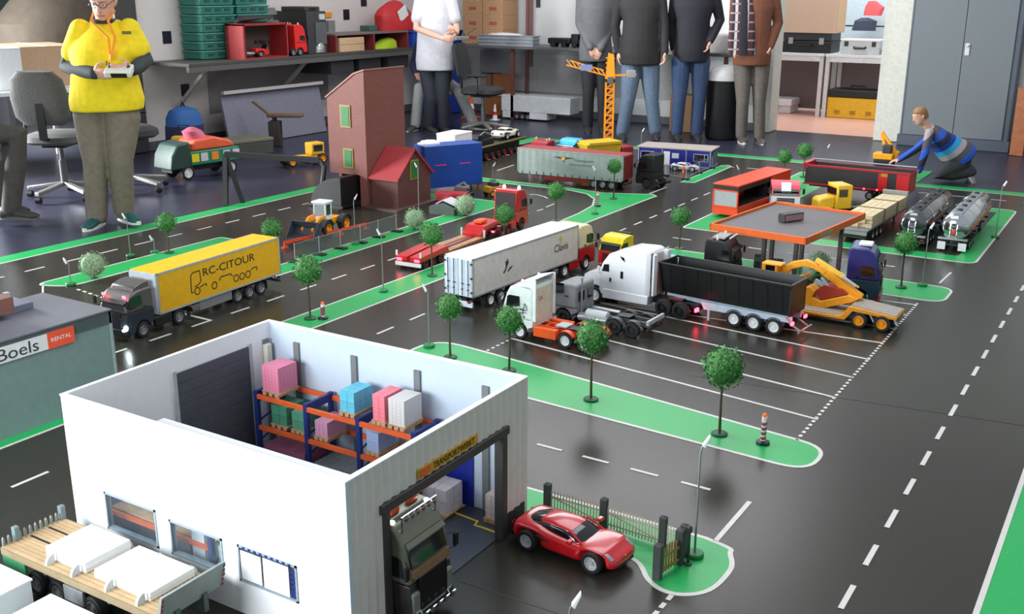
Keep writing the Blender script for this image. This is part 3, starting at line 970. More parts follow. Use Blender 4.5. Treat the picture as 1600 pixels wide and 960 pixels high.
for x in (.02, .24, .34):
    M().cbox((x, .106, .086), (.012, .006, .010)).build('side_marker', red_lamp, t)

# blue tractor
cabover('lorry_tractor', 'dark blue lorry tractor with a white roof unit behind the yellow excavator', (-1.165, 5.60, 0), rad(8), mat('midnight_blue_paint', (26, 32, 106), .35, coat=.4), mat('deep_teal', (18, 52, 66), .4), H=.305, W=.2, roofbox=False, skirt=mat('midnight_blue_paint', (26, 32, 106), .35), bumper=mat('bumper_dull_red', (150, 30, 40), .4), rim=dgrey)
M().box(-.125, -.055, -.035, .035, .303, .320).build('roof_unit', white, bpy.data.objects[[o.name for o in bpy.data.objects if o.get('label', '').startswith('dark blue lorry')][0]], bev=.005)

# yellow low loader with excavator
yo = mat('ochre_yellow_paint', (226, 150, 24), .42)
t = thing('low_loader_trailer', 'ochre yellow low loader trailer with grey deck plates in the last parking bays', 'trailer', (-1.93, 5.17, 0), rad(0))
gp = mat('grey_deck_plate', (158, 150, 140), .55)
M().box(.12, .70, -.092, .092, .030, .046).build('bed_frame', yo, t, bev=.003)
M().box(.14, .69, -.082, .082, .046, .050).build('deck_plate', gp, t)
M().prism([(.66, .030), (.72, .030), (.755, .080), (.965, .066), (.965, .082), (.74, .104), (.70, .05), (.66, .046)], -.09, .09).build('gooseneck', yo, t, bev=.003)
M().prism([(.745, .1038), (.960, .0826), (.960, .0866), (.745, .1078)], -.078, .078).build('deck_plate', gp, t)
M().box(.0, .14, -.05, .05, .05, .10).build('front_neck', yo, t, bev=.003)
for x in (.79, .90):
    axle(t, x, .2, r=.040, rim=amber, wd=.034)
M().box(.74, .955, -.04, .04, .045, .068).build('chassis', black, t)
for x in (.845, .955):
    for s in (1, -1):
        M().bar((x - .012, s * .075, .085), (x + .014, s * .075, .04), .02, .006).build('ramp_strut', lgrey, t)
e = thing('excavator', 'yellow model excavator with folded boom and bucket on the low loader', 'excavator', (-1.66, 5.23, .05), rad(-2))
M().prism([(-.22, .03), (.10, .03), (.13, .07), (.02, .095), (-.10, .098), (-.24, .105), (-.25, .085)], -.07, .07).build('superstructure', amber, e, bev=.006)
m = M()
m.box(-.01, .010, -.07, -.01, .08, .19).box(.06, .072, -.07, -.01, .08, .185).box(-.01, .095, -.075, -.005, .185, .195).build('cab_frame', amber, e, bev=.003)
M().box(.012, .06, -.066, -.014, .08, .185).build('cab_glass', glass_dark, e)
M().box(-.13, .15, -.08, .08, .002, .03).build('undercarriage', black, e, bev=.008)
for s in (1, -1):
    M().prism([(-.16, .0), (.17, .0), (.19, .018), (.17, .036), (-.16, .036), (-.18, .018)], s * .072 - .016, s * .072 + .016).build('crawler_track', dark, e, bev=.004)
B = [(.03, .10), (.10, .155), (.17, .20), (.235, .205), (.30, .175)]
m = M()
m.prism([(.0, .08), (.06, .155), (.13, .205), (.20, .225), (.26, .21), (.31, .18), (.30, .16), (.24, .185), (.19, .19), (.13, .165), (.08, .10)], -.020, .014).build('boom', amber, e, bev=.004)
M().prism([(.27, .21), (.30, .20), (.50, .085), (.495, .06), (.46, .055), (.28, .165)], -.018, .012).build('stick', amber, e, bev=.003)
M().bar((.25, -.004, .232), (.40, -.004, .160), .022, .022).bar((.40, -.004, .160), (.475, -.004, .120), .010, .010).build('stick_cylinder', mat('cylinder_pale_yellow', (240, 190, 70), .4), e, bev=.003)
M().bar((.39, -.018, .170), (.465, -.018, .128), .012, .012).build('cylinder_rod', lgrey, e, bev=.002)
M().bar((.11, -.03, .09), (.20, -.03, .145), .020, .020).bar((.13, .02, .09), (.22, .02, .145), .02, .02).build('boom_cylinder', yo, e, bev=.003)
M().prism([(.49, .07), (.46, .05), (.33, .0), (.22, -.012), (.19, .03), (.20, .075), (.24, .10), (.27, .075), (.255, .045), (.30, .03), (.44, .085)], -.05, .04).build('bucket', amber, e, bev=.004)
M().prism([(.30, .035), (.27, .075), (.31, .115), (.40, .105), (.43, .085)], -.04, .03).build('bucket_inside', mat('rust_red', (166, 52, 26), .6), e)
M().bar((.26, -.028, .13), (.35, -.028, .09), .016, .02).bar((.29, -.028, .15), (.36, -.028, .075), .012, .012).build('linkage', lgrey, e)
M().prism([(.20, -.012), (.24, -.012), (.235, -.03), (.225, -.03)], -.05, -.03).build('bucket_tooth', amber, e)

# black tipper and white bonneted tractor
t = thing('tipper_trailer', 'black open tipper trailer on a pale grey chassis with white wheels', 'trailer', (-1.375, 4.83, 0), rad(174))
L = .70
inn = mat('tipper_inside_black', (20, 20, 21), .55)
tb = mat('tipper_shell_black', (22, 25, 25), .36)
hb, ht_ = .105, .262
m = M()
for s in (1, -1):
    m.prism([(s * .068, hb), (s * .094, ht_), (s * .088, ht_), (s * .062, hb)], .0, L, 'x')
m.box(0, L, -.068, .068, hb, hb + .006)
m.prism([(0, hb), (.008, hb), (.008, ht_), (0, ht_)], -.09, .09)
m.prism([(L - .01, hb), (L, hb), (L + .02, ht_), (L + .012, ht_)], -.09, .09).build('tipper_body', tb, t, smooth=0)
m = M()
for s in (1, -1):
    m.box(-.004, L + .02, s * .093 - .005, s * .093 + .005, ht_ - .008, ht_ + .002)
m.box(-.006, .006, -.095, .095, ht_ - .008, ht_ + .002).build('top_rail', tb, t, smooth=0, bev=.002)
for i in range(9):
    x = .05 + i * (L - .1) / 8
    for s in (1, -1):
        M().prism([(s * .069, hb), (s * .095, ht_ - .008), (s * .090, ht_ - .008), (s * .064, hb)], x - .004, x + .004, 'x').build('side_rib', tb, t, smooth=0)
cg = mat('pale_blue_grey_chassis', (176, 190, 204), .45)
m = M()
for s in (1, -1):
    m.prism([(.0, .098), (.0, .070), (.12, .050), (.40, .052), (.44, .072), (L - .02, .088), (L - .02, .100)], s * .052 - .006, s * .052 + .006)
m.build('chassis', cg, t, smooth=0, bev=.002)
for s in (1, -1):
    M().prism([(.02, .10), (.0, .078), (.45, .060), (.47, .098)], s * .088 - .003, s * .088 + .003).build('side_plate', cg, t)
    M().box(.42, .432, s * .08 - .006, s * .08 + .006, .004, .09).build('landing_leg', cg, t)
for x in (.075, .18, .285):
    axle(t, x, .192, r=.042, rim=white, wd=.032)
    for s in (1, -1):
        pr = [(x + .048 * math.cos(a), .045 + .046 * math.sin(a)) for a in [PI * (.9 - .8 * i / 8) for i in range(9)]]
        M().prism(pr + [(p[0], p[1] - .003) for p in pr[::-1]], s * .08 - .016, s * .08 + .016).build('mudguard', mat('dark_blue_guard', (40, 58, 84), .5), t)
M().box(-.05, -.042, -.08, .08, .030, .038).bar((-.045, .05, .034), (.03, .05, .07), .006).bar((-.045, -.05, .034), (.03, -.05, .07), .006).build('rear_guard', silver, t)
for s in (1, -1):
    M().cbox((-.012, s * .078, .072), (.01, .03, .016)).build('tail_light', red_lamp, t, bev=.003)
t = thing('bonneted_tractor', 'white long nose sleeper tractor coupled to the black tipper trailer', 'truck', (-2.50, 4.87, 0), rad(176))
t.scale = (1.07, 1.07, 1.06)
wp = mat('gloss_white_paint', (236, 238, 242), .25, var=.02, coat=.5)
pr = [(-.355, .045), (-.355, .300), (-.33, .305), (-.23, .300), (-.135, .262), (-.10, .215), (-.085, .175), (-.08, .045)]
M().prism(pr, -.086, .086).build('sleeper_cab', wp, t, bev=.014, seg=3)
arch = [(-.062 + .050 * math.cos(a), .044 + .052 * math.sin(a)) for a in [PI * (1 - i / 8) for i in range(9)]]
M().prism([(-.10, .172), (-.03, .160), (.0, .140), (.008, .10), (.008, .035), (-.010, .035)] + arch[::-1] + [(-.115, .04)], -.082, .082).build('bonnet', wp, t, bev=.010, seg=3)
M().prism([(-.357, .040), (-.357, .085), (-.11, .085), (-.105, .035)], -.089, .089).build('side_skirt', wp, t, bev=.004)
M().prism([(-.083, .178), (-.100, .222), (-.106, .222), (-.089, .176)], -.070, .070).build('windscreen', glass_dark, t)
for s in (1, -1):
    y = s * .0865
    M().prism([(-.100, .172), (-.112, .208), (-.140, .212), (-.142, .174)], y - .001, y + .001).build('side_window', glass_dark, t)
    M().prism([(-.205, .150), (-.205, .186), (-.220, .186), (-.220, .150)], y - .001, y + .001).build('sleeper_window', glass_dark, t, bev=.0005)
    M().prism([(-.20, .262), (-.222, .256), (-.228, .236), (-.212, .246)], y - .001, y + .001).build('cab_vent', glass_dark, t)
    M().cbox((-.150, s * .088, .136), (.010, .003, .018)).build('door_handle', black, t)
    M().tube([(-.10, y, .165), (-.095, s * .105, .168)], .002, 6).cbox((-.094, s * .106, .182), (.008, .010, .036)).build('mirror', white, t)
    M().cbox((.0, s * .062, .100), (.016, .03, .03)).build('headlight', silver, t, bev=.005)
M().box(-.361, -.356, -.07, .07, .085, .285).build('cab_rear_wall', mat('dull_cream_panel', (206, 200, 190), .5), t)
for s in (1, -1):
    m = M().tube([(-.37, s * .080, .05), (-.37, s * .080, .30)], .007, 10)
    m.build('exhaust_stack', chrome, t)
for s in (1, -1):
    M().box(-.385, -.361, *sorted((s * .05, s * .084)), .09, .29).build('side_fairing', wp, t)
M().cbox((-.363, .02, .135), (.006, .012, .008)).build('cab_marker', red_lamp, t)
M().box(-.60, -.10, -.036, .036, .045, .07).build('chassis', black, t)
M().prism([(-.03, 0), (.035, 0), (.04, .006), (-.036, .01)], -.03, .03).build('fifth_wheel', dred, t, (-.48, 0, .072))
M().cbox((-.605, .06, .055), (.01, .03, .016)).build('tail_light', red_lamp, t)
M().cbox((-.605, -.06, .055), (.01, .03, .016)).build('tail_light', red_lamp, t)
for x in (-.062, -.44, -.53):
    axle(t, x, .178, r=.042, rim=white if x > -.1 else black, wd=.03)

# white and orange tractor, grey tractor
t = cabover('lorry_tractor', 'white lorry tractor with orange chassis and skirts in the nearest parking bay', (-2.555, 4.14, 0), rad(178), mat('mint_white_paint', (224, 234, 230), .35), H=.272, L=.50, axles=(-.095, -.345, -.45), rim=white, skirt=orange, chassis=mat('orange_chassis', (226, 74, 20), .4), rear=mat('cream_wall', (218, 212, 190), .5), split=.10, horns=True)
m = M().prism([(-.168, .25), (-.06, .262), (-.10, .285), (-.175, .305), (-.185, .30), (-.185, .10), (-.168, .10)], -.089, -.083).prism([(-.168, .25), (-.06, .262), (-.10, .285), (-.175, .305), (-.185, .30), (-.185, .10), (-.168, .10)], .083, .089)
m.prism([(-.06, .262), (-.10, .285), (-.175, .305), (-.175, .299), (-.10, .278), (-.06, .257)], -.089, .089).build('wind_deflector', white, t, smooth=0, bev=.002)
M().prism([(-.05, .262), (-.075, .272), (-.12, .272), (-.12, .266)], -.06, .06).build('roof_hatch', mat('orange_chassis', (226, 74, 20), .4), t)
M().cbox((-.29, 0, .082), (.06, .07, .008)).build('battery_cover', lgrey, t, bev=.002)
for s in (1, -1):
    text('lettering', 'TOP', ink, t, (-.128, s * .0902, .155), FACE_PY if s > 0 else FACE_MY, .034, .8).rotation_euler.rotate_axis('Z', rad(80))
    text('lettering', 'H-H', ink, t, (-.05, s * .0902, .125), FACE_PY if s > 0 else FACE_MY, .016)
text('lettering', 'EA', mat('faded_red_ink', (190, 90, 90), .5), t, (-.1705, .02, .20), FACE_MX, .03)
cabover('lorry_tractor', 'primer grey lorry tractor with long chassis behind the white and orange one', (-2.49, 4.45, 0), rad(178), mat('primer_grey', (128, 130, 134), .5), H=.212, L=.55, axles=(-.095, -.38, -.475), rim=dgrey, chassis=mat('dark_primer', (76, 78, 80), .5), rear=mat('primer_grey', (128, 130, 134), .5), split=.09)
tg = bpy.data.objects[[o.name for o in bpy.data.objects if o.get('label', '').startswith('primer grey')][0]]
M().tube([(-.175, .05, .06), (-.175, .05, .245)], .006, 10).build('exhaust_stack', silver, tg)
for y in (-.045, .045):
    M().box(-.1735, -.1705, y - .028, y + .028, .125, .175).build('rear_window', glass_dark, tg, bev=.001)
M().lathe([(.02, 0), (.026, .004), (.026, .116), (.02, .12)], 14, (-.33, .055, .07), 'x').build('air_tank', lgrey, tg)
M().bar((-.555, -.085, .085), (-.555, .085, .085), .012, .02).build('rear_light_bar', lgrey, tg)
# yellow van-cab
t = cabover('lorry_tractor', 'yellow lorry cab with red lower half on the road beyond the white tractor', (-2.655, 5.37, 0), rad(-97), mat('canary_yellow_paint', (228, 206, 24), .35), mat('bright_red_paint', (186, 22, 30), .35), H=.255, split=.150, L=.33, axles=(-.095, -.25), chassis=black)
M().box(-.20, -.172, -.06, .06, .12, .26).build('air_stack', black, t, bev=.006)
t.scale = (.84, .84, .84)
# black lorry and fuel pumps at the station
t = cabover('lorry_tractor', 'black lorry with white roof lamps standing under the orange filling station roof', (-1.93, 5.52, 0), rad(3), black, H=.265, rear=mat('black_rear_wall', (16, 16, 17), .4), horns=True, bar=True, L=.36, chassis=black)
M().box(-.13, -.06, -.07, .07, .268, .276).build('roof_rack', silver, t)

# red sports car
def car(name, label, loc, rz, paint, s=1.0, sport=True):
    t = thing(name, label, 'car', loc, rz)
    L, Wd = .345 * s, .152 * s
    # body rings along x: (x, half width, z low, z belt, crown)
    st = [(.172, .046, .026, .040, .042), (.165, .062, .018, .046, .050), (.135, .070, .016, .052, .060), (.095, .0745, .016, .056, .066), (.04, .073, .015, .060, .068), (-.02, .073, .015, .062, .070), (-.07, .0755, .016, .066, .078), (-.115, .0765, .018, .070, .082), (-.15, .072, .022, .068, .078), (-.168, .062, .028, .060, .068)]
    vs, fs = [], []
    n = 12
    ws = []
    for k, (x, hw, zl, zb, zc) in enumerate(st):
        ws.append((x, hw, zl, zb, zc, 0))
        if k == 1:
            ws += [(.142, .068, .016, .051, .058, 0), (.137, .070, .016, .052, .060, 1), (.072, .0742, .016, .057, .067, 1), (.066, .074, .016, .057, .067, 0)]
        if k == 5:
            ws += [(-.066, .0755, .016, .066, .077, 0), (-.072, .0756, .016, .066, .078, 1), (-.140, .0745, .020, .069, .080, 1), (-.146, .073, .021, .068, .079, 0)]
    st = [q for q in ws if q[0] not in (.135, .095, -.07, -.115)]
    for (x, hw, zl, zb, zc, ar) in st:
        sec = [(-hw * .6, zl), (-hw * .64, zl + .008), (-hw * .66, .050), (-hw * .97, .0645), (-hw * .84, max(zc, .069) - .001), (-hw * .4, max(zc, .069)), (hw * .4, max(zc, .069)), (hw * .84, max(zc, .069) - .001), (hw * .97, .0645), (hw * .66, .050), (hw * .64, zl + .008), (hw * .6, zl)] if ar else [(-hw * .8, zl), (-hw * .97, zl + .008), (-hw, (zl + zb) / 2), (-hw * .97, zb), (-hw * .80, zc - .002), (-hw * .4, zc), (hw * .4, zc), (hw * .80, zc - .002), (hw * .97, zb), (hw, (zl + zb) / 2), (hw * .97, zl + .008), (hw * .8, zl)]
        vs += [(x * s, y * s, z * s) for y, z in sec]
    for j in range(len(st) - 1):
        fs += [(j * n + i, j * n + (i + 1) % n, (j + 1) * n + (i + 1) % n, (j + 1) * n + i) for i in range(n)]
    fs += [tuple(range(n)), tuple(range((len(st) - 1) * n, len(st) * n))]
    b = M().add(vs, fs).build('body', paint, t, smooth=60)
    sm = b.modifiers.new('sub', 'SUBSURF')
    sm.levels = sm.render_levels = 2
    g = M()
    gl = [((.075, .060), .060, .004), ((.035, .085), .056, 0), ((-.005, .096), .053, 0), ((-.05, .0975), .050, 0), ((-.10, .090), .046, 0), ((-.14, .076), .042, 0)]
    rr = [((x * s, 0, (z - .03) * s), (0, w * s, 0), (0, 0, .030 * s)) for (x, z), w, _ in gl]
    g = M().rings(rr, 20, 3.2).build('cabin_glass', glass_dark, t, smooth=60)
    rp = [((x * s, 0, .0815 * s), (0, w * s, 0), (0, 0, h * s)) for x, w, h in ((.022, .044, .0085), (.0, .0475, .0150), (-.045, .046, .0172), (-.075, .043, .0140), (-.088, .036, .009))]
    M().rings(rp, 20, 3).build('roof_panel', paint, t, smooth=60)
    for q in (1, -1):
        M().tube([(.076 * s, q * .057 * s, .058 * s), (.040 * s, q * .052 * s, .080 * s), (.015 * s, q * .046 * s, .0905 * s)], .0035 * s, 6).build('windscreen_pillar', paint, t)
        for x in (.104, -.106):
            wheel(t, x * s, q * (.066 if x > 0 else .068) * s, r=.031 * s, wd=.024 * s, side=q, rim=mat('bright_alloy', (206, 208, 212), .3, .3))
        M().cbox((.040 * s, q * .080 * s, .078 * s), (.014 * s, .020 * s, .010 * s)).build('door_mirror', paint, t, bev=.003)
        M().prism([(.160 * s, .046 * s), (.138 * s, .0555 * s), (.118 * s, .062 * s), (.120 * s, .067 * s), (.142 * s, .0605 * s), (.162 * s, .050 * s)], q * .053 * s - .006, q * .053 * s + .006).build('headlight', mat('headlight_grey', (150, 150, 154), .2, .3), t, bev=.001)
        M().prism([(-.03 * s, .052 * s), (-.075 * s, .060 * s), (-.08 * s, .048 * s)], q * .0755 * s - .001, q * .0755 * s + .001).build('side_scoop', black, t)
        M().lathe([(.010 * s, 0), (.010 * s, .003), (.002, .004)], 14, (-.171 * s, q * .045 * s, .055 * s), 'x').build('tail_light', mat('dull_red_lens', (120, 18, 22), .3), t)
    M().box(.160 * s, .172 * s, -.040 * s, .040 * s, .020 * s, .030 * s).build('front_intake', black, t, bev=.002)
    M().ball((.168 * s, 0, .044 * s), (.002, .004, .003), 8, 5).build('nose_badge', yellow, t)
    M().box(-.176 * s, -.16 * s, -.05 * s, .05 * s, .018 * s, .034 * s).build('rear_diffuser', black, t)
    return t


car('sports_car', 'glossy red sports car parked beside the warehouse doorway', (-1.305, 2.455, 0), rad(-4), mat('gloss_racing_red', (202, 22, 34), .22, coat=.7), 1.06)

car('model_car', 'small light blue car half hidden behind the white sleeper tractor', (-2.381, 5.719), rad(10), mat('light_blue_paint', (140, 190, 222), .35), .7)

# yellow wheel loader
t = thing('wheel_loader', 'yellow wheel loader with white cab and dark raised bucket on the building site', 'loader', (-4.755, 5.27, 0), rad(-82))
t.scale = (1.08, 1.08, 1.08)
M().prism([(-.16, .06), (-.02, .055), (-.01, .105), (-.16, .100), (-.17, .085)], -.05, .05).build('engine_cover', amber, t, bev=.006)
M().box(-.145, -.10, -.038, .038, .10, .135).build('radiator_top', dgrey, t, bev=.003)
M().box(-.02, .055, -.045, .045, .09, .20).build('cab', white, t, bev=.006)
M().box(-.026, .065, -.052, .052, .196, .212).build('cab_roof', white, t, bev=.006)
for s in (1, -1):
    M().box(.0, .045, s * .0455 - .0012, s * .0455 + .0012, .125, .19).build('cab_window', glass_dark, t)
M().box(.0545, .0565, -.036, .036, .12, .19).build('windscreen', mat('pale_glass', (150, 160, 170), .1), t)
M().box(.0, .14, -.03, .03, .05, .085).build('front_frame', amber, t, bev=.004)
for s in (1, -1):
    M().prism([(.04, .09), (.06, .13), (.12, .125), (.20, .065), (.19, .045), (.11, .09)], s * .038 - .008, s * .038 + .008).build('lift_arm', amber, t, bev=.003)
    for x in (-.10, .10):
        wheel(t, x, s * .078, r=.052, wd=.042, side=s, rim=amber)
        pr = [(x + .060 * math.cos(a), .055 + .058 * math.sin(a)) for a in [PI * (.9 - .8 * i / 8) for i in range(9)]]
        M().prism(pr + [(p[0], p[1] - .004) for p in pr[::-1]], s * .078 - .02, s * .078 + .02).build('mudguard', dgrey, t)
M().prism([(.19, .02), (.285, .012), (.288, .016), (.20, .03), (.185, .07), (.215, .115), (.21, .118), (.175, .085), (.175, .04)], -.095, .095).build('bucket', mat('bucket_slate', (62, 66, 78), .5), t, bev=.002)
for s in (1, -1):
    M().prism([(.19, .02), (.285, .014), (.215, .117), (.178, .08)], s * .095 - .002, s * .095 + .002).build('bucket_cheek', mat('bucket_slate', (62, 66, 78), .5), t)

# heavy haulage trailer far left with a white car, and its machine load
t = thing('heavy_haul_trailer', 'dark multi axle trailer with red wheels and yellow edge on the far left road', 'trailer', (-5.67, 9.25, 0), rad(93))
M().box(-1.15, 0, -.10, .10, .12, .15).build('deck', black, t, bev=.003)
for s in (1, -1):
    M().box(-1.15, 0, s * .102 - .003, s * .102 + .003, .135, .147).build('edge_rail', mat('dull_yellow_rail', (150, 142, 70), .5), t)
for i in range(9):
    axle(t, -.06 - i * .12, .2, r=.034, rim=mat('red_hub', (170, 20, 40), .4), wd=.03)
M().box(-1.1, -.04, -.05, .05, .04, .12).build('chassis', black, t)
t = thing('white_box_load', 'white square box resting on the far heavy haulage trailer', 'box', (-5.60, 8.03, .151), rad(93))
M().box(-.15, .15, -.10, .10, 0, .165).build('box_body', offwhite, t, bev=.003)
M().box(-.152, .152, -.102, .102, .153, .17).build('box_lid', white, t, bev=.003)
t = thing('machine_load', 'dark stacked machine parts behind the white car on the far trailer', 'machine', (-5.63, 8.50, .151), rad(93))
M().box(-.18, .16, -.07, .07, 0, .05).build('base_frame', black, t, bev=.006)
M().box(-.12, -.02, -.06, .06, .05, .10).build('engine_block', mat('navy_black', (24, 26, 40), .4), t, bev=.01)
for x in (.04, .10):
    M().lathe([(.03, 0), (.034, .004), (.034, .02), (.03, .024)], 14, (x, -.03, .075), 'y').build('drum', dgrey, t)
M().tube([(-.1, -.05, .09), (0, -.05, .12), (.14, -.05, .07)], .006, 6).build('pipe', silver, t)
car('model_car', 'small white hatchback car riding on the end of the far trailer', (-5.66, 9.02, .151), rad(93), mat('cream_white_paint', (214, 212, 196), .4), 1.1)



# ---------------------------------------------------------------- trees, lamps, bollards
tree(0, (-1.247, 3.493), .334, .066, 'ball tree on the green strip beside the nearest striped bollard')
tree(1, (-1.815, 3.543), .327, .057, 'ball tree on the parking strip in front of the orange tractor wheels')
tree(2, (-2.275, 3.654), .287, .054, 'ball tree on the parking strip hiding the white tractor front corner')
tree(0, (-2.589, 3.656), .292, .051, 'ball tree at the left end of the parking strip below the white trailer')
tree(1, (-1.78, 2.66), .25, .055, 'ball tree half hidden behind the right corner of the warehouse')
tree(2, (-3.521, 3.759), .322, .065, 'ball tree beside the striped bollard on the middle green strip')
tree(0, (-3.488, 4.756), .303, .058, 'ball tree on the green strip at the tail of the red low loader')
tree(1, (-3.459, 5.498), .29, .054, 'ball tree in front of the red tractor cab with beacons')
tree(2, (-3.624, 6.451), .272, .056, 'ball tree on the green bend left of the grey trailer lamp post')
tree(0, (-3.645, 7.417), .305, .049, 'ball tree in front of the rear corner of the grey curtain trailer')
tree(1, (-2.538, 6.136), .268, .053, 'ball tree left of the orange show trailer and filling station')
tree(2, (-1.126, 5.952), .312, .056, 'ball tree on the green corner right of the blue tractor')
tree(0, (-5.207, 4.32), .25, .053, 'ball tree on the left green border near the sneakers of the woman')
tree(1, (-2.771, 8.961), .26, .052, 'left one of two far ball trees behind the orange show trailer')
tree(2, (-2.672, 9.21), .295, .058, 'right one of two far ball trees, left of the red tipper')
tree(0, (-4.798, 4.807), .17, .060, 'low ball tree in front of the wheel loader bucket')
bush(0, (-5.096, 3.681), .077, 'pale round bush near the tip of the left grass island')
bush(1, (-4.301, 5.677), .075, 'pale round bush in front of the brick house corner')
bush(0, (-4.265, 6.244), .080, 'pale round bush between the grey hut and the red tractor')
bush(1, (-1.607, 6.016), .064, 'pale bush under the filling station roof behind the excavator')

AZ = rad(58)   # lamp heads lean to the left or right of the view
street_lamp((-0.987, 2.619), .372, rad(30), 'nearest tall street lamp beside the open garden gate')
street_lamp((-2.759, 3.728), .29, rad(212), 'street lamp at the left tip of the parking strip')
street_lamp((-3.52, 4.345), .34, rad(212), 'street lamp on the middle green strip left of the red low loader')
street_lamp((-4.372, 5.127), .318, rad(30), 'street lamp in front of the wheel loader')
street_lamp((-5.081, 3.517), .145, rad(212), 'short street lamp at the tip of the left grass island')
street_lamp((-1.033, 6.054), .350, rad(30), 'street lamp on the green corner below the right tanker')
street_lamp((-0.867, 7.573), .370, rad(30), 'street lamp on the right edge of the lorry park')
street_lamp((-3.497, 6.814), .345, rad(212), 'street lamp on the green bend in front of the grey trailer wheels')
street_lamp((-2.804, 7.924), .26, rad(212), 'street lamp rising behind the orange show trailer')
street_lamp((-4.323, 9.366), .29, rad(30), 'far street lamp behind the blue site office')
street_lamp((-5.334, 4.129), .26, rad(212), 'thin street lamp in front of the woman\'s sneakers')
street_lamp((-4.888, 7.577), .15, rad(30), 'small lamp near the front end of the grey curtain trailer')
street_lamp((-2.513, 9.306), .28, rad(30), 'far street lamp behind the red tipper trailer')
street_lamp((-4.626, 6.159), .36, rad(212), 'street lamp with white head between brick house and blue container')
street_lamp((-0.93, 1.74), .352, rad(30), 'street lamp whose head peeps up at the bottom edge of the photo')
street_lamp((-5.283, 4.274), .10, rad(212), 'low lamp behind the front of the yellow trailer')
bollard((-1.082, 3.5), .115, 'striped bollard at the right end of the parking strip')
bollard((-3.466, 3.793), .085, 'striped bollard on the middle green strip by the ball tree')
bollard((-3.612, 7.078), .11, 'striped bollard on the green bend under the grey trailer')

# ---------------------------------------------------------------- warehouse
wb = thing('warehouse', 'open topped white model warehouse with corrugated front and yellow sign', 'building', (0, 0, 0))
x0, x1, y0, y1, HT = -2.575, -1.52, 1.705, 2.54, .48
panel = mat('warehouse_white_board', (236, 238, 240), .45, var=.02)
corr = mat('corrugated_pale_grey', (222, 219, 213), .5, var=.04)
plinth = mat('dark_plinth', (52, 48, 50), .6)
T = .012
# window openings in the left wall
W3 = [(-2.428, -2.212, .098, .216), (-2.158, -1.955, .098, .204), (-1.897, -1.690, .099, .206)]
m = M()
xs_ = [x0] + [v for w_ in W3 for v in w_[:2]] + [x1]
for i in range(0, len(xs_), 2):
    m.box(xs_[i], xs_[i + 1], y0, y0 + T, 0, HT)
for a, b, c, d in W3:
    m.box(a, b, y0, y0 + T, 0, c).box(a, b, y0, y0 + T, d, HT)
m.build('left_wall', panel, wb, smooth=0)
M().box(x0, x1, y1 - T, y1, 0, HT).build('rear_wall', mat('inner_blue_white_board', (190, 203, 220), .5, var=.02), wb, smooth=0)
M().box(x0, x0 + T, y0 + T, y1 - T, 0, HT).build('end_wall', panel, wb, smooth=0)
dy0, dy1, dz = 1.850, 2.403, .342
m = M()


def corrug(ya, yb, za, zb):
    n = max(2, int(round((yb - ya) / .0175)))
    pr = []
    for i in range(n + 1):
        y = ya + (yb - ya) * i / n
        pr.append((x1 + (.0055 if i % 2 else 0), y))
    m.prism(pr + [(x1 - T, yb), (x1 - T, ya)], za, zb, 'z')


corrug(y0 + T, dy0, .045, HT)
corrug(dy1, y1 - T, .075, HT)
corrug(dy0, dy1, dz, HT)
m.build('corrugated_front', corr, wb, smooth=0)
M().box(x1 - T, x1 + .004, y0 + T, dy0, 0, .045).build('plinth', plinth, wb, smooth=0)
M().box(x1 - T, x1 + .004, dy1, y1 - T, 0, .075).build('plinth', plinth, wb, smooth=0)
cap = mat('wall_cap_white', (244, 246, 248), .4, var=.01)
m = M().box(x0 - .002, x1 + .005, y0 - .002, y0 + T, HT, HT + .004).box(x0 - .002, x1 + .005, y1 - T, y1 + .002, HT, HT + .004)
m.box(x0 - .002, x0 + T, y0 + T, y1 - T, HT, HT + .004).box(x1 - T, x1 + .005, y0 + T, y1 - T, HT, HT + .004).build('wall_cap', cap, wb, smooth=0)
fr = mat('door_frame_dark', (66, 64, 62), .5)
M().box(x1 - .02, x1 + .010, dy0 - .016, dy0 + .012, 0, dz).build('door_post', fr, wb, bev=.002)
M().box(x1 - .02, x1 + .010, dy1 - .012, dy1 + .016, 0, dz).build('door_post', fr, wb, bev=.002)
M().box(x1 - .02, x1 + .014, dy0 - .024, dy1 + .022, dz, dz + .026).build('door_lintel', fr, wb, bev=.002)
M().box(x1, x1 + .0045, y0 - .001, y0 + T + .001, 0, HT).build('corner_strip', mat('corner_pale_blue', (206, 222, 232), .4), wb, smooth=0)
M().box(x1, x1 + .0045, y1 - T - .001, y1 + .001, 0, HT).build('corner_strip', corr, wb, smooth=0)
# interior floor, yellow lines, doors, posts
M().box(x0 + T, x1 - T, y0 + T, y1 - T, 0, .003).build('inside_floor', mat('slate_floor', (58, 64, 74), .4, var=.08), wb, smooth=0)
yl = mat('yellow_floor_tape', (216, 186, 60), .5)
m = strip(M(), [(-1.95, 2.47), (-1.74, 2.46), (-1.64, 2.45), (-1.635, 2.425), (-1.60, 2.425), (-1.54, 2.42)], .008, .003, .0045)
strip(m, [(-1.74, 2.46), (-1.735, 2.52)], .007, .003, .0045).build('yellow_tape_line', yl, wb, smooth=0)
slate = mat('roller_door_slate', (74, 78, 86), .5)
rd = M().box(x0 + T, x0 + T + .003, 2.105, 2.42, .005, .42).build('roller_door', slate, wb, smooth=0)
for k in range(11):
    z = .01 + k * .0375
    M().box(x0 + T + .003, x0 + T + .006, 2.105, 2.42, z, z + .0368).build('door_slat', slate, rd, smooth=0, bev=.001)
for y in (2.09, 2.42):
    M().box(x0 + T, x0 + T + .006, y, y + .015, 0, .43).build('roller_door_rail', lgrey, wb, smooth=0)
postm = mat('post_mid_grey', (112, 116, 118), .5)
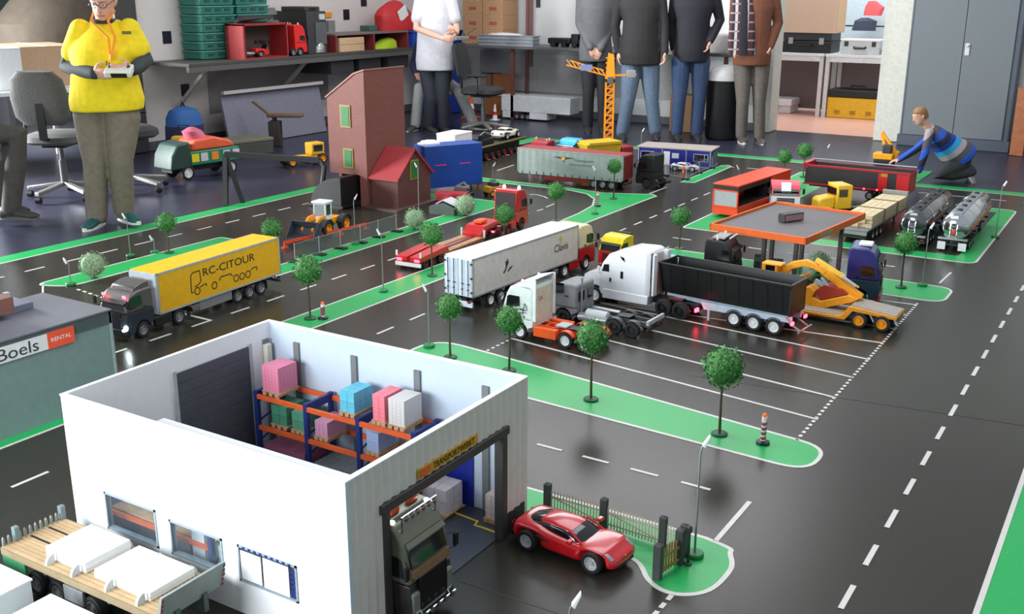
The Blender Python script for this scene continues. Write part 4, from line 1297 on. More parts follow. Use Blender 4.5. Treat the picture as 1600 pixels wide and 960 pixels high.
for x in (-2.436, -2.18, -1.918, -1.657):
    M().box(x - .012, x + .012, y1 - T - .008, y1 - T, 0, .428).build('wall_post', postm, wb, smooth=0)
M().box(x0 + T, x0 + T + .008, 2.49, 2.515, 0, .425).build('wall_post', postm, wb, smooth=0)
M().box(x0 + T, x0 + T + .022, 2.488, 2.514, .33, .41).build('meter_box', mat('warm_white_box', (220, 214, 200), .5), wb, bev=.004)
M().box(-1.81, -1.705, y1 - T - .006, y1 - T, .003, .22).build('blue_door', mat('cobalt_door', (26, 44, 150), .45), wb, bev=.001)
# office strip along the left wall
M().box(-2.30, -1.545, y0 + T, 1.835, .405, .425).build('office_roof', panel, wb, smooth=0)
M().box(-2.30, -1.545, 1.828, 1.835, .26, .405).build('office_wall', panel, wb, smooth=0)
# windows
gl = mat('window_pane', (225, 235, 240), .03, alpha=.04)
wf = mat('window_frame_grey', (150, 164, 176), .4)
for i, (a, b, c, d) in enumerate(W3):
    m = M()
    for q in ((a, b, c, c + .006), (a, b, d - .006, d), (a, a + .006, c, d), (b - .006, b, c, d)):
        m.box(q[0], q[1], y0 - .003, y0 + T + .003, q[2], q[3])
    f = m.build('window_frame', wf, wb, smooth=0)
    M().box(a, b, y0 + .005, y0 + .0065, c, d).build('window_pane', gl, f, smooth=0)
    if i == 2:
        for (p, q, r_, s_) in ((a + .012, a + .085, c + .012, d - .012), (a + .092, b - .026, c + .010, d - .010)):
            M().box(p, q, y0 - .0045, y0 - .0025, r_, s_).build('poster_panel', white, f, smooth=0)
        for k in range(9):
            M().box(a + .02 + k * .02, a + .028 + k * .02, y0 - .0045, y0 - .003, d - .006, d).build('frame_stripe', blue, f, smooth=0)
        for k in range(6):
            M().box(b - .02, b - .006, y0 - .0045, y0 - .003, c + .012 + k * .014, c + .020 + k * .014).build('frame_stripe', blue, f, smooth=0)
# sign
M().box(x1 + .004, x1 + .008, 1.985, 2.262, .374, .402).build('sign_board', mat('sign_yellow', (206, 160, 48), .5), wb, smooth=0)
M().box(x1 + .008, x1 + .0095, 1.99, 2.035, .377, .399).build('sign_emblem', mat('sign_orange', (226, 110, 40), .5), wb, smooth=0)
text('lettering', 'TRANSPORTWERKT', mat('sign_ink', (60, 46, 24), .5), wb, (x1 + .0085, 2.148, .3875), FACE_PX, .026, .83)

# pallet racking with its loads
rack = thing('pallet_rack', 'pallet rack with blue uprights and orange beams along the inside rear wall', 'rack', (0, 0, 0))
ub = mat('rack_upright_blue', (30, 48, 116), .45)
ob = mat('rack_beam_orange', (228, 96, 44), .45)
RX = [-2.50, -2.275, -2.052, -1.83]
for x in RX:
    m = M().box(x - .008, x + .008, 2.378, 2.392, .003, .285).box(x - .008, x + .008, 2.50, 2.514, .003, .285)
    for k in range(4):
        m.bar((x, 2.385, .03 + .07 * k), (x, 2.507, .065 + .07 * k), .005)
    m.box(x - .006, x + .006, 2.385, 2.507, .255, .283).build('upright', ub, rack, smooth=0)
for a, b in zip(RX, RX[1:]):
    for z in (.145, .258):
        for y in (2.383, 2.509):
            M().box(a + .008, b - .008, y - .005, y + .005, z, z + .015).build('beam', ob, rack, smooth=0)
# goods on pallets
pw = mat('pallet_wood', (188, 150, 112), .6, var=.2)


def pallet_load(label, x, y, z, w_, d_, h, colr, name='pallet_load', rz=0.0, nx=4, nz=6, colour2=None):
    t = thing(name, label, 'pallet load', (x, y, z), rz, 'pallet loads in the warehouse')
    m = M()
    for k in range(3):
        xx = -w_ / 2 + w_ * (k + .5) / 3
        m.box(xx - .008, xx + .008, -d_ / 2, d_ / 2, 0, .010)
    for k in range(5):
        yy = -d_ / 2 + d_ * (k + .5) / 5
        m.box(-w_ / 2, w_ / 2, yy - .008, yy + .008, .010, .014)
    m.build('pallet', pw, t, smooth=0)
    cm = mat('load_' + colr[0], colr[1], .5, var=.1)
    cw, ch = (w_ - .008) / nx, h / nz
    ny = max(2, int(round((d_ - .008) / cw)))
    cy = (d_ - .008) / ny
    for a in range(nx):
        for b in range(ny):
            for c in range(nz):
                if 0 < a < nx - 1 and 0 < b < ny - 1 and c < nz - 1:
                    continue
                key = (colr[0], nx, nz, w_, d_, h)
                if key not in PACK:
                    PACK[key] = M().box(-cw * .48, cw * .48, -cy * .48, cy * .48, 0, ch * .97).mesh('pack', cm, 0)
                inst('pack', PACK[key], t, (-w_ / 2 + .004 + cw * (a + .5), -d_ / 2 + .004 + cy * (b + .5), .0142 + ch * c))
    return t


PACK = {}
zt, zl = .2735, .1605
pallet_load('pink crates stacked on a pallet at the left end of the top shelf', -2.44, 2.44, zt, .082, .10, .090, ('pink', (222, 130, 158)), nx=5, nz=7)
pallet_load('bright blue wrapped boxes on a pallet on the middle of the top shelf', -2.105, 2.44, zt, .068, .10, .072, ('sky', (98, 188, 214)), nx=2, nz=2)
pallet_load('salmon pink boxes on the right part of the top shelf', -1.975, 2.44, zt, .056, .10, .086, ('salmon', (232, 124, 138)), nx=2, nz=6)
pallet_load('pale grey packs on the top shelf right of the salmon boxes', -1.905, 2.44, zt, .070, .10, .086, ('palegrey', (206, 202, 202)), nx=4, nz=8)
pallet_load('dark green boxes on the lower shelf at the left', -2.41, 2.44, zl, .078, .10, .068, ('green', (70, 140, 112)), nx=2, nz=2)
pallet_load('green boxes on the lower shelf beside the second blue upright', -2.325, 2.44, zl, .062, .10, .064, ('green2', (84, 152, 124)), nx=2, nz=2)
pallet_load('mauve crates on the lower shelf between two uprights', -2.222, 2.44, zl, .062, .10, .054, ('mauve', (204, 146, 176)), nx=3, nz=5)
pallet_load('lilac blue packs on the lower shelf right of the third upright', -2.005, 2.44, zl, .056, .10, .066, ('lilac', (160, 178, 218)), nx=4, nz=2)
pallet_load('mauve crates on the floor under the left shelf', -2.39, 2.445, .003, .19, .12, .075, ('mauve2', (170, 100, 130)), nx=7, nz=4)
pallet_load('grey packs on the floor under the middle shelf', -2.17, 2.445, .003, .18, .12, .06, ('grey', (130, 138, 142)), nx=6, nz=4)
pallet_load('orange and yellow parts pallet on the floor beside the blue door', -1.93, 2.47, .003, .10, .10, .05, ('ochre', (206, 130, 60)), nx=3, nz=2)
pallet_load('white foil wrapped block on a pallet before the blue door', -1.775, 2.452, .003, .10, .10, .085, ('foil', (206, 198, 202)), nx=2, nz=2)
pallet_load('small pale stack just inside the right door post', -1.60, 2.49, .003, .05, .06, .08, ('foil2', (206, 190, 186)), nx=2, nz=4)
pallet_load('white block seen through the middle window', -2.12, 1.79, .003, .06, .06, .17, ('white', (236, 238, 238)), nx=1, nz=1)
pallet_load('pale mint packs seen through the middle window on the right', -2.0, 1.79, .003, .09, .06, .115, ('mint', (190, 210, 208)), nx=4, nz=3)
rk2 = thing('pallet_rack', 'short rack with orange beams seen through the left warehouse windows', 'rack', (0, 0, 0))
for x in (-2.255, -2.065):
    M().box(x - .007, x + .007, 1.755, 1.769, .003, .26).bar((x, 1.77, .05), (x, 1.85, .2), .005).box(x - .007, x + .007, 1.85, 1.864, .003, .26).build('upright', ub, rk2, smooth=0)
for a, b in ((-2.50, -2.262), (-2.248, -2.072)):
    for y in (1.762, 1.857):
        M().box(a, b, y - .005, y + .005, .105, .118).build('beam', ob, rk2, smooth=0)
    M().box(a, b, 1.77, 1.85, .118, .122).build('shelf_board', pw, rk2, smooth=0)
M().box(-2.507, -2.493, 1.755, 1.864, .003, .26).build('upright', ub, rk2, smooth=0)

# lorry leaving the warehouse
ol = mat('olive_pearl_paint', (112, 116, 100), .3, .3, coat=.5)
t = cabover('lorry_tractor', 'olive grey show lorry with orange beacons coming out of the warehouse door', (-1.455, 1.953, 0), rad(0), ol, mat('dark_show_paint', (46, 48, 45), .35, coat=.4), H=.305, split=.135, L=.45, axles=(-.095, -.36), grille=mat('piano_black', (16, 16, 18), .2), bumper=mat('dark_show_paint', (60, 62, 58), .35), bar=True, chassis=black, zb=.180, vis=.010, visor=ol)
for s in (1, -1):
    M().ball((0, 0, 0), (.008, .009, .006), 12, 6).build('roof_marker', white_lamp, t, (-.066, s * .074, .296))
    M().box(-.098, -.080, s * .040 - .020, s * .040 + .020, .300, .318).build('roof_beacon', mat('orange_beacon', (226, 84, 30), .3), t, bev=.005)
    M().prism([(.0, .05), (.008, .05), (.008, .115), (-.04, .125), (-.04, .05)], s * .066 - .022, s * .066 + .022).build('wing_panel', mat('sage_grey_paint', (116, 124, 112), .3, coat=.5), t, bev=.006)
M().tube([(.016, -.085, .045), (.016, .085, .045)], .004, 8).tube([(.016, -.06, .045), (.006, -.06, .06)], .003, 6).tube([(.016, .06, .045), (.006, .06, .06)], .003, 6).build('bull_bar', chrome, t)
for k in range(5):
    M().lathe([(.003, 0), (.008, .004), (.008, .009), (.001, .010)], 10, (.018, (k - 2) * .03, .050), 'x').build('bar_lamp', chrome, t)
M().box(-.004, .010, -.060, .060, .058, .156).build('grille_panel', mat('piano_black', (16, 16, 18), .2), t, bev=.003)
M().prism([(-.004, .157), (.010, .157), (.004, .176), (-.010, .176)], -.078, .078).build('wiper_panel', mat('wood_trim_brown', (112, 84, 58), .4), t)

# garden fence and gate
fence = thing('picket_fence', 'grey brown picket fence between dark posts along the warehouse garden', 'fence', (0, 0, 0))
fw = mat('weathered_picket', (204, 188, 176), .7, var=.10)
fp = mat('dark_post', (66, 68, 70), .6)
FX = [-1.49, -1.29, -1.088, -1.015]
for x, h in zip(FX, (.098, .100, .100, .102)):
    y = 2.626 if x < -1.1 else (2.615 if x < -1.05 else 2.60)
    M().prism([(x - .010, y - .010), (x + .010, y - .010), (x + .010, y + .010), (x - .010, y + .010)], 0, h, 'z').add([(x - .011, y - .011, h), (x + .011, y - .011, h), (x + .011, y + .011, h), (x - .011, y + .011, h), (x, y, h + .007)], [(0, 1, 4), (1, 2, 4), (2, 3, 4), (3, 0, 4)]).build('fence_post', fp, fence, smooth=0)
pk = M().prism([(-.0024, 0), (.0024, 0), (.0024, .070), (0, .076), (-.0024, .070)], -.0009, .0009).mesh('picket', fw, 0)
for i, (a, b) in enumerate(zip(FX, FX[1:])):
    ya, yb = (2.626, 2.615)[i == 2], (2.626, 2.615, 2.60)[i]
    n = int(round((b - a - .03) / .0108))
    for k in range(n + 1):
        x = a + .015 + (b - a - .03) * k / n
        inst('picket', pk, fence, (x, ya + (yb - ya) * k / n, .006))
    for z in (.018, .056):
        M().bar((a + .008, ya + .003, z), (b - .008, yb + .003, z), .0025, .005).build('fence_rail', fw, fence, smooth=0)
    if i < 2:
        M().bar((a + .010, ya + .003, .056), (b - .010, yb + .003, .018), .0025, .005).build('fence_brace', fw, fence, smooth=0)
gate = thing('garden_gate', 'small picket gate standing open between two dark posts', 'gate', (0, 0, 0))
GA, GB = Vector((-1.028, 2.445, 0)), Vector((-1.008, 2.552, 0))
for p, h in ((GA, .108), (GB, .112)):
    M().box(p.x - .011, p.x + .011, p.y - .011, p.y + .011, 0, h).add([(p.x - .012, p.y - .012, h), (p.x + .012, p.y - .012, h), (p.x + .012, p.y + .012, h), (p.x - .012, p.y + .012, h), (p.x, p.y, h + .007)], [(0, 1, 4), (1, 2, 4), (2, 3, 4), (3, 0, 4)]).build('gate_post', fp, gate, smooth=0)
gw = mat('gate_picket_tan', (150, 124, 70), .7, var=.15)
for k in range(7):
    p = GA + (GB - GA) * (.14 + .72 * k / 6)
    h = .070 + .012 * math.sin(PI * k / 6)
    M().prism([(-.0034, 0), (.0034, 0), (.0034, h), (0, h + .006), (-.0034, h)], -.0012, .0012).build('picket', gw, gate, (p.x, p.y, .008), (0, 0, PI / 2 - .18), smooth=0)
for z in (.022, .062):
    M().bar(GA + Vector((.003, .01, z)), GB + Vector((.003, -.01, z)), .003, .008).build('gate_rail', gw, gate, smooth=0)
t = tag(M().lathe([(.012, 0), (.012, .004), (.004, .006), (.0035, .10), (.007, .103), (.008, .118), (.003, .124)], 12).build('intercom_post', dgrey, None, (-.985, 2.565, .0015)), 'slim dark signal post behind the gate posts', 'post')

# ---------------------------------------------------------------- depot at the left edge
dp = thing('depot_building', 'teal grey depot building with dark roof and orange white name sign', 'building', (0, 0, 0))
fx, dz_ = -3.462, .372
dw = mat('teal_grey_cladding', (114, 138, 134), .5, var=.05)
M().box(fx - .42, fx, 1.05, 2.55, 0, dz_ - .055).build('main_wall', dw, dp, smooth=0)
M().box(fx - .425, fx + .004, 1.045, 2.555, dz_ - .055, dz_ - .004).build('fascia', mat('fascia_dark_teal', (72, 84, 82), .5), dp, smooth=0)
rf = mat('slate_roof', (104, 104, 112), .6, var=.08, scale=12)
for k in range(4):
    M().box(fx - .43, fx + .008, 1.04 + k * .38, 1.04 + k * .38 + .378, dz_ - .004, dz_ + .003).build('roof_panel', rf, dp, smooth=0, bev=.001)
M().box(fx - .002, fx + .004, 2.545, 2.556, 0, dz_).build('corner_strip', mat('corner_light_grey', (140, 160, 156), .5), dp, smooth=0)
M().box(fx - .42, fx - .26, 1.95, 2.40, dz_ + .003, dz_ + .03).build('roof_step', mat('roof_blue_grey', (116, 122, 142), .6), dp, smooth=0, bev=.002)
M().box(fx - .30, fx - .28, 2.30, 2.32, dz_ + .003, dz_ + .085).build('roof_post', lgrey, dp)
M().box(fx - .34, fx - .20, 2.10, 2.28, dz_ + .03, dz_ + .09).build('roof_box', mat('brick_red_brown', (120, 78, 66), .7), dp)
sy = lambda px, py: None
A_, B_, C_ = 2.264, 2.38, 1.977
zs_ = (0.289 + 0.355) / 2
M().box(fx + .004, fx + .0075, C_, A_, zs_ - .030, zs_ + .030).build('sign_board', mat('sign_white', (220, 222, 220), .5), dp, smooth=0)
M().box(fx + .004, fx + .008, A_, B_, zs_ - .032, zs_ + .032).build('sign_square', mat('sign_orange_red', (230, 84, 50), .5), dp, smooth=0)
text('lettering', 'Boels', mat('sign_dark', (48, 52, 54), .5), dp, (fx + .0078, 2.141, zs_ - .002), FACE_PX, .066, 1.2)
text('lettering', 'RENTAL', mat('sign_white', (220, 222, 220), .5), dp, (fx + .0084, (A_ + B_) / 2, zs_), FACE_PX, .022, 1.1)

# ---------------------------------------------------------------- flatbed with panels at the bottom left
fb = thing('flatbed_trailer', 'wood decked flatbed trailer with stake rack and tail ramp by the warehouse windows', 'trailer', (0, 0, 0))
plk = mat('deck_plank_oak', (190, 160, 122), .55, var=.16, scale=16)
DX0, DX1, DY0, DY1, DZ = -2.555, -1.93, 1.455, 1.65, .12
n = 14
for k in range(n):
    a = DY0 + (DY1 - DY0) * k / n
    M().box(DX0, DX1, a + .0011, a + (DY1 - DY0) / n - .0011, DZ - .008, DZ).build('deck_plank', plk, fb, smooth=0)
for y in (1.535, 1.592):
    M().box(-2.54, -2.40, y - .003, y + .003, DZ - .002, DZ + .0012).build('deck_slot', black, fb, smooth=0)
fg = mat('green_frame_paint', (64, 150, 100), .45)
m = M().box(DX0, DX1, DY0 - .004, DY0, DZ - .022, DZ - .002).box(DX0, DX1, DY1, DY1 + .004, DZ - .022, DZ - .002).box(DX0 - .004, DX0, DY0, DY1, DZ - .022, DZ - .002)
m.build('side_rail', mat('rail_tan', (150, 132, 104), .5), fb, smooth=0)
m = M().box(DX0, DX1 + .02, 1.50, 1.515, .06, DZ - .008).box(DX0, DX1 + .02, 1.59, 1.605, .06, DZ - .008)
for k in range(5):
    m.box(DX0 + .05 + k * .13, DX0 + .06 + k * .13, DY0, DY1, DZ - .03, DZ - .008)
m.build('chassis', mat('chassis_grey_green', (78, 92, 90), .5), fb, smooth=0)
M().box(DX0, DX0 + .10, DY0 - .002, DY0 + .006, .045, DZ - .022).build('front_guard', fg, fb, smooth=0)
M().box(-2.30, -2.22, DY0 + .002, DY0 + .012, .04, .085).build('stowage_box', mgrey, fb, bev=.002)
for x in (-2.435, -2.345, -2.20):
    for s in (1, -1):
        wheel(fb, x, 1.552 + s * .075, r=.036, side=s, rim=mat('dusty_rim', (120, 124, 124), .5))
for k in range(12):
    y = DY0 + .006 + (DY1 - DY0 - .012) * k / 11
    M().prism([(-.003, 0), (.003, 0), (.003, .020), (0, .026), (-.003, .020)], -.003, .003).build('stake', mat('stake_dull_grey', (136, 140, 132), .6), fb, (DX0 + .002, y, DZ), (0, 0, PI / 2), smooth=0)
for y in (DY0 + .045, DY1 - .004):
    M().box(DX0 - .006, DX0 + .010, y - .008, y + .008, DZ, DZ + .042).build('stake_post', mat('post_blue_grey', (116, 134, 138), .5), fb, bev=.002)
for x in (-2.36, -2.255, -2.12, -2.0):
    pr = [(0, 0)] + [(.026 * math.cos(a), .028 * math.sin(a)) for a in [PI / 2 * i / 6 for i in range(7)]]
    M().prism([(p[0] + DY0 - .004, p[1] + DZ) for p in [(0.03 - q[0], q[1]) for q in pr]], x - .004, x + .004, 'x').build('side_bracket', mat('bracket_pale_grey', (200, 208, 210), .45), fb)
    M().prism([(p[0] + DY1 - .026, p[1] + DZ) for p in pr], x - .004, x + .004, 'x').build('side_bracket', mat('bracket_pale_grey', (200, 208, 210), .45), fb)
rg = mat('ramp_grey', (142, 152, 148), .45)
M().prism([(DX1 + .004, DZ - .02), (DX1 + .012, DZ - .02), (DX1 + .03, DZ + .055), (DX1 + .022, DZ + .055)], DY0 + .0, DY1 + .012).build('tail_ramp', rg, fb)
for y in (DY0 + .0, DY1 + .006):
    for k in range(5):
        za, zb_ = DZ - .018 + k * .0146, DZ - .018 + (k + .55) * .0146
        q = .022 * 1
        M().prism([(DX1 + .0125 + (za - DZ + .02) * .24, za), (DX1 + .0135 + (za - DZ + .02) * .24, za), (DX1 + .0135 + (zb_ - DZ + .02) * .24, zb_), (DX1 + .0125 + (zb_ - DZ + .02) * .24, zb_)], y, y + .007).build('hazard_stripe', mat('hazard_red', (150, 60, 60), .5), fb, smooth=0)
wpn = mat('white_sheet', (240, 243, 244), .4, var=.01)
for lab, (xa, xb, nn) in (('stack of white sheets on the front half of the oak deck', (-2.40, -2.235, 5)), ('stack of white sheets on the rear half of the oak deck beside the tail ramp', (-2.20, -1.985, 4))):
    t = thing('sheet_stack', lab, 'sheets', ((xa + xb) / 2, 1.560, DZ + .0012), 0, 'sheet stacks on the flatbed')
    for k in range(nn):
        e = RND.uniform(-.003, .003)
        M().box((xa - xb) / 2 + e, (xb - xa) / 2 + e, -.072, .072, k * .0062, k * .0062 + .0058).build('sheet', wpn, t, smooth=0)
# white model huts in the corner
for lab, (xx, yy, sx_, sy_, h) in (('white box shaped model hut cut off by the bottom left corner', (-2.50, 1.30, .32, .19, .12)), ('white box shaped model hut lower at the bottom edge', (-2.13, 1.30, .26, .19, .10))):
    t = thing('model_hut', lab, 'model hut', (xx, yy, 0))
    M().box(-sx_ / 2, sx_ / 2, -sy_ / 2, sy_ / 2, 0, h - .006).build('walls', mat('hut_white', (232, 238, 240), .5, var=.02), t, smooth=0)
    M().box(-sx_ / 2 - .004, sx_ / 2 + .004, -sy_ / 2 - .004, sy_ / 2 + .004, h - .006, h).build('roof', wpn, t, smooth=0, bev=.001)

# ---------------------------------------------------------------- filling station
fs = thing('filling_station', 'filling station canopy with orange fascia and grey flat roof on dark columns', 'canopy', (-1.813, 6.045, 0), rad(-6.8))
hx, hy, cz0, cz1 = .295, .432, .262, .302
of = mat('fascia_orange', (222, 100, 30), .45)
m = M().box(-hx, hx, -hy, -hy + .012, cz0, cz1).box(-hx, hx, hy - .012, hy, cz0, cz1).box(-hx, -hx + .012, -hy, hy, cz0, cz1).box(hx - .012, hx, -hy, hy, cz0, cz1)
m.build('fascia', of, fs, smooth=0, bev=.002)
M().box(-hx + .012, hx - .012, -hy + .012, hy - .012, cz0 + .006, cz1 - .016).build('flat_roof', mat('roof_warm_grey', (104, 100, 102), .6, var=.05), fs, smooth=0)
M().box(hx, hx + .002, -.26, -.08, cz0 + .008, cz1 - .008).build('fascia_sign', mat('sign_dull_green', (150, 150, 110), .5), fs, smooth=0)
cm_ = mat('column_brown_grey', (82, 74, 72), .45)
for x, y in ((-.255, -.36), (-.01, -.30), (.21, -.36), (-.12, .05), (.05, .10), (.26, .16)):
    M().box(x - .011, x + .011, y - .011, y + .011, 0, cz0 + .012).build('column', cm_, fs, bev=.001)
t = thing('roof_container', 'small dark container model lying on the filling station roof', 'container', (-1.80, 6.03, .2862), rad(62))
M().box(-.075, .075, -.028, .028, .004, .052).build('container_body', mat('dark_container', (64, 54, 56), .5), t, bev=.002)
M().box(-.078, -.07, -.026, .026, .006, .050).build('container_door', black, t)
M().box(-.07, .07, -.0285, -.0275, .012, .044).build('label_panel', mat('faded_pink_panel', (140, 110, 112), .5), t)
for i, (x, y, lab) in enumerate(((-1.80, 5.84, 'dark fuel pump under the canopy nearest the excavator'), (-1.93, 5.90, 'dark fuel pump under the canopy nearer the black lorry'))):
    t = thing('fuel_pump', lab, 'fuel pump', (x, y, .001), rad(10), 'fuel pumps under the canopy')
    M().box(-.03, .03, -.018, .018, 0, .095).build('pump_body', mat('pump_dark_grey', (66, 70, 74), .45), t, bev=.004)
    M().box(-.022, .022, -.0195, -.0175, .055, .085).build('display', mat('pump_display', (120, 132, 128), .3), t)
    M().tube([(.03, 0, .08), (.045, -.005, .05), (.034, -.008, .02)], .003, 6).build('hose', black, t)
    M().box(-.045, .045, -.03, .03, 0, .006).build('kerb', lgrey, t)

# ---------------------------------------------------------------- brick tower and house, hopper, container
def brickmat(name, c1, c2, mortar, scale):
    m = bpy.data.materials.new(name)
    m.use_nodes = True
    nt = m.node_tree
    b = nt.nodes['Principled BSDF']
    tc = nt.nodes.new('ShaderNodeTexCoord')
    mp = nt.nodes.new('ShaderNodeMapping')
    mp.inputs['Rotation'].default_value = (PI / 2, 0, 0)
    sep = nt.nodes.new('ShaderNodeSeparateXYZ')
    add = nt.nodes.new('ShaderNodeMath')
    cmb = nt.nodes.new('ShaderNodeCombineXYZ')
    br = nt.nodes.new('ShaderNodeTexBrick')
    br.inputs['Scale'].default_value = scale
    for k, c in (('Color1', c1), ('Color2', c2), ('Mortar', mortar)):
        br.inputs[k].default_value = (*lin([x / 255 for x in c]), 1)
    br.inputs['Mortar Size'].default_value = .012
    nt.links.new(tc.outputs['Object'], sep.inputs[0])
    nt.links.new(sep.outputs['X'], add.inputs[0])
    nt.links.new(sep.outputs['Y'], add.inputs[1])
    nt.links.new(add.outputs[0], cmb.inputs['X'])
    nt.links.new(sep.outputs['Z'], cmb.inputs['Y'])
    nt.links.new(cmb.outputs[0], br.inputs['Vector'])
    nt.links.new(br.outputs['Color'], b.inputs['Base Color'])
    b.inputs['Roughness'].default_value = .7
    return m


bm1 = brickmat('red_brown_brick', (120, 68, 60), (114, 64, 56), (106, 62, 54), 9)
bm2 = brickmat('dark_brown_brick', (92, 52, 47), (86, 48, 44), (80, 48, 44), 9)
grn = mat('shutter_green', (26, 104, 46), .5)
brs = mat('window_frame_ochre', (138, 120, 48), .5)


def shutter(parent, face, a0, a1, z0, z1, at):
    if face == 'my':
        f = M().box(a0 - .012, a1 + .012, at - .006, at, z0 - .012, z1 + .012).build('window_frame', brs, parent, smooth=0)
        M().box(a0, a1, at - .009, at - .003, z0, z1).build('shutter', grn, f, smooth=0)
    else:
        f = M().box(at, at + .006, a0 - .012, a1 + .012, z0 - .012, z1 + .012).build('window_frame', brs, parent, smooth=0)
        M().box(at + .003, at + .009, a0, a1, z0, z1).build('shutter', grn, f, smooth=0)


tw = thing('brick_tower', 'tall red brown brick silo tower with stepped slanted top and green shutters', 'tower', (0, 0, 0))
TX0, TX1, TY0, TY1 = -5.44, -5.075, 6.12, 6.60
M().prism([(TX0, .235), (TX0, .80), (TX1 - .085, .985), (TX1, 1.015), (TX1, .235)], TY0, TY1).build('shaft', bm1, tw, smooth=0)
M().box(TX1 - .07, TX1, TY0, TY1, 0, .235).build('side_pier', bm1, tw, smooth=0)
M().box(TX0, TX1, TY1 - .06, TY1, 0, .235).build('back_wall', bm2, tw, smooth=0)
M().box(TX0, TX0 + .03, TY0 + .1, TY1, 0, .235).build('side_pier', bm1, tw, smooth=0)
M().prism([(TX0 - .012, .798), (TX1 - .09, .985), (TX1 + .006, 1.016), (TX1 + .006, 1.026), (TX1 - .095, .996), (TX0 - .012, .810)], TY0 - .006, TY1 + .006).build('roof_board', mat('roof_board_tan', (150, 112, 98), .7), tw, smooth=0)
shutter(tw, 'my', -5.30, -5.225, .60, .745, TY0)
shutter(tw, 'my', -5.285, -5.215, .295, .42, TY0)
hs = thing('brick_house', 'dark brown brick house with red gabled roof and one green shutter', 'house', (0, 0, 0))
HX0, HX1, HY0, HY1 = -5.062, -4.81, 6.15, 6.56
hy = (HY0 + HY1) / 2
m = M().prism([(HY0, .012), (HY1, .012), (HY1, .235), (hy, .425), (HY0, .235)], HX0, HX1, 'x')
m.build('walls', bm2, hs, smooth=0)
rr_ = mat('roof_red_felt', (150, 44, 48), .7, var=.06)
for q in (0, 1):
    ya, yb = (HY0 - .025, hy) if q == 0 else (HY1 + .025, hy)
    za, zb_ = .215, .428
    M().prism([(ya, za), (yb, zb_), (yb, zb_ + .014), (ya, za + .014)], HX0 - .004, HX1 + .02, 'x').build('roof_slope', rr_, hs, smooth=0)
shutter(hs, 'px', hy - .04, hy + .04, .215, .34, HX1)
M().box(HX0 + .004, HX1 + .05, HY0 - .08, HY1 + .1, 0, .012).build('base_plate', mat('base_brown', (84, 62, 56), .6), hs, smooth=0)
hp = thing('hopper', 'black curved hopper chute under the brick tower', 'hopper', (-5.32, 6.02, 0), 0)
pr = [(-.15, .03)] + [(-.15 + .30 * (1 - math.cos(a)) / 1.0, .02 + .22 * math.sin(a)) for a in [PI / 2 * i / 8 for i in range(1, 9)]] + [(.15, .03)]
M().prism(pr, -.10, .10).build('chute', mat('hopper_black', (20, 21, 22), .4), hp, smooth=30)
M().box(-.17, .17, -.11, .11, .012, .03).build('base_frame', black, hp)
# black conveyor frame left of the tower
cf = thing('conveyor_frame', 'black steel conveyor frame on splayed legs left of the brick tower', 'frame', (0, 0, 0))
P0, P1 = (-6.071, 5.652, 0.381), (-5.412, 5.979, 0.347)
for a in ((-6.019, 5.568, 0.0), (-5.997, 5.726, 0.0)):
    M().bar(a, P0, .035).build('leg', black, cf, smooth=0)
M().bar(P0, P1, .045, .04).build('beam', black, cf, smooth=0)
M().tube([P1, (-5.378, 5.987, 0.3), (-5.404, 5.972, 0.113), (-5.419, 5.962, 0.054)], .02, 8).build('curved_leg', black, cf)
t = thing('blue_container', 'large plain blue container box with two small magenta lights', 'container', (-4.965, 7.03, 0), rad(62))
cb = mat('container_blue', (20, 66, 150), .45, var=.05)
M().box(-.262, .262, -.10, .10, .045, .385).build('container_body', cb, t, bev=.004)
for x in (-.24, .24):
    for y in (-.08, .08):
        M().box(x - .012, x + .012, y - .012, y + .012, 0, .045).build('leg', mat('leg_ochre', (150, 104, 40), .5), t)
for x in (-.12, .10):
    M().box(x - .05, x + .05, -.1025, -.1, .225, .232).build('light_strip', mat('magenta_strip', (190, 20, 110), .4, emit=.6), t)
t = thing('roof_lamp', 'bright white lamp block on the left top of the blue container', 'lamp', (-5.06, 6.89, .385), rad(62))
M().box(-.08, .08, -.045, .045, 0, .014).build('lamp_base', white, t)
M().rings([((0, 0, .014), (.075, 0, 0), (0, .04, 0)), ((0, 0, .03), (.06, 0, 0), (0, .032, 0)), ((0, 0, .035), (.02, 0, 0), (0, .012, 0))], 16, 3).build('lamp_glass', mat('lit_warm_white', (255, 252, 244), .3, emit=3), t)
t = thing('site_hut', 'small grey green hut with pale flat sloping roof between the two pale bushes', 'hut', (-4.44, 6.27, 0), rad(6))
M().prism([(-.11, 0), (-.11, .055), (.0, .085), (.10, .05), (.10, 0)], -.09, .09).build('walls', mat('hut_grey_green', (76, 86, 80), .6), t)
M().prism([(-.07, .068), (-.01, .1), (.09, .068), (.09, .074), (-.01, .107), (-.07, .075)], -.06, .07).build('roof', mat('roof_pale_grey', (196, 196, 198), .5), t)
t = thing('red_skip', 'red open skip behind the grey hut', 'skip', (-4.60, 6.55, 0), rad(20))
M().prism([(-.08, 0), (.08, 0), (.12, .085), (-.12, .085)], -.06, .06).build('skip_body', red, t, bev=.004)
M().box(-.12, .12, -.064, .064, .082, .092).build('skip_rim', red, t)
t = thing('yellow_dumper', 'small ochre machine under the right end of the blue container', 'machine', (-4.52, 7.02, 0), rad(70))
M().box(-.07, .07, -.045, .045, .03, .08).build('body', mat('dull_ochre', (176, 126, 30), .5), t, bev=.006)
M().box(-.03, .03, -.04, .04, .08, .11).build('seat_box', dgrey, t, bev=.004)
for x in (-.045, .045):
    axle(t, x, .1, r=.025, wd=.02, rim=amber)
t = thing('engine_model', 'grey engine parts standing under the blue container', 'machine', (-4.66, 6.78, 0), rad(10))
M().box(-.08, .08, -.05, .05, 0, .05).build('base', black, t, bev=.004)
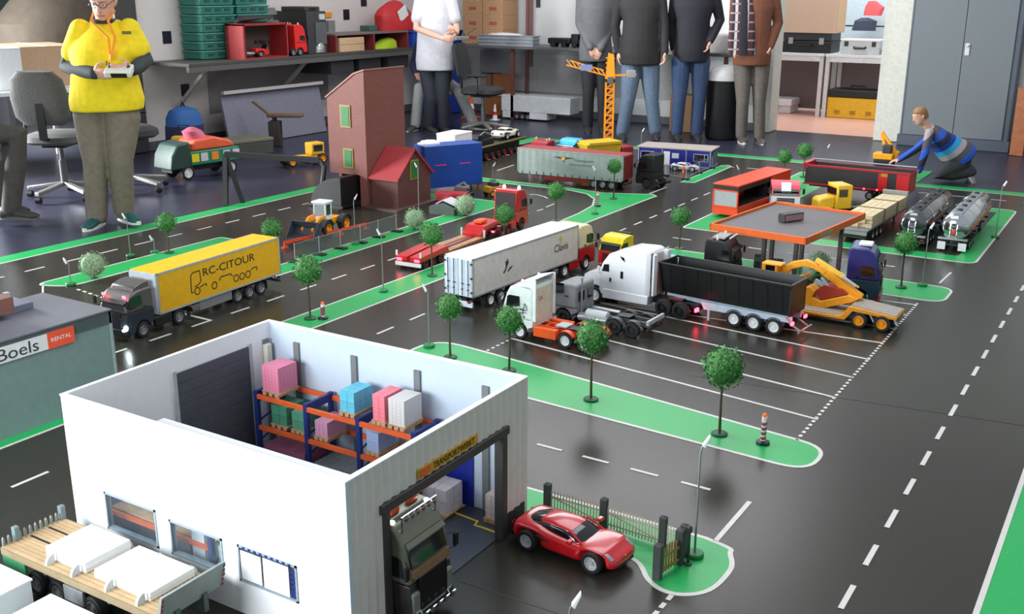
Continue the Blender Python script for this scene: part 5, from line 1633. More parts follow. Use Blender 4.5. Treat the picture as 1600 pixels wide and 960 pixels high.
M().box(-.05, .05, -.035, .035, .05, .10).build('block', mat('engine_grey', (110, 104, 104), .5, .3), t, bev=.006)
M().tube([(-.05, 0, .09), (0, .03, .12), (.06, 0, .08)], .012, 8).build('manifold', mat('engine_grey', (110, 104, 104), .5, .3), t)
# site fence panels along the near island
sf = thing('site_fence', 'transparent site fence panels on black feet along the building site', 'fence', (0, 0, 0))
ps = [(-4.373, 4.564), (-4.376, 4.786), (-4.373, 4.983), (-4.366, 5.172), (-4.37, 5.363), (-4.374, 5.563)]
mesh_g = mat('clear_fence_panel', (190, 200, 198), .1, alpha=.12)
for (px, py) in ps:
    M().box(px - .045, px + .045, py - .022, py + .022, .001, .012).build('foot', black, sf, bev=.003)
    M().tube([(px, py, .01), (px, py, .12)], .0025, 6).build('post', lgrey, sf)
for a, b in zip(ps, ps[1:]):
    m = M()
    for z in (.02, .115):
        m.bar((*a, z), (*b, z), .003)
    f = m.build('panel_edge', mat('fence_wire_grey', (128, 134, 132), .5), sf, smooth=0)
    M().bar((*a, .0675), (*b, .0675), .0012, .09).build('clear_panel', mesh_g, f, smooth=0)
t = thing('orange_barrier', 'low orange barrier in front of the wheel loader', 'barrier', (0, 0, 0))
orb = mat('barrier_orange_red', (222, 74, 36), .5)
Q0, Q1 = Vector((-4.685, 4.794, 0.0)), Vector((-4.598, 5.521, 0.0))
for k in range(3):
    a, b = Q0 + (Q1 - Q0) * (k / 3 + .01), Q0 + (Q1 - Q0) * ((k + 1) / 3 - .01)
    M().bar(a + Vector((0, 0, .035)), b + Vector((0, 0, .035)), .008, .02).build('barrier_rail', orb, t, smooth=0)
    for q in (a, b):
        M().box(q.x - .012, q.x + .012, q.y - .02, q.y + .02, 0, .01).box(q.x - .005, q.x + .005, q.y - .005, q.y + .005, .01, .04).build('barrier_foot', orb, t, smooth=0)

# ---------------------------------------------------------------- tower crane
cr = thing('tower_crane', 'orange yellow lattice tower crane with jib and grey counterweight', 'crane', (-4.988, 9.98, 0), rad(32))
ca = mat('crane_orange_yellow', (242, 150, 24), .45)
m = M()
wq = .042


def lattice(m, z0, z1, w_, step):
    for sx in (1, -1):
        for sy_ in (1, -1):
            m.bar((sx * w_, sy_ * w_, z0), (sx * w_, sy_ * w_, z1), .012)
    k = int(round((z1 - z0) / step))
    for i in range(k):
        a, b = z0 + (z1 - z0) * i / k, z0 + (z1 - z0) * (i + 1) / k
        for s in (1, -1):
            m.bar((-w_, s * w_, a), (w_, s * w_, b), .008).bar((s * w_, -w_, b), (s * w_, w_, a), .008)
            m.bar((-w_, s * w_, a), (w_, s * w_, a), .008).bar((s * w_, -w_, a), (s * w_, w_, a), .008)


M().box(-.10, .10, -.10, .10, 0, .02).build('foot', dgrey, cr)
lattice(m, .02, .40, wq, .075)
m.build('mast_section', ca, cr, smooth=0)
m = M()
lattice(m, .40, .665, wq * .96, .075)
m.build('mast_section', ca, cr, smooth=0)
M().box(-.045, .045, -.045, .045, .665, .70).build('slew_ring', black, cr, bev=.004)
M().box(-.03, .03, -.075, -.045, .655, .725).build('operator_cab', mat('crane_cab_grey', (90, 92, 92), .4), cr, bev=.004)
m = M()
m.prism([(-.05, .70), (.05, .70), (.03, .945), (-.02, .96)], -.045, -.035).prism([(-.05, .70), (.05, .70), (.03, .945), (-.02, .96)], .035, .045)
for i in range(5):
    z = .71 + i * .05
    m.bar((-.04, -.04, z), (-.04, .04, z), .01).bar((.035, -.04, z), (.035, .04, z), .01)
m.build('apex_frame', ca, cr, smooth=0)
m = M()
JL, J0, J1 = .42, (-.05, .735), (-.45, .868)
for s in (1, -1):
    m.bar((J0[0], s * .035, J0[1]), (J1[0], s * .035, J1[1] - .03), .010)
    m.bar((J0[0] - .02, s * .02, J0[1] + .05), (J1[0] + .03, s * .02, J1[1] + .015), .010)
for i in range(9):
    t_ = i / 8
    c = Vector((J0[0] + (J1[0] - J0[0]) * t_, 0, J0[1] + (J1[1] - .03 - J0[1]) * t_))
    m.bar(c + Vector((0, -.035, 0)), c + Vector((0, .035, 0)), .007)
    if i < 8:
        m.bar(c + Vector((0, .035, 0)), c + Vector((-.05, .02, .065)), .007).bar(c + Vector((0, -.035, 0)), c + Vector((-.05, -.02, .065)), .007)
m.build('jib', ca, cr, smooth=0)
M().box(-.31, -.19, -.042, -.038, .785, .845).build('jib_panel', mat('faded_blue_white', (120, 130, 170), .5), cr)
m = M()
for s in (1, -1):
    m.bar((.04, s * .035, .735), (.27, s * .035, .745), .012)
for i in range(6):
    m.bar((.04 + i * .045, -.035, .736), (.04 + i * .045, .035, .736), .007)
m.build('counter_jib', ca, cr, smooth=0)
M().box(.17, .26, -.05, .05, .715, .785).build('counterweight', mat('concrete_grey', (140, 140, 138), .7), cr, bev=.004)

# ---------------------------------------------------------------- blue site office with its car and fence
of_ = thing('site_office', 'blue site office of three linked cabins with flat beige roof', 'building', (-3.905, 9.30, 0), rad(8))
ow = mat('office_blue', (28, 36, 140), .45)
otr = mat('office_trim_grey', (146, 152, 170), .45)
for i in range(3):
    x = -.345 + i * .23
    M().box(x + .002, x + .228, -.145, .145, .008, .158).build('cabin_module', ow, of_, smooth=0)
    M().box(x - .004, x + .006, -.149, -.143, 0, .16).build('corner_post', otr, of_, smooth=0)
M().box(.339, .349, -.149, -.143, 0, .16).build('corner_post', otr, of_, smooth=0)
M().box(-.36, .36, -.16, .16, .158, .172).build('flat_roof', mat('roof_beige', (160, 150, 142), .6), of_, smooth=0, bev=.002)
M().box(-.349, .349, -.15, .15, 0, .010).build('base_rail', otr, of_, smooth=0)
for a, b in ((-.325, -.19), (.185, .325)):
    f = M().box(a, b, -.150, -.144, .055, .128).build('window_frame', otr, of_, smooth=0)
    M().box(a + .008, (a + b) / 2 + .03, -.1515, -.149, .063, .120).build('pane', glass_dark, f, smooth=0)
    M().box((a + b) / 2 + .038, b - .008, -.1515, -.149, .063, .120).build('pane', glass_dark, f, smooth=0)
M().box(-.10, -.04, -.149, -.144, .008, .135).build('door', white, of_, smooth=0)
M().box(-.02, .045, -.149, -.144, .075, .122).build('notice_panel', mat('notice_pale', (206, 214, 226), .5), of_, smooth=0)
M().box(.346, .3485, -.09, .10, .02, .14).build('side_panel', mat('side_panel_slate', (84, 88, 102), .5), of_, smooth=0)
car('model_car', 'small pale grey car parked in front of the blue site office', (-3.70, 8.98, 0), rad(12), mat('silver_white_paint', (196, 198, 196), .4), .75)
t = tag(M().lathe([(.016, 0), (.016, .006), (.010, .03), (.012, .05), (.004, .055)], 8).ball((0, 0, .064), .009, 8, 6).build('worker_figure', mat('hi_vis_orange', (226, 96, 50), .6), None, (-3.66, 8.86, 0)), 'tiny orange clad worker figure by the pale grey car', 'figure')
of2 = thing('site_fence', 'grey mesh fence around the car at the blue site office', 'fence', (0, 0, 0))
ps = [(-3.728, 8.614), (-3.495, 8.525), (-3.526, 8.893), (-3.532, 9.219)]
for p in ps:
    M().box(p[0] - .03, p[0] + .03, p[1] - .02, p[1] + .02, 0, .012).build('foot', black, of2)
    M().tube([(*p, .01), (*p, .11)], .003, 6).build('post', lgrey, of2)
for a, b in zip(ps, ps[1:]):
    m = M()
    for z in (.02, .105):
        m.bar((*a, z), (*b, z), .003)
    for k in range(8):
        q = (a[0] + (b[0] - a[0]) * k / 7, a[1] + (b[1] - a[1]) * k / 7)
        m.bar((*q, .02), (*q, .105), .0014)
    m.build('mesh_panel', mat('fence_wire_grey', (128, 134, 132), .5), of2, smooth=0)
# yellow digger by the boy's hand
t = thing('toy_excavator', 'small yellow excavator with bent arm beside the boy\'s hand', 'excavator', (-2.235, 10.344), rad(0))
M().box(-.09, .09, -.07, .07, 0, .05).build('crawler_track', dark, t, bev=.01)
M().box(-.10, .08, -.065, .065, .05, .11).build('body', amber, t, bev=.008)
M().box(-.02, .06, -.06, .0, .11, .19).build('cab', dgrey, t, bev=.006)
M().bar((.0, .03, .10), (-.06, .03, .30), .03).build('boom', amber, t, bev=.004)
M().bar((-.06, .03, .30), (.08, .03, .13), .026).build('stick', amber, t, bev=.004)
M().prism([(.05, .05), (.11, .05), (.12, .12), (.06, .14)], .0, .06).build('bucket', amber, t, bev=.003)



# ---------------------------------------------------------------- the hall's furniture and clutter
BZ = .885
top = mat('bench_dark_grey', (74, 72, 70), .5)
b1 = thing('wall_bench', 'long dark wall bench on diagonal brackets along the left wall', 'bench', (0, 0, 0))
M().box(-8.77, -8.16, 7.22, 11.3, BZ - .035, BZ).build('bench_top', top, b1, bev=.004)
M().box(-8.20, -8.16, 7.22, 11.3, BZ - .085, BZ - .035).build('front_rail', mat('bench_rail_grey', (92, 90, 88), .5), b1)
for y in (7.55, 9.0, 10.3):
    M().bar((-8.24, y, BZ - .04), (-8.75, y, BZ - .48), .035, .035).build('bracket', mat('bracket_pale', (176, 174, 170), .5), b1, smooth=0)
for y in (9.35, 9.85, 10.4):
    M().box(-8.72, -8.22, y, y + .40, BZ - .24, BZ - .09).build('drawer', mat('drawer_charcoal', (54, 54, 58), .5), b1, bev=.004)
M().box(-8.775, -8.765, 8.0, 9.9, .30, .80).build('back_panel', mat('wall_panel_grey', (150, 144, 142), .7), b1)
t = thing('leaning_board', 'large blue grey board leaning below the left wall bench', 'board', (-8.35, 8.55, .0), 0)
M().obox((0, 0, .27), (.03, 1.5, .55), Matrix.Rotation(-.18, 3, 'Y')).build('board', mat('board_blue_grey', (122, 122, 136), .6), t, bev=.004)
M().obox((.01, 0, .55), (.045, 1.52, .035), Matrix.Rotation(-.18, 3, 'Y')).build('edge_strip', mat('edge_pale_grey', (178, 174, 172), .6), t)
# teal stacking crates
tc_ = mat('crate_teal', (44, 120, 106), .5)
t0 = thing('stacking_crate', 'lowest teal crate of the left column on the wall bench', 'crate', (-8.61, 7.92, BZ), 0, 'teal crates on the wall bench')
M().prism([(-.145, .006), (.145, .006), (.155, .075), (-.155, .075)], -.225, .225).build('tub', tc_, t0, bev=.004)
M().box(-.165, .165, -.24, .24, .075, .088).build('rim', mat('crate_teal_light', (84, 150, 136), .5), t0, bev=.003)
for y in (-.13, .0, .13):
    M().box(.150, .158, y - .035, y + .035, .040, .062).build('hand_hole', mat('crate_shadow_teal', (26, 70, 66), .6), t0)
ORD = ['lowest', 'second', 'third', 'fourth', 'fifth', 'sixth', 'seventh', 'eighth', 'ninth']
for k in range(9):
    for c, cn in ((0, 'left'), (1, 'right')):
        if k == 0 and c == 0:
            continue
        copy_thing(t0, (-8.61 + RND.uniform(-.006, .006), 7.92 + c * .495, BZ + k * .0885), 0, '%s teal crate from below in the %s column on the wall bench' % (ORD[k], cn))
# red open cupboard
t = thing('open_cupboard', 'red open fronted cupboard standing before the teal crates', 'cupboard', (0, 0, 0))
rb = mat('cupboard_red', (160, 44, 46), .5)
M().box(-8.42, -8.17, 7.97, 7.995, BZ, BZ + .35).box(-8.42, -8.17, 8.60, 8.62, BZ, BZ + .35).box(-8.42, -8.17, 7.97, 8.62, BZ + .335, BZ + .355).build('carcass', rb, t, smooth=0)
M().box(-8.43, -8.42, 7.97, 8.62, BZ, BZ + .355).build('back', mat('cupboard_inside', (86, 74, 66), .7), t)
M().box(-8.42, -8.17, 7.995, 8.60, BZ, BZ + .012).build('bottom', rb, t)
t = tag(M().rings([((-8.29, 8.0, BZ + .357), (.02, 0, 0), (0, .02, 0)), ((-8.29, 8.25, BZ + .40), (.09, 0, 0), (0, .26, .01)), ((-8.29, 8.27, BZ + .43), (.07, 0, 0), (0, .2, 0))], 16, 3).build('cable_heap', mat('cable_black', (44, 42, 46), .7, bump=.5, scale=60), None), 'dark heap of cables on top of the red cupboard', 'cables')
cabover('model_lorry', 'bright red model lorry standing right of the red cupboard', (-8.25, 8.90, BZ), rad(84), mat('signal_red', (222, 40, 40), .35), H=.33, W=.2, L=.24, axles=(-.095, -.19), horns=True, beacons=2, rim=silver, chassis=dred)
t = cabover('model_lorry', 'small red model lorry inside the lower left of the red cupboard', (-8.24, 8.34, BZ + .012), rad(85), mat('signal_red', (222, 40, 40), .35), H=.11, W=.10, L=.26, split=.06)
t.scale = (1, 1, .8)
t = thing('tool_cabinet', 'dark machine cabinet with silver front plate on the wall bench', 'cabinet', (-8.45, 9.12, BZ))
M().box(-.28, .20, -.10, .21, 0, .46).build('carcass', mat('machine_charcoal', (58, 58, 60), .45), t, bev=.006)
M().box(.20, .212, .02, .20, .10, .34).build('front_plate', mat('machine_grey_plate', (104, 106, 108), .4, .4), t)
M().box(.20, .214, .09, .18, .37, .43).build('label_plate', mat('label_pale', (196, 198, 198), .5), t)
M().rings([((.17, .10, .01), (.07, 0, 0), (0, .09, 0)), ((.18, .1, .08), (.06, 0, 0), (0, .08, 0)), ((.17, .11, .14), (.03, 0, 0), (0, .04, 0))], 12).build('foil_bag', mat('crumpled_foil', (150, 156, 158), .25, .7, bump=.8, scale=40), t)
t = thing('carry_case', 'flat dark case lying on top of the machine cabinet', 'case', (-8.45, 9.12, BZ + .46))
M().box(-.18, .18, -.10, .14, 0, .05).build('case_body', mat('case_brown_black', (66, 58, 54), .6), t, bev=.01)
M().tube([(.18, -.04, .03), (.21, -.02, .035), (.21, .05, .035), (.18, .07, .03)], .008, 6).build('handle', black, t)
t = tag(M().rings([((-8.55, 8.68, BZ + .36), (.03, 0, 0), (0, .04, 0)), ((-8.55, 8.72, BZ + .43), (.09, 0, 0), (0, .13, 0)), ((-8.55, 8.74, BZ + .50), (.06, 0, 0), (0, .08, 0))], 14).box(-8.62, -8.48, 8.64, 8.82, BZ, BZ + .37).build('grey_sack', mat('sack_grey', (108, 110, 108), .8, bump=.5), None), 'grey sack resting on a pale block between crates and machine cabinet', 'sack')
# wall sign and small plate
t = tag(M().box(-8.775, -8.76, 9.80, 10.02, 1.255, 1.315).build('wall_sign', mat('sign_bright_orange', (244, 150, 40), .5), None), 'small orange sign on the wall above the bench', 'sign')
t = tag(M().box(-8.78, -8.765, 9.0, 9.78, 1.318, 1.324).build('wall_rod', dgrey, None), 'thin dark rod on the wall left of the orange sign', 'rod')
t = tag(M().box(-8.60, -8.56, 9.72, 9.84, BZ + .21, BZ + .34).build('grey_plate', mgrey, None), 'upright grey plate standing on the low red shelf', 'plate')
# low red shelf with cartons and cloth
t = thing('low_shelf', 'low dark red shelf with two compartments on the wall bench', 'shelf', (0, 0, 0))
rs = mat('shelf_wine_red', (128, 44, 48), .5)
for y in (9.42, 10.10, 10.76):
    M().box(-8.60, -8.20, y, y + .03, BZ, BZ + .185).build('upright', rs, t, smooth=0)
M().box(-8.60, -8.20, 9.42, 10.79, BZ + .185, BZ + .205).build('top_board', mat('shelf_top_grey', (120, 106, 104), .6), t)
M().box(-8.61, -8.60, 9.42, 10.79, BZ, BZ + .2).build('back_board', mat('shelf_inside', (70, 50, 46), .7), t)
for k in range(2):
    tag(M().box(-8.50, -8.21, 9.50, 9.94, BZ + .001 + k * .08, BZ + .078 + k * .08).build('carton', mat('carton_beige', (206, 172, 134), .7), None, bev=.003), '%s of two beige cartons in the low red shelf' % ('lower', 'upper')[k], 'carton', 'cartons in the low red shelf')
t = tag(M().rings([((-8.35, 10.44, BZ + .001), (.12, 0, 0), (0, .27, 0)), ((-8.34, 10.47, BZ + .06), (.10, 0, 0), (0, .22, .02)), ((-8.33, 10.52, BZ + .11), (.05, 0, 0), (0, .12, 0)), ((-8.33, 10.54, BZ + .125), (.01, 0, 0), (0, .03, 0))], 16).build('hi_vis_cloth', mat('hi_vis_lime', (176, 206, 44), .8, bump=.8, scale=25), None), 'crumpled lime yellow cloth in the low red shelf', 'cloth')
t = tag(M().box(-8.55, -8.40, 10.28, 10.44, BZ + .206, BZ + .27).build('small_box', mat('box_dull_teal', (60, 92, 88), .6), None, bev=.004), 'small dull teal box on the low red shelf', 'box')
t = thing('tool_bag', 'big red bag with a white pocket on the end of the low shelf', 'bag', (-8.40, 10.80, BZ + .207))
M().rings([((0, 0, 0), (.15, 0, 0), (0, .34, 0)), ((0, .02, .10), (.16, 0, 0), (0, .36, 0)), ((0, -.06, .20), (.13, 0, 0), (0, .30, .02)), ((0, -.12, .29), (.08, 0, 0), (0, .2, .05)), ((0, -.10, .34), (.03, 0, 0), (0, .08, .02))], 18, 2.6).build('bag_body', mat('bag_red', (196, 38, 44), .55, bump=.3, scale=12), t)
M().obox((.145, -.04, .20), (.012, .18, .14), Matrix.Rotation(.5, 3, 'X')).build('white_pocket', white, t, bev=.004)
M().tube([(.1, .28, .12), (.14, .18, .22), (.13, .30, .2)], .012, 6).build('strap', dred, t)
t = thing('blue_crate', 'bright blue crate on the far end of the wall bench', 'crate', (-8.40, 11.0, BZ))
t.location = (-8.32, 11.06, BZ)
M().prism([(-.17, 0), (.14, 0), (.155, .185), (-.18, .185)], -.21, .22).build('tub', mat('crate_blue', (36, 72, 176), .45), t, bev=.006)
M().box(-.19, .165, -.225, .235, .175, .195).build('rim', mat('crate_blue', (36, 72, 176), .45), t, bev=.004)
t = thing('blue_bin', 'tall blue bin standing on the floor at the end of the wall bench', 'bin', (-8.25, 11.55, 0))
M().prism([(-.17, 0), (.17, 0), (.20, 1.06), (-.20, 1.06)], -.20, .20).build('bin_body', mat('bin_blue', (34, 58, 150), .45), t, bev=.01)
M().box(-.215, .215, -.215, .215, 1.03, 1.07).build('bin_rim', mat('bin_blue', (34, 58, 150), .45), t, bev=.006)
# backpack on a stool
t = thing('backpack', 'blue and navy backpack leaning at the foot of the wall by the pillar', 'backpack', (-8.22, 7.15, 0))
M().rings([((0, 0, .002), (.12, 0, 0), (0, .17, 0)), ((0, 0, .14), (.14, 0, 0), (0, .19, 0)), ((0, 0, .30), (.13, 0, 0), (0, .185, 0))], 18, 3).build('lower_bag', mat('pack_navy', (40, 44, 84), .7), t)
M().rings([((0, 0, .29), (.13, 0, 0), (0, .185, 0)), ((0, 0, .38), (.12, 0, 0), (0, .18, 0)), ((0, 0, .45), (.09, 0, 0), (0, .14, 0)), ((0, 0, .48), (.03, 0, 0), (0, .05, 0))], 18, 2.6).build('upper_bag', mat('pack_blue', (40, 92, 156), .7), t)
M().rings([((.13, 0, .06), (.03, 0, 0), (0, .12, 0)), ((.15, 0, .14), (.04, 0, 0), (0, .13, 0)), ((.13, 0, .24), (.03, 0, 0), (0, .12, 0))], 14, 3).build('front_pocket', mat('pack_violet', (70, 62, 120), .7), t)
M().tube([(0, -.03, .47), (.0, 0, .52), (0, .03, .47)], .01, 6).build('loop', black, t)
# green toy truck
t = thing('toy_lorry', 'big green toy lorry with stickers, white hubs and orange load', 'toy truck', (-7.22, 6.40, 0), rad(-98))
gt = mat('toy_green', (34, 128, 92), .5)
M().box(-.34, .16, -.14, .14, .12, .24).build('truck_bed', gt, t, bev=.01)
M().prism([(.16, .10), (.16, .33), (.28, .31), (.34, .22), (.36, .10)], -.14, .14).build('cab', mat('toy_dark_green', (40, 66, 60), .5), t, bev=.015)
M().prism([(-.32, .24), (.14, .24), (.10, .33), (-.10, .35), (-.28, .30)], -.12, .12).build('load', mat('toy_orange', (232, 96, 60), .6, bump=.4, scale=14), t, bev=.02)
M().rings([((-.0, 0, .33), (.10, 0, 0), (0, .09, 0)), ((.04, 0, .40), (.09, 0, 0), (0, .07, 0)), ((.04, 0, .43), (.03, 0, 0), (0, .03, 0))], 14).build('bundle', mat('toy_pink', (206, 96, 120), .6), t)
for x, c in ((-.30, 'toy_sticker_white'), (-.20, 'toy_sticker_white'), (-.08, 'toy_sticker_orange'), (.03, 'toy_sticker_white'), (.12, 'toy_sticker_yellow')):
    for s in (1, -1):
        M().box(x - .04, x + .03, s * .141 - .002, s * .141 + .002, .15, .22).build('sticker', mat(c, {'toy_sticker_white': (206, 206, 210), 'toy_sticker_orange': (236, 140, 40), 'toy_sticker_yellow': (236, 210, 30)}[c], .5), t)
M().box(-.32, .32, -.08, .08, .07, .12).build('chassis', black, t)
for x in (-.24, .20):
    axle(t, x, .30, r=.065, wd=.06, rim=white)
t = thing('toy_loader', 'small yellow toy machine with a black seat behind the green toy lorry', 'toy loader', (-7.95, 6.85, 0), rad(-60))
M().box(-.10, .10, -.07, .07, .05, .16).build('body', mat('toy_yellow', (232, 168, 36), .5), t, bev=.012)
M().box(-.02, .08, -.06, .06, .16, .25).build('engine', mat('toy_yellow', (232, 168, 36), .5), t, bev=.012)
M().box(-.12, -.04, -.05, .05, .16, .22).build('seat', black, t, bev=.01)
M().tube([(-.12, -.05, .2), (-.13, -.05, .33), (-.13, .05, .33), (-.12, .05, .2)], .007, 6).build('roll_bar', black, t)
for x in (-.07, .07):
    axle(t, x, .17, r=.05, wd=.04, rim=dgrey)
t = thing('flat_case', 'long dark flat case lying behind the green toy lorry', 'case', (-7.82, 7.42, 0), rad(78))
M().box(-.34, .34, -.16, .16, .0, .13).build('case_body', mat('case_dark_green', (66, 72, 66), .6), t, bev=.01)
M().box(-.345, .345, -.165, .165, .13, .165).build('case_lid', mat('case_olive', (110, 106, 88), .6), t, bev=.008)
t = thing('plane_on_stand', 'brown wooden glider like model on a dark stand before the grey board', 'model', (-7.95, 8.12, 0), rad(30))
M().box(-.06, .06, -.06, .06, 0, .26).build('stand', mat('stand_brown_black', (62, 52, 50), .6), t, bev=.006)
M().box(-.07, .30, -.06, .06, .30, .335).build('body', mat('model_walnut', (110, 84, 62), .6), t, bev=.01)
M().bar((-.05, 0, .32), (-.22, 0, .46), .05, .02).build('tail_boom', mat('model_walnut', (110, 84, 62), .6), t)
M().box(-.02, .02, -.02, .02, .26, .30).build('bracket', black, t)
t = thing('toy_grader', 'low yellow toy machine on the floor under the black conveyor beam', 'toy machine', (-6.86, 7.35, 0), rad(-105))
M().box(-.22, .20, -.05, .05, .06, .09).build('frame', mat('toy_yellow', (232, 168, 36), .5), t, bev=.006)
M().box(-.20, -.06, -.06, .06, .09, .20).build('cab', mat('toy_yellow', (232, 168, 36), .5), t, bev=.008)
M().box(-.18, -.08, -.062, .062, .12, .18).build('cab_glass', glass_dark, t)
M().box(-.02, .02, -.14, .14, .02, .06).build('blade', dgrey, t)
for x in (-.17, .16):
    axle(t, x, .16, r=.05, wd=.04, rim=amber)


def office_chair(label, loc, rz, col, star=True, low=False):
    t = thing('office_chair', label, 'chair', loc, rz)
    fab = mat(col[0], col[1], .8, bump=.2, scale=80)
    M().rings([((0, 0, .44), (.21, 0, 0), (0, .20, 0)), ((0, 0, .46), (.24, 0, 0), (0, .23, 0)), ((0, 0, .50), (.235, 0, 0), (0, .225, 0)), ((0, 0, .52), (.19, 0, 0), (0, .18, 0))], 24, 3.2).build('seat', fab, t)
    rr = []
    for z, hw, x in ((.60, .15, -.21), (.66, .21, -.225), (.80, .225, -.245), (.94, .20, -.27), (1.00, .13, -.285)):
        rr.append(((x, 0, z), (0, hw, 0), (.035, 0, .004)))
    M().rings(rr, 22, 3).build('backrest', fab, t)
    M().bar((-.10, 0, .43), (-.26, 0, .50), .06, .015).bar((-.26, 0, .49), (-.27, 0, .85), .06, .015).build('back_bar', black, t)
    M().cyl((0, 0, 0), .028, .12, .30, 14).cyl((0, 0, 0), .018, .30, .44, 14).build('gas_column', mat('column_steel_grey', (110, 112, 112), .35, .6), t)
    M().box(-.12, .12, -.09, .09, .41, .44).build('tilt_plate', black, t)
    for k in range(5):
        a = 2 * PI * k / 5 + .3
        l = M().bar((.02 * math.cos(a), .02 * math.sin(a), .115), (.30 * math.cos(a), .30 * math.sin(a), .075), .045, .03).build('star_leg', mat('star_base_grey', (140, 138, 134), .4, .5), t, bev=.006)
        M().lathe([(.02, -.022), (.026, -.018), (.026, .018), (.02, .022)], 12, (.29 * math.cos(a), .29 * math.sin(a), .027), 'y').build('castor', black, l)
    for s in (1, -1):
        M().tube([(.0, s * .22, .45), (.02, s * .27, .48), (.02, s * .27, .64), (-.10, s * .27, .66), (.12, s * .27, .66)], .013, 8).build('armrest', black, t)
    return t


office_chair('grey office chair with star base behind the woman in the yellow shirt', (-7.329, 5.133, 0), rad(120), ('chair_cloth_grey', (84, 84, 82)))
office_chair('black office chair behind the man in the white shirt', (-6.681, 10.16, 0), rad(15), ('chair_cloth_black', (40, 40, 42)))
office_chair('dark office chair hidden behind the legs of the woman', (-7.149, 5.624, 0), rad(60), ('chair_cloth_dark', (58, 58, 60)))
# sunlit table with a cardboard box at the left edge
t = thing('work_table', 'white topped table at the left edge of the hall', 'table', (-9.0, 5.85, 0), rad(-16))
M().box(-.62, .80, -.62, .62, .715, .75).build('table_top', white, t, bev=.004)
M().box(-.62, .50, -.635, -.622, .12, .745).build('glare_cloth', white, t)  # white sheet added to imitate the glare below the table top
for x in (-.55, .74):
    for y in (-.56, .56):
        M().box(x - .02, x + .02, y - .02, y + .02, 0, .715).build('leg', lgrey, t)
kraft = mat('kraft_cardboard', (190, 158, 126), .75, var=.05)
t = thing('cardboard_box', 'large cardboard box standing on the white table at the left edge', 'box', (-8.80, 6.09, .751), rad(-16))
M().box(-.47, .30, -.32, .24, 0, .34).build('box_body', kraft, t, bev=.003)
M().box(-.472, .302, -.322, -.05, .34, .344).build('flap', kraft, t)
M().box(-.472, .302, -.046, .242, .34, .344).build('flap', kraft, t)
M().box(-.473, .303, -.07, -.03, .3442, .3455).build('tape', mat('packing_tape', (206, 176, 130), .3), t)
t = thing('glare_carton', 'white carton added to imitate the glare at the left edge beside the brown cardboard box', 'carton', (-8.62, 5.50, .751), rad(-16))  # added white box, stands in for overexposed glare left of the cardboard box
M().box(-.30, .20, -.14, .16, 0, .34).build('box_body', white, t, bev=.004)
M().box(-.305, .205, -.145, .165, .34, .352).build('lid', white, t, bev=.003)
t = thing('exhibit_table', 'dark cluttered display table far behind the woman on the left', 'table', (-11.15, 8.05, 0), rad(-20))
M().box(-.5, .5, -.9, .9, .9, .95).build('table_top', mat('far_table_grey', (120, 116, 106), .6), t)
for y in (-.8, .8):
    M().box(-.45, .45, y - .03, y + .03, 0, .9).build('leg', dgrey, t)
t = tag(M().rings([((-11.15, 7.75, .951), (.35, 0, 0), (0, .5, 0)), ((-11.15, 7.8, 1.2), (.38, 0, 0), (0, .6, 0)), ((-11.15, 7.9, 1.45), (.30, 0, 0), (0, .45, 0)), ((-11.15, 8.0, 1.58), (.1, 0, 0), (0, .2, 0))], 18, 2.4).build('tarpaulin_heap', mat('tarp_taupe', (104, 94, 82), .8, bump=.6, scale=8), None), 'taupe tarpaulin heap on the far left display table', 'tarpaulin')

# back wall bench and what stands on and under it
b2 = thing('wall_bench', 'grey bench along the back wall behind the standing men', 'bench', (0, 0, 0))
M().box(-7.95, -4.05, 11.42, 12.04, .87, .905).build('bench_top', mat('bench_mid_grey', (92, 94, 96), .5), b2, bev=.004)
for x in (-7.1, -5.7, -4.3):
    M().box(x - .02, x + .02, 11.46, 11.5, 0, .87).build('leg', mat('bench_leg_red_brown', (112, 66, 60), .5), b2)
M().box(-7.95, -4.05, 12.02, 12.045, .30, .80).build('back_panel', mat('bench_panel_pale', (178, 178, 178), .7), b2)
kb = mat('carton_tan', (186, 144, 106), .75, var=.06)
k = 0
for x, labx in ((-7.80, 'left'), (-7.49, 'right')):
    for q in range(4):
        z = .9052 + q * .181
        t = tag(M().box(x - .15, x + .15, 11.62, 11.98, z, z + .18).build('shipping_carton', kb, None, bev=.003), '%s brown carton from below in the %s stack on the back bench' % (('lowest', 'second', 'third', 'topmost')[q], labx), 'carton', 'brown cartons on the back bench')
        M().box(x - .05, x + .06, 11.617, 11.6205, z + .06, z + .10).build('red_print', mat('print_dull_red', (170, 92, 74), .7), t)
        M().box(x - .15, x + .15, 11.6185, 11.6205, z + .172, z + .178).build('tape', mat('packing_tape', (206, 176, 130), .3), t)
for q in range(3):
    t = tag(M().box(-7.60, -6.80, 11.46, 11.62, .9052 + q * .042, .9052 + q * .042 + .036).box(-7.615, -6.785, 11.45, 11.63, .9052 + q * .042 + .034, .9052 + q * .042 + .040).build('tray', mat('tray_grey', (150, 156, 162), .5), None), '%s grey tray of the flat stack on the back bench' % ('lowest', 'middle', 'topmost')[q], 'tray', 'grey trays on the back bench')
t = tag(M().rings([((-7.25, 11.54, 1.032), (.28, 0, 0), (0, .07, 0)), ((-7.25, 11.54, 1.05), (.2, 0, 0), (0, .05, 0)), ((-7.25, 11.54, 1.06), (.06, 0, 0), (0, .02, 0))], 16).build('paper_heap', white, None), 'white papers heaped on the grey trays', 'papers')
t = thing('model_chassis', 'black model lorry chassis on the back bench beside the grey trays', 'model', (-6.42, 11.60, .905))
M().box(-.22, .10, -.06, .06, .04, .11).build('body', black, t, bev=.015)
M().box(.10, .20, -.05, .05, .04, .16).build('cab', black, t, bev=.01)
for x in (-.15, .0, .15):
    axle(t, x, .13, r=.035, rim=dgrey)
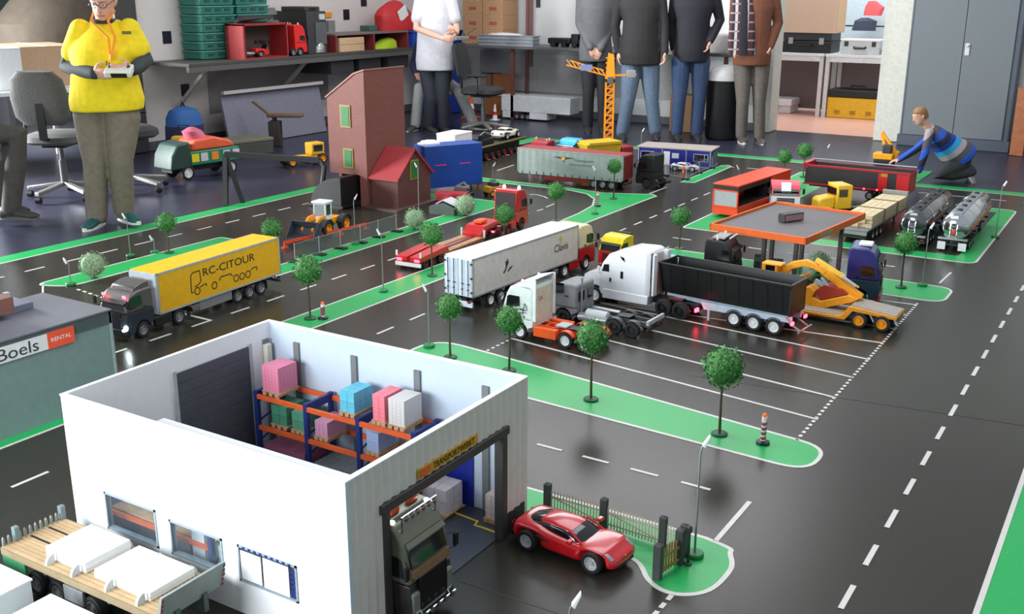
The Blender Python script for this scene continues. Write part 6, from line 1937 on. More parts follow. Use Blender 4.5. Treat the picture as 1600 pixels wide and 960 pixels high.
t = thing('camera_rig', 'small black camera on a stand left of the grey jacket man', 'camera', (-6.14, 11.62, .905))
M().cyl((0, 0, 0), .06, 0, .015, 14).cyl((0, 0, 0), .012, .015, .10, 8).build('stand', black, t)
M().box(-.06, .06, -.05, .05, .10, .20).build('camera_body', black, t, bev=.008)
M().cyl((0, -.05, .15), .03, -.05, 0, 14, 'y').build('lens', dgrey, t)
t = tag(M().rings([((-4.52, 11.62, .9052), (.16, 0, 0), (0, .08, 0)), ((-4.50, 11.62, .97), (.18, 0, 0), (0, .08, 0)), ((-4.42, 11.62, 1.09), (.10, 0, 0), (0, .05, 0)), ((-4.40, 11.62, 1.11), (.04, 0, 0), (0, .02, 0))], 16).build('white_bag', mat('bag_white', (214, 212, 208), .7), None), 'white carrier bag on the back bench between two standing men', 'bag')
# long white model trailer under the bench
t = thing('white_model_trailer', 'long white model trailer parked under the back bench', 'trailer', (-6.26, 11.58, 0), 0)
M().box(-1.0, 0, -.12, .12, .10, .30).build('body', mat('trailer_pale_white', (214, 218, 220), .4), t, bev=.006)
M().box(-.98, -.82, -.12, .12, .02, .10).box(-.58, -.33, -.12, .12, .02, .10).build('side_skirt', mat('trailer_pale_white', (214, 218, 220), .4), t)
for x in (-.78, -.70, -.62):
    axle(t, x, .2, r=.04)
t = thing('wood_panel', 'brown wooden panel leaning behind the black office chair', 'panel', (-7.45, 11.72, 0), 0)
M().obox((0, 0, .27), (.42, .03, .54), Matrix.Rotation(-.12, 3, 'X')).build('board', brownwood, t, bev=.003)
M().obox((0, -.02, .27), (.36, .012, .03), Matrix.Rotation(-.12, 3, 'X')).build('cross_batten', wood, t)
t = thing('traffic_cone', 'orange traffic cone beside the brown wooden panel', 'cone', (-7.62, 11.30, 0))
M().box(-.09, .09, -.09, .09, 0, .015).build('foot', orange, t)
M().cyl((0, 0, 0), .06, .015, .30, 14, r2=.014).build('cone_body', orange, t)
M().cyl((0, 0, 0), .046, .12, .18, 14, r2=.035).build('white_band', white, t)
t = thing('small_cone', 'small white striped cone in front of the wooden panel', 'cone', (-7.22, 11.25, 0))
M().box(-.05, .05, -.05, .05, 0, .01).build('foot', white, t)
M().cyl((0, 0, 0), .035, .01, .20, 12, r2=.008).build('cone_body', white, t)
M().cyl((0, 0, 0), .029, .07, .11, 12, r2=.021).build('red_band', red, t)
t = thing('waste_bin', 'black round bin with pale dome lid between the jeans man and the brown jacket man', 'bin', (-4.19, 11.20, 0))
M().lathe([(.17, 0), (.19, .03), (.20, .62), (.205, .64)], 24).build('bin_body', black, t)
M().lathe([(.20, .64), (.19, .70), (.14, .77), (.06, .80), (.01, .805)], 24).build('dome_lid', mat('dome_pale_grey', (190, 190, 190), .4), t)
t = tag(M().box(-4.95, -4.68, 11.48, 11.72, 0, .42).build('brown_carton', mat('carton_dark_brown', (120, 86, 56), .75), None, bev=.004), 'brown carton on the floor under the back bench behind the jeans', 'carton')
# things in the side room
for (xa, xb, lab) in ((-4.75, -3.88, 'left white table in the side room under the black case'), (-3.86, -3.0, 'right white table in the side room under the silver case')):
    t = thing('white_table', lab, 'table', (0, 0, 0), 0, 'white tables in the side room')
    M().box(xa, xb, 13.85, 14.55, .765, .80).build('table_top', mat('table_bluish_white', (226, 232, 236), .4), t, bev=.003)
    M().box(xa + .03, xb - .03, 14.50, 14.53, .03, .765).build('back_panel', mat('under_table_shade_mauve', (122, 108, 108), .7), t)  # dark sheet added to imitate the shade on the wall under the table
    M().box(xa + .02, xb - .02, 13.87, 13.90, .70, .765).build('apron', mat('table_bluish_white', (226, 232, 236), .4), t)
    for x in (xa + .03, xb - .03):
        for y in (13.89, 14.5):
            M().box(x - .025, x + .025, y - .025, y + .025, 0, .765).build('leg', mat('table_leg_pale', (204, 206, 206), .4), t)
t = thing('black_case', 'black hard case with silver latches under the big cardboard', 'case', (-4.14, 14.12, .801))
M().box(-.32, .32, -.22, .22, 0, .15).build('lower_shell', black, t, bev=.012)
M().box(-.32, .32, -.22, .22, .155, .25).build('lid', mat('case_charcoal', (42, 44, 48), .4), t, bev=.012)
for x in (-.2, .2):
    M().box(x - .03, x + .03, -.232, -.218, .11, .19).build('latch', silver, t)
M().tube([(-.08, -.22, .10), (-.07, -.26, .10), (.07, -.26, .10), (.08, -.22, .10)], .012, 8).build('handle', black, t)
t = thing('big_carton', 'big tan cardboard carton on top of the black case', 'carton', (-4.15, 14.12, 1.052))
M().box(-.37, .37, -.23, .25, 0, .48).build('box_body', mat('carton_rosy_tan', (206, 176, 152), .75, var=.03), t, bev=.003)
M().box(.371, .376, -.2, .2, .02, .46).build('side_strip', mat('carton_edge', (190, 156, 120), .75), t)
t = thing('aluminium_case', 'silver aluminium case with grey handle on the right white table', 'case', (-3.45, 14.05, .801))
M().box(-.24, .24, -.16, .16, 0, .17).build('case_body', mat('case_aluminium', (204, 208, 208), .35, .3), t, bev=.008)
M().box(-.245, .245, -.165, .165, .165, .185).build('edge_frame', white, t, bev=.003)
M().tube([(-.07, -.16, .09), (-.06, -.19, .08), (.06, -.19, .08), (.07, -.16, .09)], .016, 8).build('handle', dgrey, t)
for x in (-.17, .17):
    M().box(x - .025, x + .025, -.168, -.16, .10, .16).build('latch', dgrey, t)
t = tag(M().box(-3.18, -3.03, 13.95, 14.2, .801, .87).build('dark_pouch', mat('pouch_slate', (64, 72, 80), .6), None, bev=.02), 'flat dark pouch right of the aluminium case', 'pouch')
t = thing('plastic_crate', 'white plastic crate on the floor under the left white table', 'crate', (-4.52, 14.15, 0))
M().box(-.24, .22, -.18, .18, 0, .10).build('tub', mat('crate_pale_grey', (206, 206, 208), .5), t, bev=.01)
M().box(-.25, .23, -.19, .19, .10, .19).build('lid', mat('crate_white', (226, 226, 228), .5), t, bev=.012)
M().box(-.06, .06, -.20, -.18, .06, .12).build('latch', mgrey, t)
t = thing('toolbox', 'yellow toolbox with black lid under the right white table', 'toolbox', (-3.46, 14.05, 0))
M().box(-.33, .33, -.18, .18, 0, .26).build('box_body', mat('toolbox_yellow', (226, 176, 26), .5), t, bev=.012)
M().box(-.335, .335, -.185, .185, .26, .36).build('lid', black, t, bev=.016)
M().tube([(-.1, 0, .36), (-.09, 0, .40), (.09, 0, .40), (.1, 0, .36)], .012, 8).build('handle', black, t)
for x in (-.2, 0, .2):
    M().box(x - .035, x + .035, -.186, -.179, .05, .10).build('latch', mat('latch_ochre', (170, 126, 20), .5), t)
t = tag(M().rings([((-2.98, 14.1, 0), (.10, 0, 0), (0, .15, 0)), ((-2.98, 14.1, .22), (.12, 0, 0), (0, .16, 0)), ((-2.96, 14.1, .40), (.08, 0, 0), (0, .11, 0)), ((-2.95, 14.1, .44), (.02, 0, 0), (0, .04, 0))], 16, 2.6).build('black_bag', black, None), 'black bag on the floor right of the yellow toolbox', 'bag')
t = thing('coat_rack', 'metal rack with red and dark clothes in the side room', 'rack', (-3.75, 15.15, 0))
for x in (-.3, .42):
    M().cyl((x, 0, 0), .014, 0, 1.9, 8).build('upright', dgrey, t)
for z in (.9, 1.1, 1.75):
    M().box(-.3, .42, -.01, .01, z, z + .02).build('rail', dgrey, t)
M().rings([((.02, -.02, 1.05), (.16, 0, 0), (0, .05, 0)), ((.04, -.02, 1.18), (.15, 0, 0), (0, .06, 0)), ((.02, -.02, 1.22), (.05, 0, 0), (0, .03, 0))], 14).build('dark_garment', mat('garment_slate', (66, 74, 92), .8), t)
M().rings([((.12, -.02, 1.25), (.12, 0, 0), (0, .05, 0)), ((.14, -.02, 1.36), (.13, 0, 0), (0, .05, 0)), ((.10, -.02, 1.44), (.05, 0, 0), (0, .03, 0))], 14).build('red_garment', mat('garment_coral', (226, 92, 92), .8), t)

# steel cupboard
t = thing('steel_cupboard', 'tall grey two door steel cupboard at the back right', 'cupboard', (-1.895, 11.80, 0))
cg1, cg2 = mat('cupboard_door_grey', (106, 113, 117), .45, var=.03), mat('cupboard_frame_slate', (74, 82, 94), .45)
M().box(-.53, .53, .01, .24, .0, 2.0).build('carcass', cg2, t, smooth=0, bev=.004)
M().box(-.55, .55, -.02, .24, 0, .11).build('plinth', cg2, t, smooth=0)
for xa, xb in ((-.505, -.003), (.003, .475)):
    M().box(xa, xb, -.005, .012, .115, 1.97).build('door', cg1, t, smooth=0, bev=.003)
M().box(.020, .065, -.016, -.004, .95, 1.07).build('lock_plate', mat('lock_plate_pale', (206, 208, 206), .4), t, bev=.003)
M().box(.03, .055, -.03, -.012, 1.03, 1.055).build('handle', silver, t, bev=.003)
t = thing('orange_board', 'orange brown wooden board standing at the right edge by the cupboard', 'board', (-1.24, 11.62, 0), rad(-12))
M().box(-.07, .06, -.015, .015, 0, .66).build('board', mat('board_orange_brown', (150, 84, 42), .55, var=.2), t, bev=.003)
M().box(-.075, .065, -.02, .02, .655, .67).build('edge', brownwood, t)
t = thing('wooden_shelf', 'brown wooden shelf cut off by the right edge', 'shelf', (-.98, 11.62, 0), rad(-12))
M().box(-.10, -.07, -.12, .12, 0, .64).box(.3, .33, -.12, .12, 0, .64).build('side', mat('shelf_honey_brown', (140, 100, 56), .6, var=.2), t, smooth=0)
for z in (.02, .22, .42, .62):
    M().box(-.07, .3, -.12, .12, z, z + .02).build('shelf_board', mat('shelf_honey_brown', (140, 100, 56), .6), t, smooth=0)



# ---------------------------------------------------------------- people
V = Vector
CAMF = V((-math.sin(0.5548156), math.cos(0.5548156), 0))   # horizontal viewing direction of the photographer
CAMR = V((CAMF.y, -CAMF.x, 0))
skin_m = mat('skin_fair', (214, 162, 140), .55, var=.05, scale=12)
UP = V((0, 0, 1))


def head_shape(m, c, f, u, s=1.0):
    r = f.cross(u).normalized()
    u = r.cross(f).normalized()
    rr = []
    for h, w_, d_, o in ((-.118, .022, .022, .052), (-.108, .040, .040, .044), (-.082, .054, .064, .030), (-.045, .065, .082, .014), (0, .071, .092, .002), (.045, .073, .095, -.004), (.085, .061, .080, -.008), (.108, .036, .048, -.010), (.117, .010, .012, -.010)):
        rr.append((c + u * h * s + f * o * s, r * w_ * s, f * d_ * s))
    m.rings(rr, 22)
    m.tube([c + f * .088 * s + u * .022 * s, c + f * .104 * s - u * .012 * s, c + f * .113 * s - u * .032 * s, c + f * .094 * s - u * .040 * s], [.009 * s, .011 * s, .015 * s, .010 * s], 8, True)
    for q in (1, -1):
        m.tube([c + r * q * .070 * s + u * .022 * s - f * .004 * s, c + r * q * .081 * s + u * .006 * s - f * .012 * s, c + r * q * .074 * s - u * .026 * s - f * .004 * s], [.010 * s, .014 * s, .009 * s], 8, True)
    m.tube([c + f * .080 * s - u * .066 * s - r * .02 * s, c + f * .090 * s - u * .066 * s, c + f * .080 * s - u * .066 * s + r * .02 * s], .0085 * s, 8, True)
    m.tube([c + f * .084 * s + u * .036 * s - r * .045 * s, c + f * .094 * s + u * .034 * s, c + f * .084 * s + u * .036 * s + r * .045 * s], .010 * s, 8, True)


def hand(m, w_, d, pn, ts, curl=.5, s=1.0):
    """palm plus five fingers; d along the hand, pn out of the palm, ts towards the thumb"""
    d = d.normalized()
    ts = (ts - d * ts.dot(d)).normalized()
    n0 = d.cross(ts).normalized()
    pn = n0 if n0.dot(pn) > 0 else -n0
    m.rings([(w_ - d * .01 * s, ts * .027 * s, pn * .021 * s), (w_ + d * .03 * s, ts * .036 * s, pn * .019 * s), (w_ + d * .065 * s, ts * .042 * s, pn * .017 * s), (w_ + d * .09 * s, ts * .040 * s, pn * .014 * s)], 16, 2.6)
    for k, (o, ln) in enumerate(((.032, .070), (.011, .080), (-.010, .075), (-.030, .058))):
        p = w_ + d * .082 * s + ts * o * s
        a = .15 + curl * .35
        pts = [p]
        for seg, fr in enumerate((.44, .32, .24)):
            dd = d * math.cos(a) + pn * math.sin(a)
            p = p + dd * ln * fr * s
            pts.append(p)
            a += curl * (.75 + .1 * k)
        m.tube(pts, [.0098 * s, .0092 * s, .0086 * s, .0074 * s], 8, True)
    p = w_ + d * .022 * s + ts * .030 * s
    t1 = (d * .62 + ts * .70 + pn * .25).normalized()
    t2 = (d * .85 + ts * .15 + pn * .35).normalized()
    m.tube([p, p + t1 * .042 * s, p + t1 * .042 * s + t2 * .034 * s], [.0135 * s, .0110 * s, .0085 * s], 8, True)


def shoe(t, off, an, f, m_up, m_sole, s=1.0, lace=None, roll=0.0):
    """shoe below an ankle; f is the toe direction (may point down for a tipped foot)"""
    f = f.normalized()
    r = f.cross(UP).normalized()
    u = r.cross(f).normalized()
    b = an - u * .072 * s
    rr = [(b - f * .085 * s + u * .030 * s, r * .018 * s, u * .022 * s), (b - f * .065 * s + u * .045 * s, r * .036 * s, u * .045 * s), (b - f * .02 * s + u * .052 * s, r * .038 * s, u * .052 * s), (b + f * .03 * s + u * .042 * s, r * .039 * s, u * .042 * s),
          (b + f * .09 * s + u * .031 * s, r * .046 * s, u * .031 * s), (b + f * .15 * s + u * .025 * s, r * .044 * s, u * .024 * s), (b + f * .185 * s + u * .021 * s, r * .024 * s, u * .014 * s)]
    o = M().rings(rr, 18).build('shoe', m_up, t, off, smooth=60)
    pr = []
    for k in range(20):
        a = 2 * PI * k / 20
        x = math.cos(a)
        pr.append((b + f * (.05 + .145 * x) * s + r * math.sin(a) * (.040 + .010 * x) * s))
    n = len(pr)
    vs = [p - u * .004 * s for p in pr] + [p + u * .022 * s for p in pr]
    sm = M().add(vs, [tuple(range(n))[::-1], tuple(range(n, 2 * n))] + [(i, (i + 1) % n, n + (i + 1) % n, n + i) for i in range(n)])
    sm.build('sole', m_sole, o, smooth=30)
    if lace:
        m = M()
        for k in range(4):
            c = b + f * (.02 + k * .022) * s + u * (.088 - k * .010) * s
            m.tube([c - r * .026 * s - u * .006 * s, c, c + r * .026 * s - u * .006 * s], .0045 * s, 6)
        m.build('laces', lace, o)
    return o


def person(label, base, J, fv, hair=(96, 66, 44), shirt=(200, 200, 200), trousers=(60, 70, 100), shoes=(40, 40, 42), sole=(60, 60, 60), s=1.0, belly=1.0, sleeve=1.0, head=True,
           hem=None, jacket_mat=None, trouser_mat=None, lace=None, headf=None, hands=None, legr=1.0, female=0.0, toes=None, group=None, undersleeve=None, cat='person', chestw=1.0, torso_r=None, shoe_k=1.0):
    base = V((*base[:2], -.004))
    t = thing('person', label, cat, tuple(base), 0, group)
    off = tuple(-base)
    J = {k: V(v) for k, v in J.items()}
    fv = V(fv).normalized()
    rv = V(torso_r).normalized() if torso_r else (J['shL'] - J['shR']).normalized()      # towards the person's left
    pel, neck = J['pel'], J['neck']
    ax = (neck - pel)
    ln = ax.length
    axn = ax.normalized()
    fr = rv.cross(axn).normalized()
    if fr.dot(fv) < 0:
        fr = -fr
    hw = (J['shL'] - J['shR']).length / 2

    def tring(k, w_, d_, o=0.0, e=0.0):
        return (pel + ax * k + fr * o * s, rv * (w_ * s + e), fr * (d_ * s + e))

    def torso(e, k0, scale=1.0):
        b = belly
        L = [(-.12, .165 * b, .125 * b, 0), (.02, .170 * b, .130 * b, .005), (.22, .155 * b, .120 * b, .015 * b), (.45, .160 * (b * .5 + .5), .122 * (b * .5 + .5), .02 + .035 * female), (.64, (.172 + .01 * female) * chestw, .122 + .03 * female, .015 + .03 * female), (.80, min(.185 * chestw, hw / s * .98), .105, 0), (.92, min(.15, hw / s * .72), .075, -.01), (1.0, .075, .062, -.01)]
        return [tring(k, w_, d_, o, e) for k, w_, d_, o in L if k >= k0]

    b = M()
    b.rings(torso(-.012, -.2), 24)
    b.tube([neck - axn * .03 * s, neck + (J['head'] - neck) * .62], [.058 * s, .052 * s], 12, True)
    hf = V(headf).normalized() if headf else fv
    if head:
        hu = (J['head'] - neck).normalized()
        hu = (hu * .5 + UP * .5 + hf * .0)
        head_shape(b, J['head'], hf, hu - hf * hu.dot(hf), s)
    for q in 'LR':
        sh, el, wr = J['sh' + q], J['el' + q], J['wr' + q]
        b.tube([sh, (sh + el) / 2, el, (el + wr) / 2, wr], [.046 * s, .044 * s, .037 * s, .036 * s, .025 * s], 12, True)
        if not hands or q in hands:
            d, pn, ts, cu = (hands or {}).get(q) if hands else ((wr - el), -fr, -rv, .5)
            hand(b, wr, V(d), V(pn), V(ts), cu, s)
        hp, kn, an = J['hip' + q], J['kn' + q], J['an' + q]
        b.tube([hp, (hp + kn) / 2, kn, kn + (an - kn) * .3, an], [.078 * s, .066 * s, .050 * s, .050 * s, .034 * s], 12, True)
    b.build('body', skin_m, t, off, smooth=0, remesh=.0065 if head else .008)
    # trousers
    tm = trouser_mat or mat('trousers_%d_%d_%d' % trousers, trousers, .8, bump=.25, scale=30, var=.12)
    p = M().rings([r for r in torso(.006, -.2)[:3]], 24)
    for q in 'LR':
        hp, kn, an = J['hip' + q], J['kn' + q], J['an' + q]
        p.tube([hp, (hp * .5 + kn * .5), kn, kn + (an - kn) * .4, an + (kn - an) * .02], [.102 * s * legr, .088 * s * legr, .068 * s * legr, .066 * s * legr, .062 * s * legr], 14, True)
    p.build('trousers', tm, t, off, smooth=0, remesh=.010)
    # upper garment
    sm = jacket_mat or mat('top_%d_%d_%d' % shirt, shirt, .8, bump=.25, scale=24, var=.08)
    g = M()
    k0 = -.14 if hem is None else hem
    L = torso(.014, -.2)
    L = [r for r, k in zip(L, (-.12, .02, .22, .45, .64, .80, .92, 1.0)) if k >= k0]
    g.rings(L, 24)
    for q in 'LR':
        sh, el, wr = J['sh' + q], J['el' + q], J['wr' + q]
        pts = [sh - (el - sh) * .05, (sh + el) / 2, el, (el + wr) / 2, wr] if sleeve >= 1 else [sh - (el - sh) * .05, sh + (el - sh) * sleeve * .5, sh + (el - sh) * sleeve]
        rad_ = [.066, .060, .054, .050, .042] if sleeve >= 1 else [.070, .072, .074]
        g.tube(pts, [x * s for x in rad_], 14, True)
    g.build('jacket' if sleeve >= 1 else 'shirt', sm, t, off, smooth=0, remesh=.011)
    if undersleeve:
        um = mat('sleeve_%d_%d_%d' % undersleeve, undersleeve, .8, bump=.2, scale=24)
        for q in 'LR':
            sh, el, wr = J['sh' + q], J['el' + q], J['wr' + q]
            M().tube([sh, (sh + el) / 2, el, (el + wr) / 2, wr], [.060 * s, .058 * s, .056 * s, .050 * s, .038 * s], 14, True).build('sleeve', um, t, off, smooth=60)
    for q in 'LR':
        f = V(toes[q]) if toes else fv
        shoe(t, off, J['an' + q], f, mat('shoe_%d_%d_%d' % shoes, shoes, .6), mat('sole_%d_%d_%d' % sole, sole, .6), s * shoe_k, mat('lace_%d_%d_%d' % lace, lace, .7) if lace else None)
    if head:
        c, f = J['head'], hf
        r = f.cross(UP).normalized()
        u = r.cross(f).normalized()
        for q in (1, -1):
            e = M().ball(tuple(c + f * .083 * s + u * .008 * s + r * q * .031 * s), .0125 * s, 10, 7).build('eye', mat('eye_white', (224, 220, 214), .3), t, off)
            M().ball(tuple(c + f * .0935 * s + u * .007 * s + r * q * .031 * s), .0055 * s, 8, 6).build('iris', mat('iris_dark', (50, 40, 34), .3), e)
        M().tube([c + f * .094 * s - u * .067 * s - r * .022 * s, c + f * .1005 * s - u * .067 * s, c + f * .094 * s - u * .067 * s + r * .022 * s], .0035 * s, 6, True).build('mouth', mat('lip_rose', (170, 100, 94), .5), t, off)
        hm = mat('hair_%d_%d_%d' % hair, hair, .7, bump=.6, scale=90, var=.25)
        rr = []
        for h, w_, d_, o in ((-.055, .058, .050, -.052), (-.02, .073, .068, -.040), (.02, .080, .084, -.022), (.055, .081, .096, -.010), (.088, .068, .088, -.006), (.113, .044, .056, -.009), (.126, .012, .014, -.010)):
            rr.append((c + u * h * s + f * o * s, r * w_ * s, f * d_ * s))
        M().rings(rr, 22).build('hair', hm, t, off, smooth=60)
    return t


def off_part(m, name, mt, t, label=None, smooth=40, bev=0):
    return m.build(name, mt, t, tuple(-t.location), smooth=smooth, bev=bev, label=label)


TC = -CAMF          # towards the camera
# woman in the yellow shirt
g = (-6.161, 4.622)
J = dict(pel=(-6.095, 4.663, 0.867), neck=(-6.059, 4.685, 1.392), head=(-6.015, 4.653, 1.514), shR=(-6.206, 4.594, 1.319), shL=(-5.921, 4.77, 1.326),
         elR=(-6.278, 4.526, 1.089), wrR=(-5.928, 4.461, 1.065), elL=(-5.84, 4.797, 1.129), wrL=(-5.729, 4.608, 1.087),
         hipR=(-6.194, 4.602, 0.765), hipL=(-6.017, 4.711, 0.765), knR=(-6.178, 4.576, 0.449), knL=(-6.037, 4.675, 0.455), anR=(-6.246, 4.593, 0.073), anL=(-6.134, 4.733, 0.097))
lady = person('woman in a yellow T-shirt and orange lanyard holding a white remote control', g, J, TC, hair=(92, 66, 50), shirt=(244, 216, 24), trousers=(122, 112, 98), shoes=(30, 84, 82), sole=(214, 214, 208), belly=1.38, sleeve=.62, female=1.0, lace=(214, 214, 206), legr=1.18, chestw=1.12,
              hands={'R': (CAMR * .8 + TC * .3, UP * .4 - TC * .5, UP * .6 + TC * .3, .55), 'L': (-CAMR * .6 + TC * .5, UP * .4 - TC * .5, UP * .7 + TC * .2, .55)}, undersleeve=(50, 56, 60), toes={'R': TC + CAMR * -.12, 'L': CAMR * .75 + TC * .65}, headf=TC + UP * -.35 + CAMR * .02, hem=-.14)
m = M()
for q, a in ((1, ((-5.949, 4.683, 1.45))), (-1, ((-6.063, 4.612, 1.45)))):
    m.tube([V(a), V(a) + TC * .10 + UP * -.06 - CAMR * q * .012, V((-5.841, 4.555, 1.287)) + CAMR * q * .022, V((-5.846, 4.541, 1.184)) + CAMR * q * .006], .009, 6, flat=.35)
m.tube([V((-5.846, 4.541, 1.184)), V((-5.85, 4.538, 1.144))], .012, 6)
off_part(m, 'lanyard', mat('lanyard_orange', (246, 150, 30), .6), lady)
m = M()
hc, hfv = V(J['head']), (TC + UP * -.35).normalized()
hr = hfv.cross(UP).normalized()
hu = hr.cross(hfv)
for q in (1, -1):
    c = hc + hfv * .104 + hu * .006 + hr * q * .032
    pts = [c + hr * .026 * math.cos(2 * PI * k / 12) + hu * .018 * math.sin(2 * PI * k / 12) for k in range(13)]
    m.tube(pts, .0022, 6)
    m.tube([c + hr * q * .026, c + hr * q * .046 - hfv * .10], .002, 6)
m.tube([hc + hfv * .106 + hu * .008 - hr * .006, hc + hfv * .106 + hu * .008 + hr * .006], .002, 6)
off_part(m, 'glasses', black, lady)
m = M().tube([V((-6.05, 4.667, 1.384)) + V((.068 * math.cos(a), .068 * math.sin(a), 0)) for a in [2 * PI * k / 12 for k in range(13)]], .016, 8)
off_part(m, 'collar', mat('sleeve_50_56_60', (50, 56, 60), .8), lady)
m = M().obox(V((-5.775, 4.62, 1.318)), (.06, .004, .02), Matrix(((CAMR.x, TC.x, 0), (CAMR.y, TC.y, 0), (0, 0, 1))))
off_part(m, 'chest_print', mat('print_olive', (110, 100, 40), .7), lady)
rc = thing('remote_control', 'white remote control box held by the woman in the yellow shirt', 'remote control', (-5.756, 4.52, 1.084), math.atan2(CAMR.y, CAMR.x))
M().box(-.085, .085, -.05, .05, -.022, .022).build('case', mat('remote_ivory', (222, 220, 206), .45), rc, bev=.008).rotation_euler = (.5, 0, 0)
f = M().box(-.04, .06, -.054, -.049, -.016, .014).build('display', black, rc)
f.rotation_euler = (.5, 0, 0)
for x in (-.06, .06):
    M().cyl((x, .0, .02), .010, 0, .015, 12).cyl((x, .0, .02), .004, .015, .03, 8).build('stick', dgrey, rc)
M().tube([(-.085, .02, .03), (-.09, .04, .06)], .004, 6).build('antenna', black, rc)

# man in the white T-shirt
GW = (-7.177, 9.93)
J = dict(pel=(-7.173, 9.932, 0.795), neck=(-7.182, 9.927, 1.567), head=(-7.118, 9.919, 1.784), shR=(-7.324, 9.862, 1.444), shL=(-7.015, 10.031, 1.443),
         elR=(-7.271, 9.707, 1.166), wrR=(-6.903, 9.712, 1.063), elL=(-6.942, 10.017, 1.168), wrL=(-6.8, 9.811, 1.109),
         hipR=(-7.25, 9.885, 0.674), hipL=(-7.101, 9.977, 0.674), knR=(-7.208, 9.864, 0.377), knL=(-7.101, 9.953, 0.381), anR=(-7.275, 9.893, 0.071), anL=(-7.124, 9.986, 0.056))
FW = (TC * .8 + CAMR * .6).normalized()
person('man in a white T-shirt and dark jeans holding a small remote control', GW, J, FW, shirt=(196, 196, 202), trousers=(38, 42, 52), belly=1.25, sleeve=.62, hair=(70, 56, 44),
       hands={'R': (CAMR + TC * .4, UP * .5 - TC * .3, UP * .7 + TC * .3, .5), 'L': (TC * .4 - CAMR * .2 + UP * .2, UP * .4, -CAMR, .5)}, shoes=(46, 42, 40), chestw=1.15, hem=-.14, torso_r=tuple(CAMR))
rc = thing('remote_control', 'small dark remote control held by the man in the white T-shirt', 'remote control', (-6.725, 9.787, 1.071), math.atan2(CAMR.y, CAMR.x) + .5)
M().box(-.08, .08, -.05, .05, -.02, .02).build('case', mat('remote_grey', (110, 112, 112), .45), rc, bev=.006)
M().tube([(.06, .02, .02), (.22, .06, .10)], .003, 6).build('antenna', black, rc)
for x in (-.04, .04):
    M().cyl((x, 0, .02), .008, 0, .03, 8).build('stick', black, rc)
# person sitting behind him
D_ = -.55
J = dict(pel=(-7.504, 10.433, 0.524), neck=(-7.487, 10.326, 1.004), head=(-7.447, 10.304, 1.223), shR=(-7.623, 10.242, 0.946), shL=(-7.348, 10.412, 0.945),
         elR=(-7.687, 10.202, 0.711), wrR=(-7.53, 10.04, 0.639), elL=(-7.313, 10.434, 0.71), wrL=(-7.226, 10.252, 0.563),
         hipR=(-7.554, 10.344, 0.483), hipL=(-7.398, 10.44, 0.483), knR=(-7.425, 9.953, 0.489), knL=(-7.07, 10.232, 0.454), anR=(-7.503, 9.963, 0.057), anL=(-6.928, 10.319, 0.085))
person('person sitting behind the white T-shirt man, light grey trouser legs stretched out', GW, J, TC, shirt=(40, 46, 84), trousers=(176, 178, 178), shoes=(60, 58, 58), sole=(200, 200, 196), hair=(60, 50, 42), hands={'R': (TC + CAMR * .4 - UP * .2, -UP, CAMR, .5), 'L': (TC - UP * .4, -UP, -CAMR, .5)}, toes={'R': TC - CAMR * .5, 'L': TC * .5 + CAMR}, torso_r=tuple(CAMR))
st = thing('stool', 'stool under the person sitting behind the white T-shirt', 'stool', (-7.504, 10.433, -.004))
M().cyl((0, 0, 0), .17, .40, .44, 20).build('seat', black, st, bev=.01)
for k in range(4):
    a = PI / 4 + k * PI / 2
    M().bar((.10 * math.cos(a), .10 * math.sin(a), .40), (.17 * math.cos(a), .17 * math.sin(a), .0), .025).build('leg', dgrey, st)


# men standing at the back wall, heads above the frame
def stand(label, G_, pts, **k):
    J = {n: V(p) for n, p in pts.items()}
    nk = J['neck']
    J.setdefault('head', nk + UP * .235 + TC * .03)
    return person(label, G_, J, TC, torso_r=tuple(CAMR), **k)


HD = dict(R=(-UP + TC * .1, -CAMR * -1, TC, .45), L=(-UP + TC * .1, -CAMR, TC, .45))
stand('man in a grey jacket and black trousers, left of the standing men', (-5.653, 10.969), dict(
    pel=(-5.669, 10.959, 0.892), neck=(-5.688, 10.947, 1.659), shR=(-5.815, 10.869, 1.563), shL=(-5.552, 11.031, 1.562), elR=(-5.838, 10.878, 1.216), wrR=(-5.645, 10.786, 0.958), elL=(-5.523, 11.073, 1.215), wrL=(-5.547, 10.847, 0.943),
    hipR=(-5.729, 10.922, 0.821), hipL=(-5.593, 11.006, 0.821), knR=(-5.72, 10.904, 0.42), knL=(-5.576, 10.993, 0.42), anR=(-5.744, 10.948, 0.063), anL=(-5.592, 11.042, 0.055)),
    shirt=(92, 94, 96), trousers=(34, 34, 38), belly=1.05, hands={'R': (CAMR * .5 - UP, -TC, CAMR, .5), 'L': (-CAMR * .5 - UP, -TC, -CAMR, .5)})
stand('man in a black sweater and light blue jeans behind the crane', (-4.929, 10.645), dict(
    pel=(-4.954, 10.629, 0.902), neck=(-4.977, 10.615, 1.706), shR=(-5.147, 10.51, 1.577), shL=(-4.8, 10.725, 1.576), elR=(-5.218, 10.524, 1.208), wrR=(-5.182, 10.559, 0.939), elL=(-4.723, 10.702, 1.211), wrL=(-4.684, 10.656, 0.949),
    hipR=(-5.029, 10.583, 0.821), hipL=(-4.87, 10.682, 0.821), knR=(-5.041, 10.54, 0.428), knL=(-4.826, 10.686, 0.427), anR=(-5.108, 10.558, 0.075), anL=(-4.796, 10.751, 0.088)),
    shirt=(34, 33, 34), trousers=(88, 105, 126), belly=1.22, legr=1.12, hands={'R': (-UP, CAMR, TC, .4), 'L': (-UP + TC * .1, -CAMR, TC, .6)}, chestw=1.25)
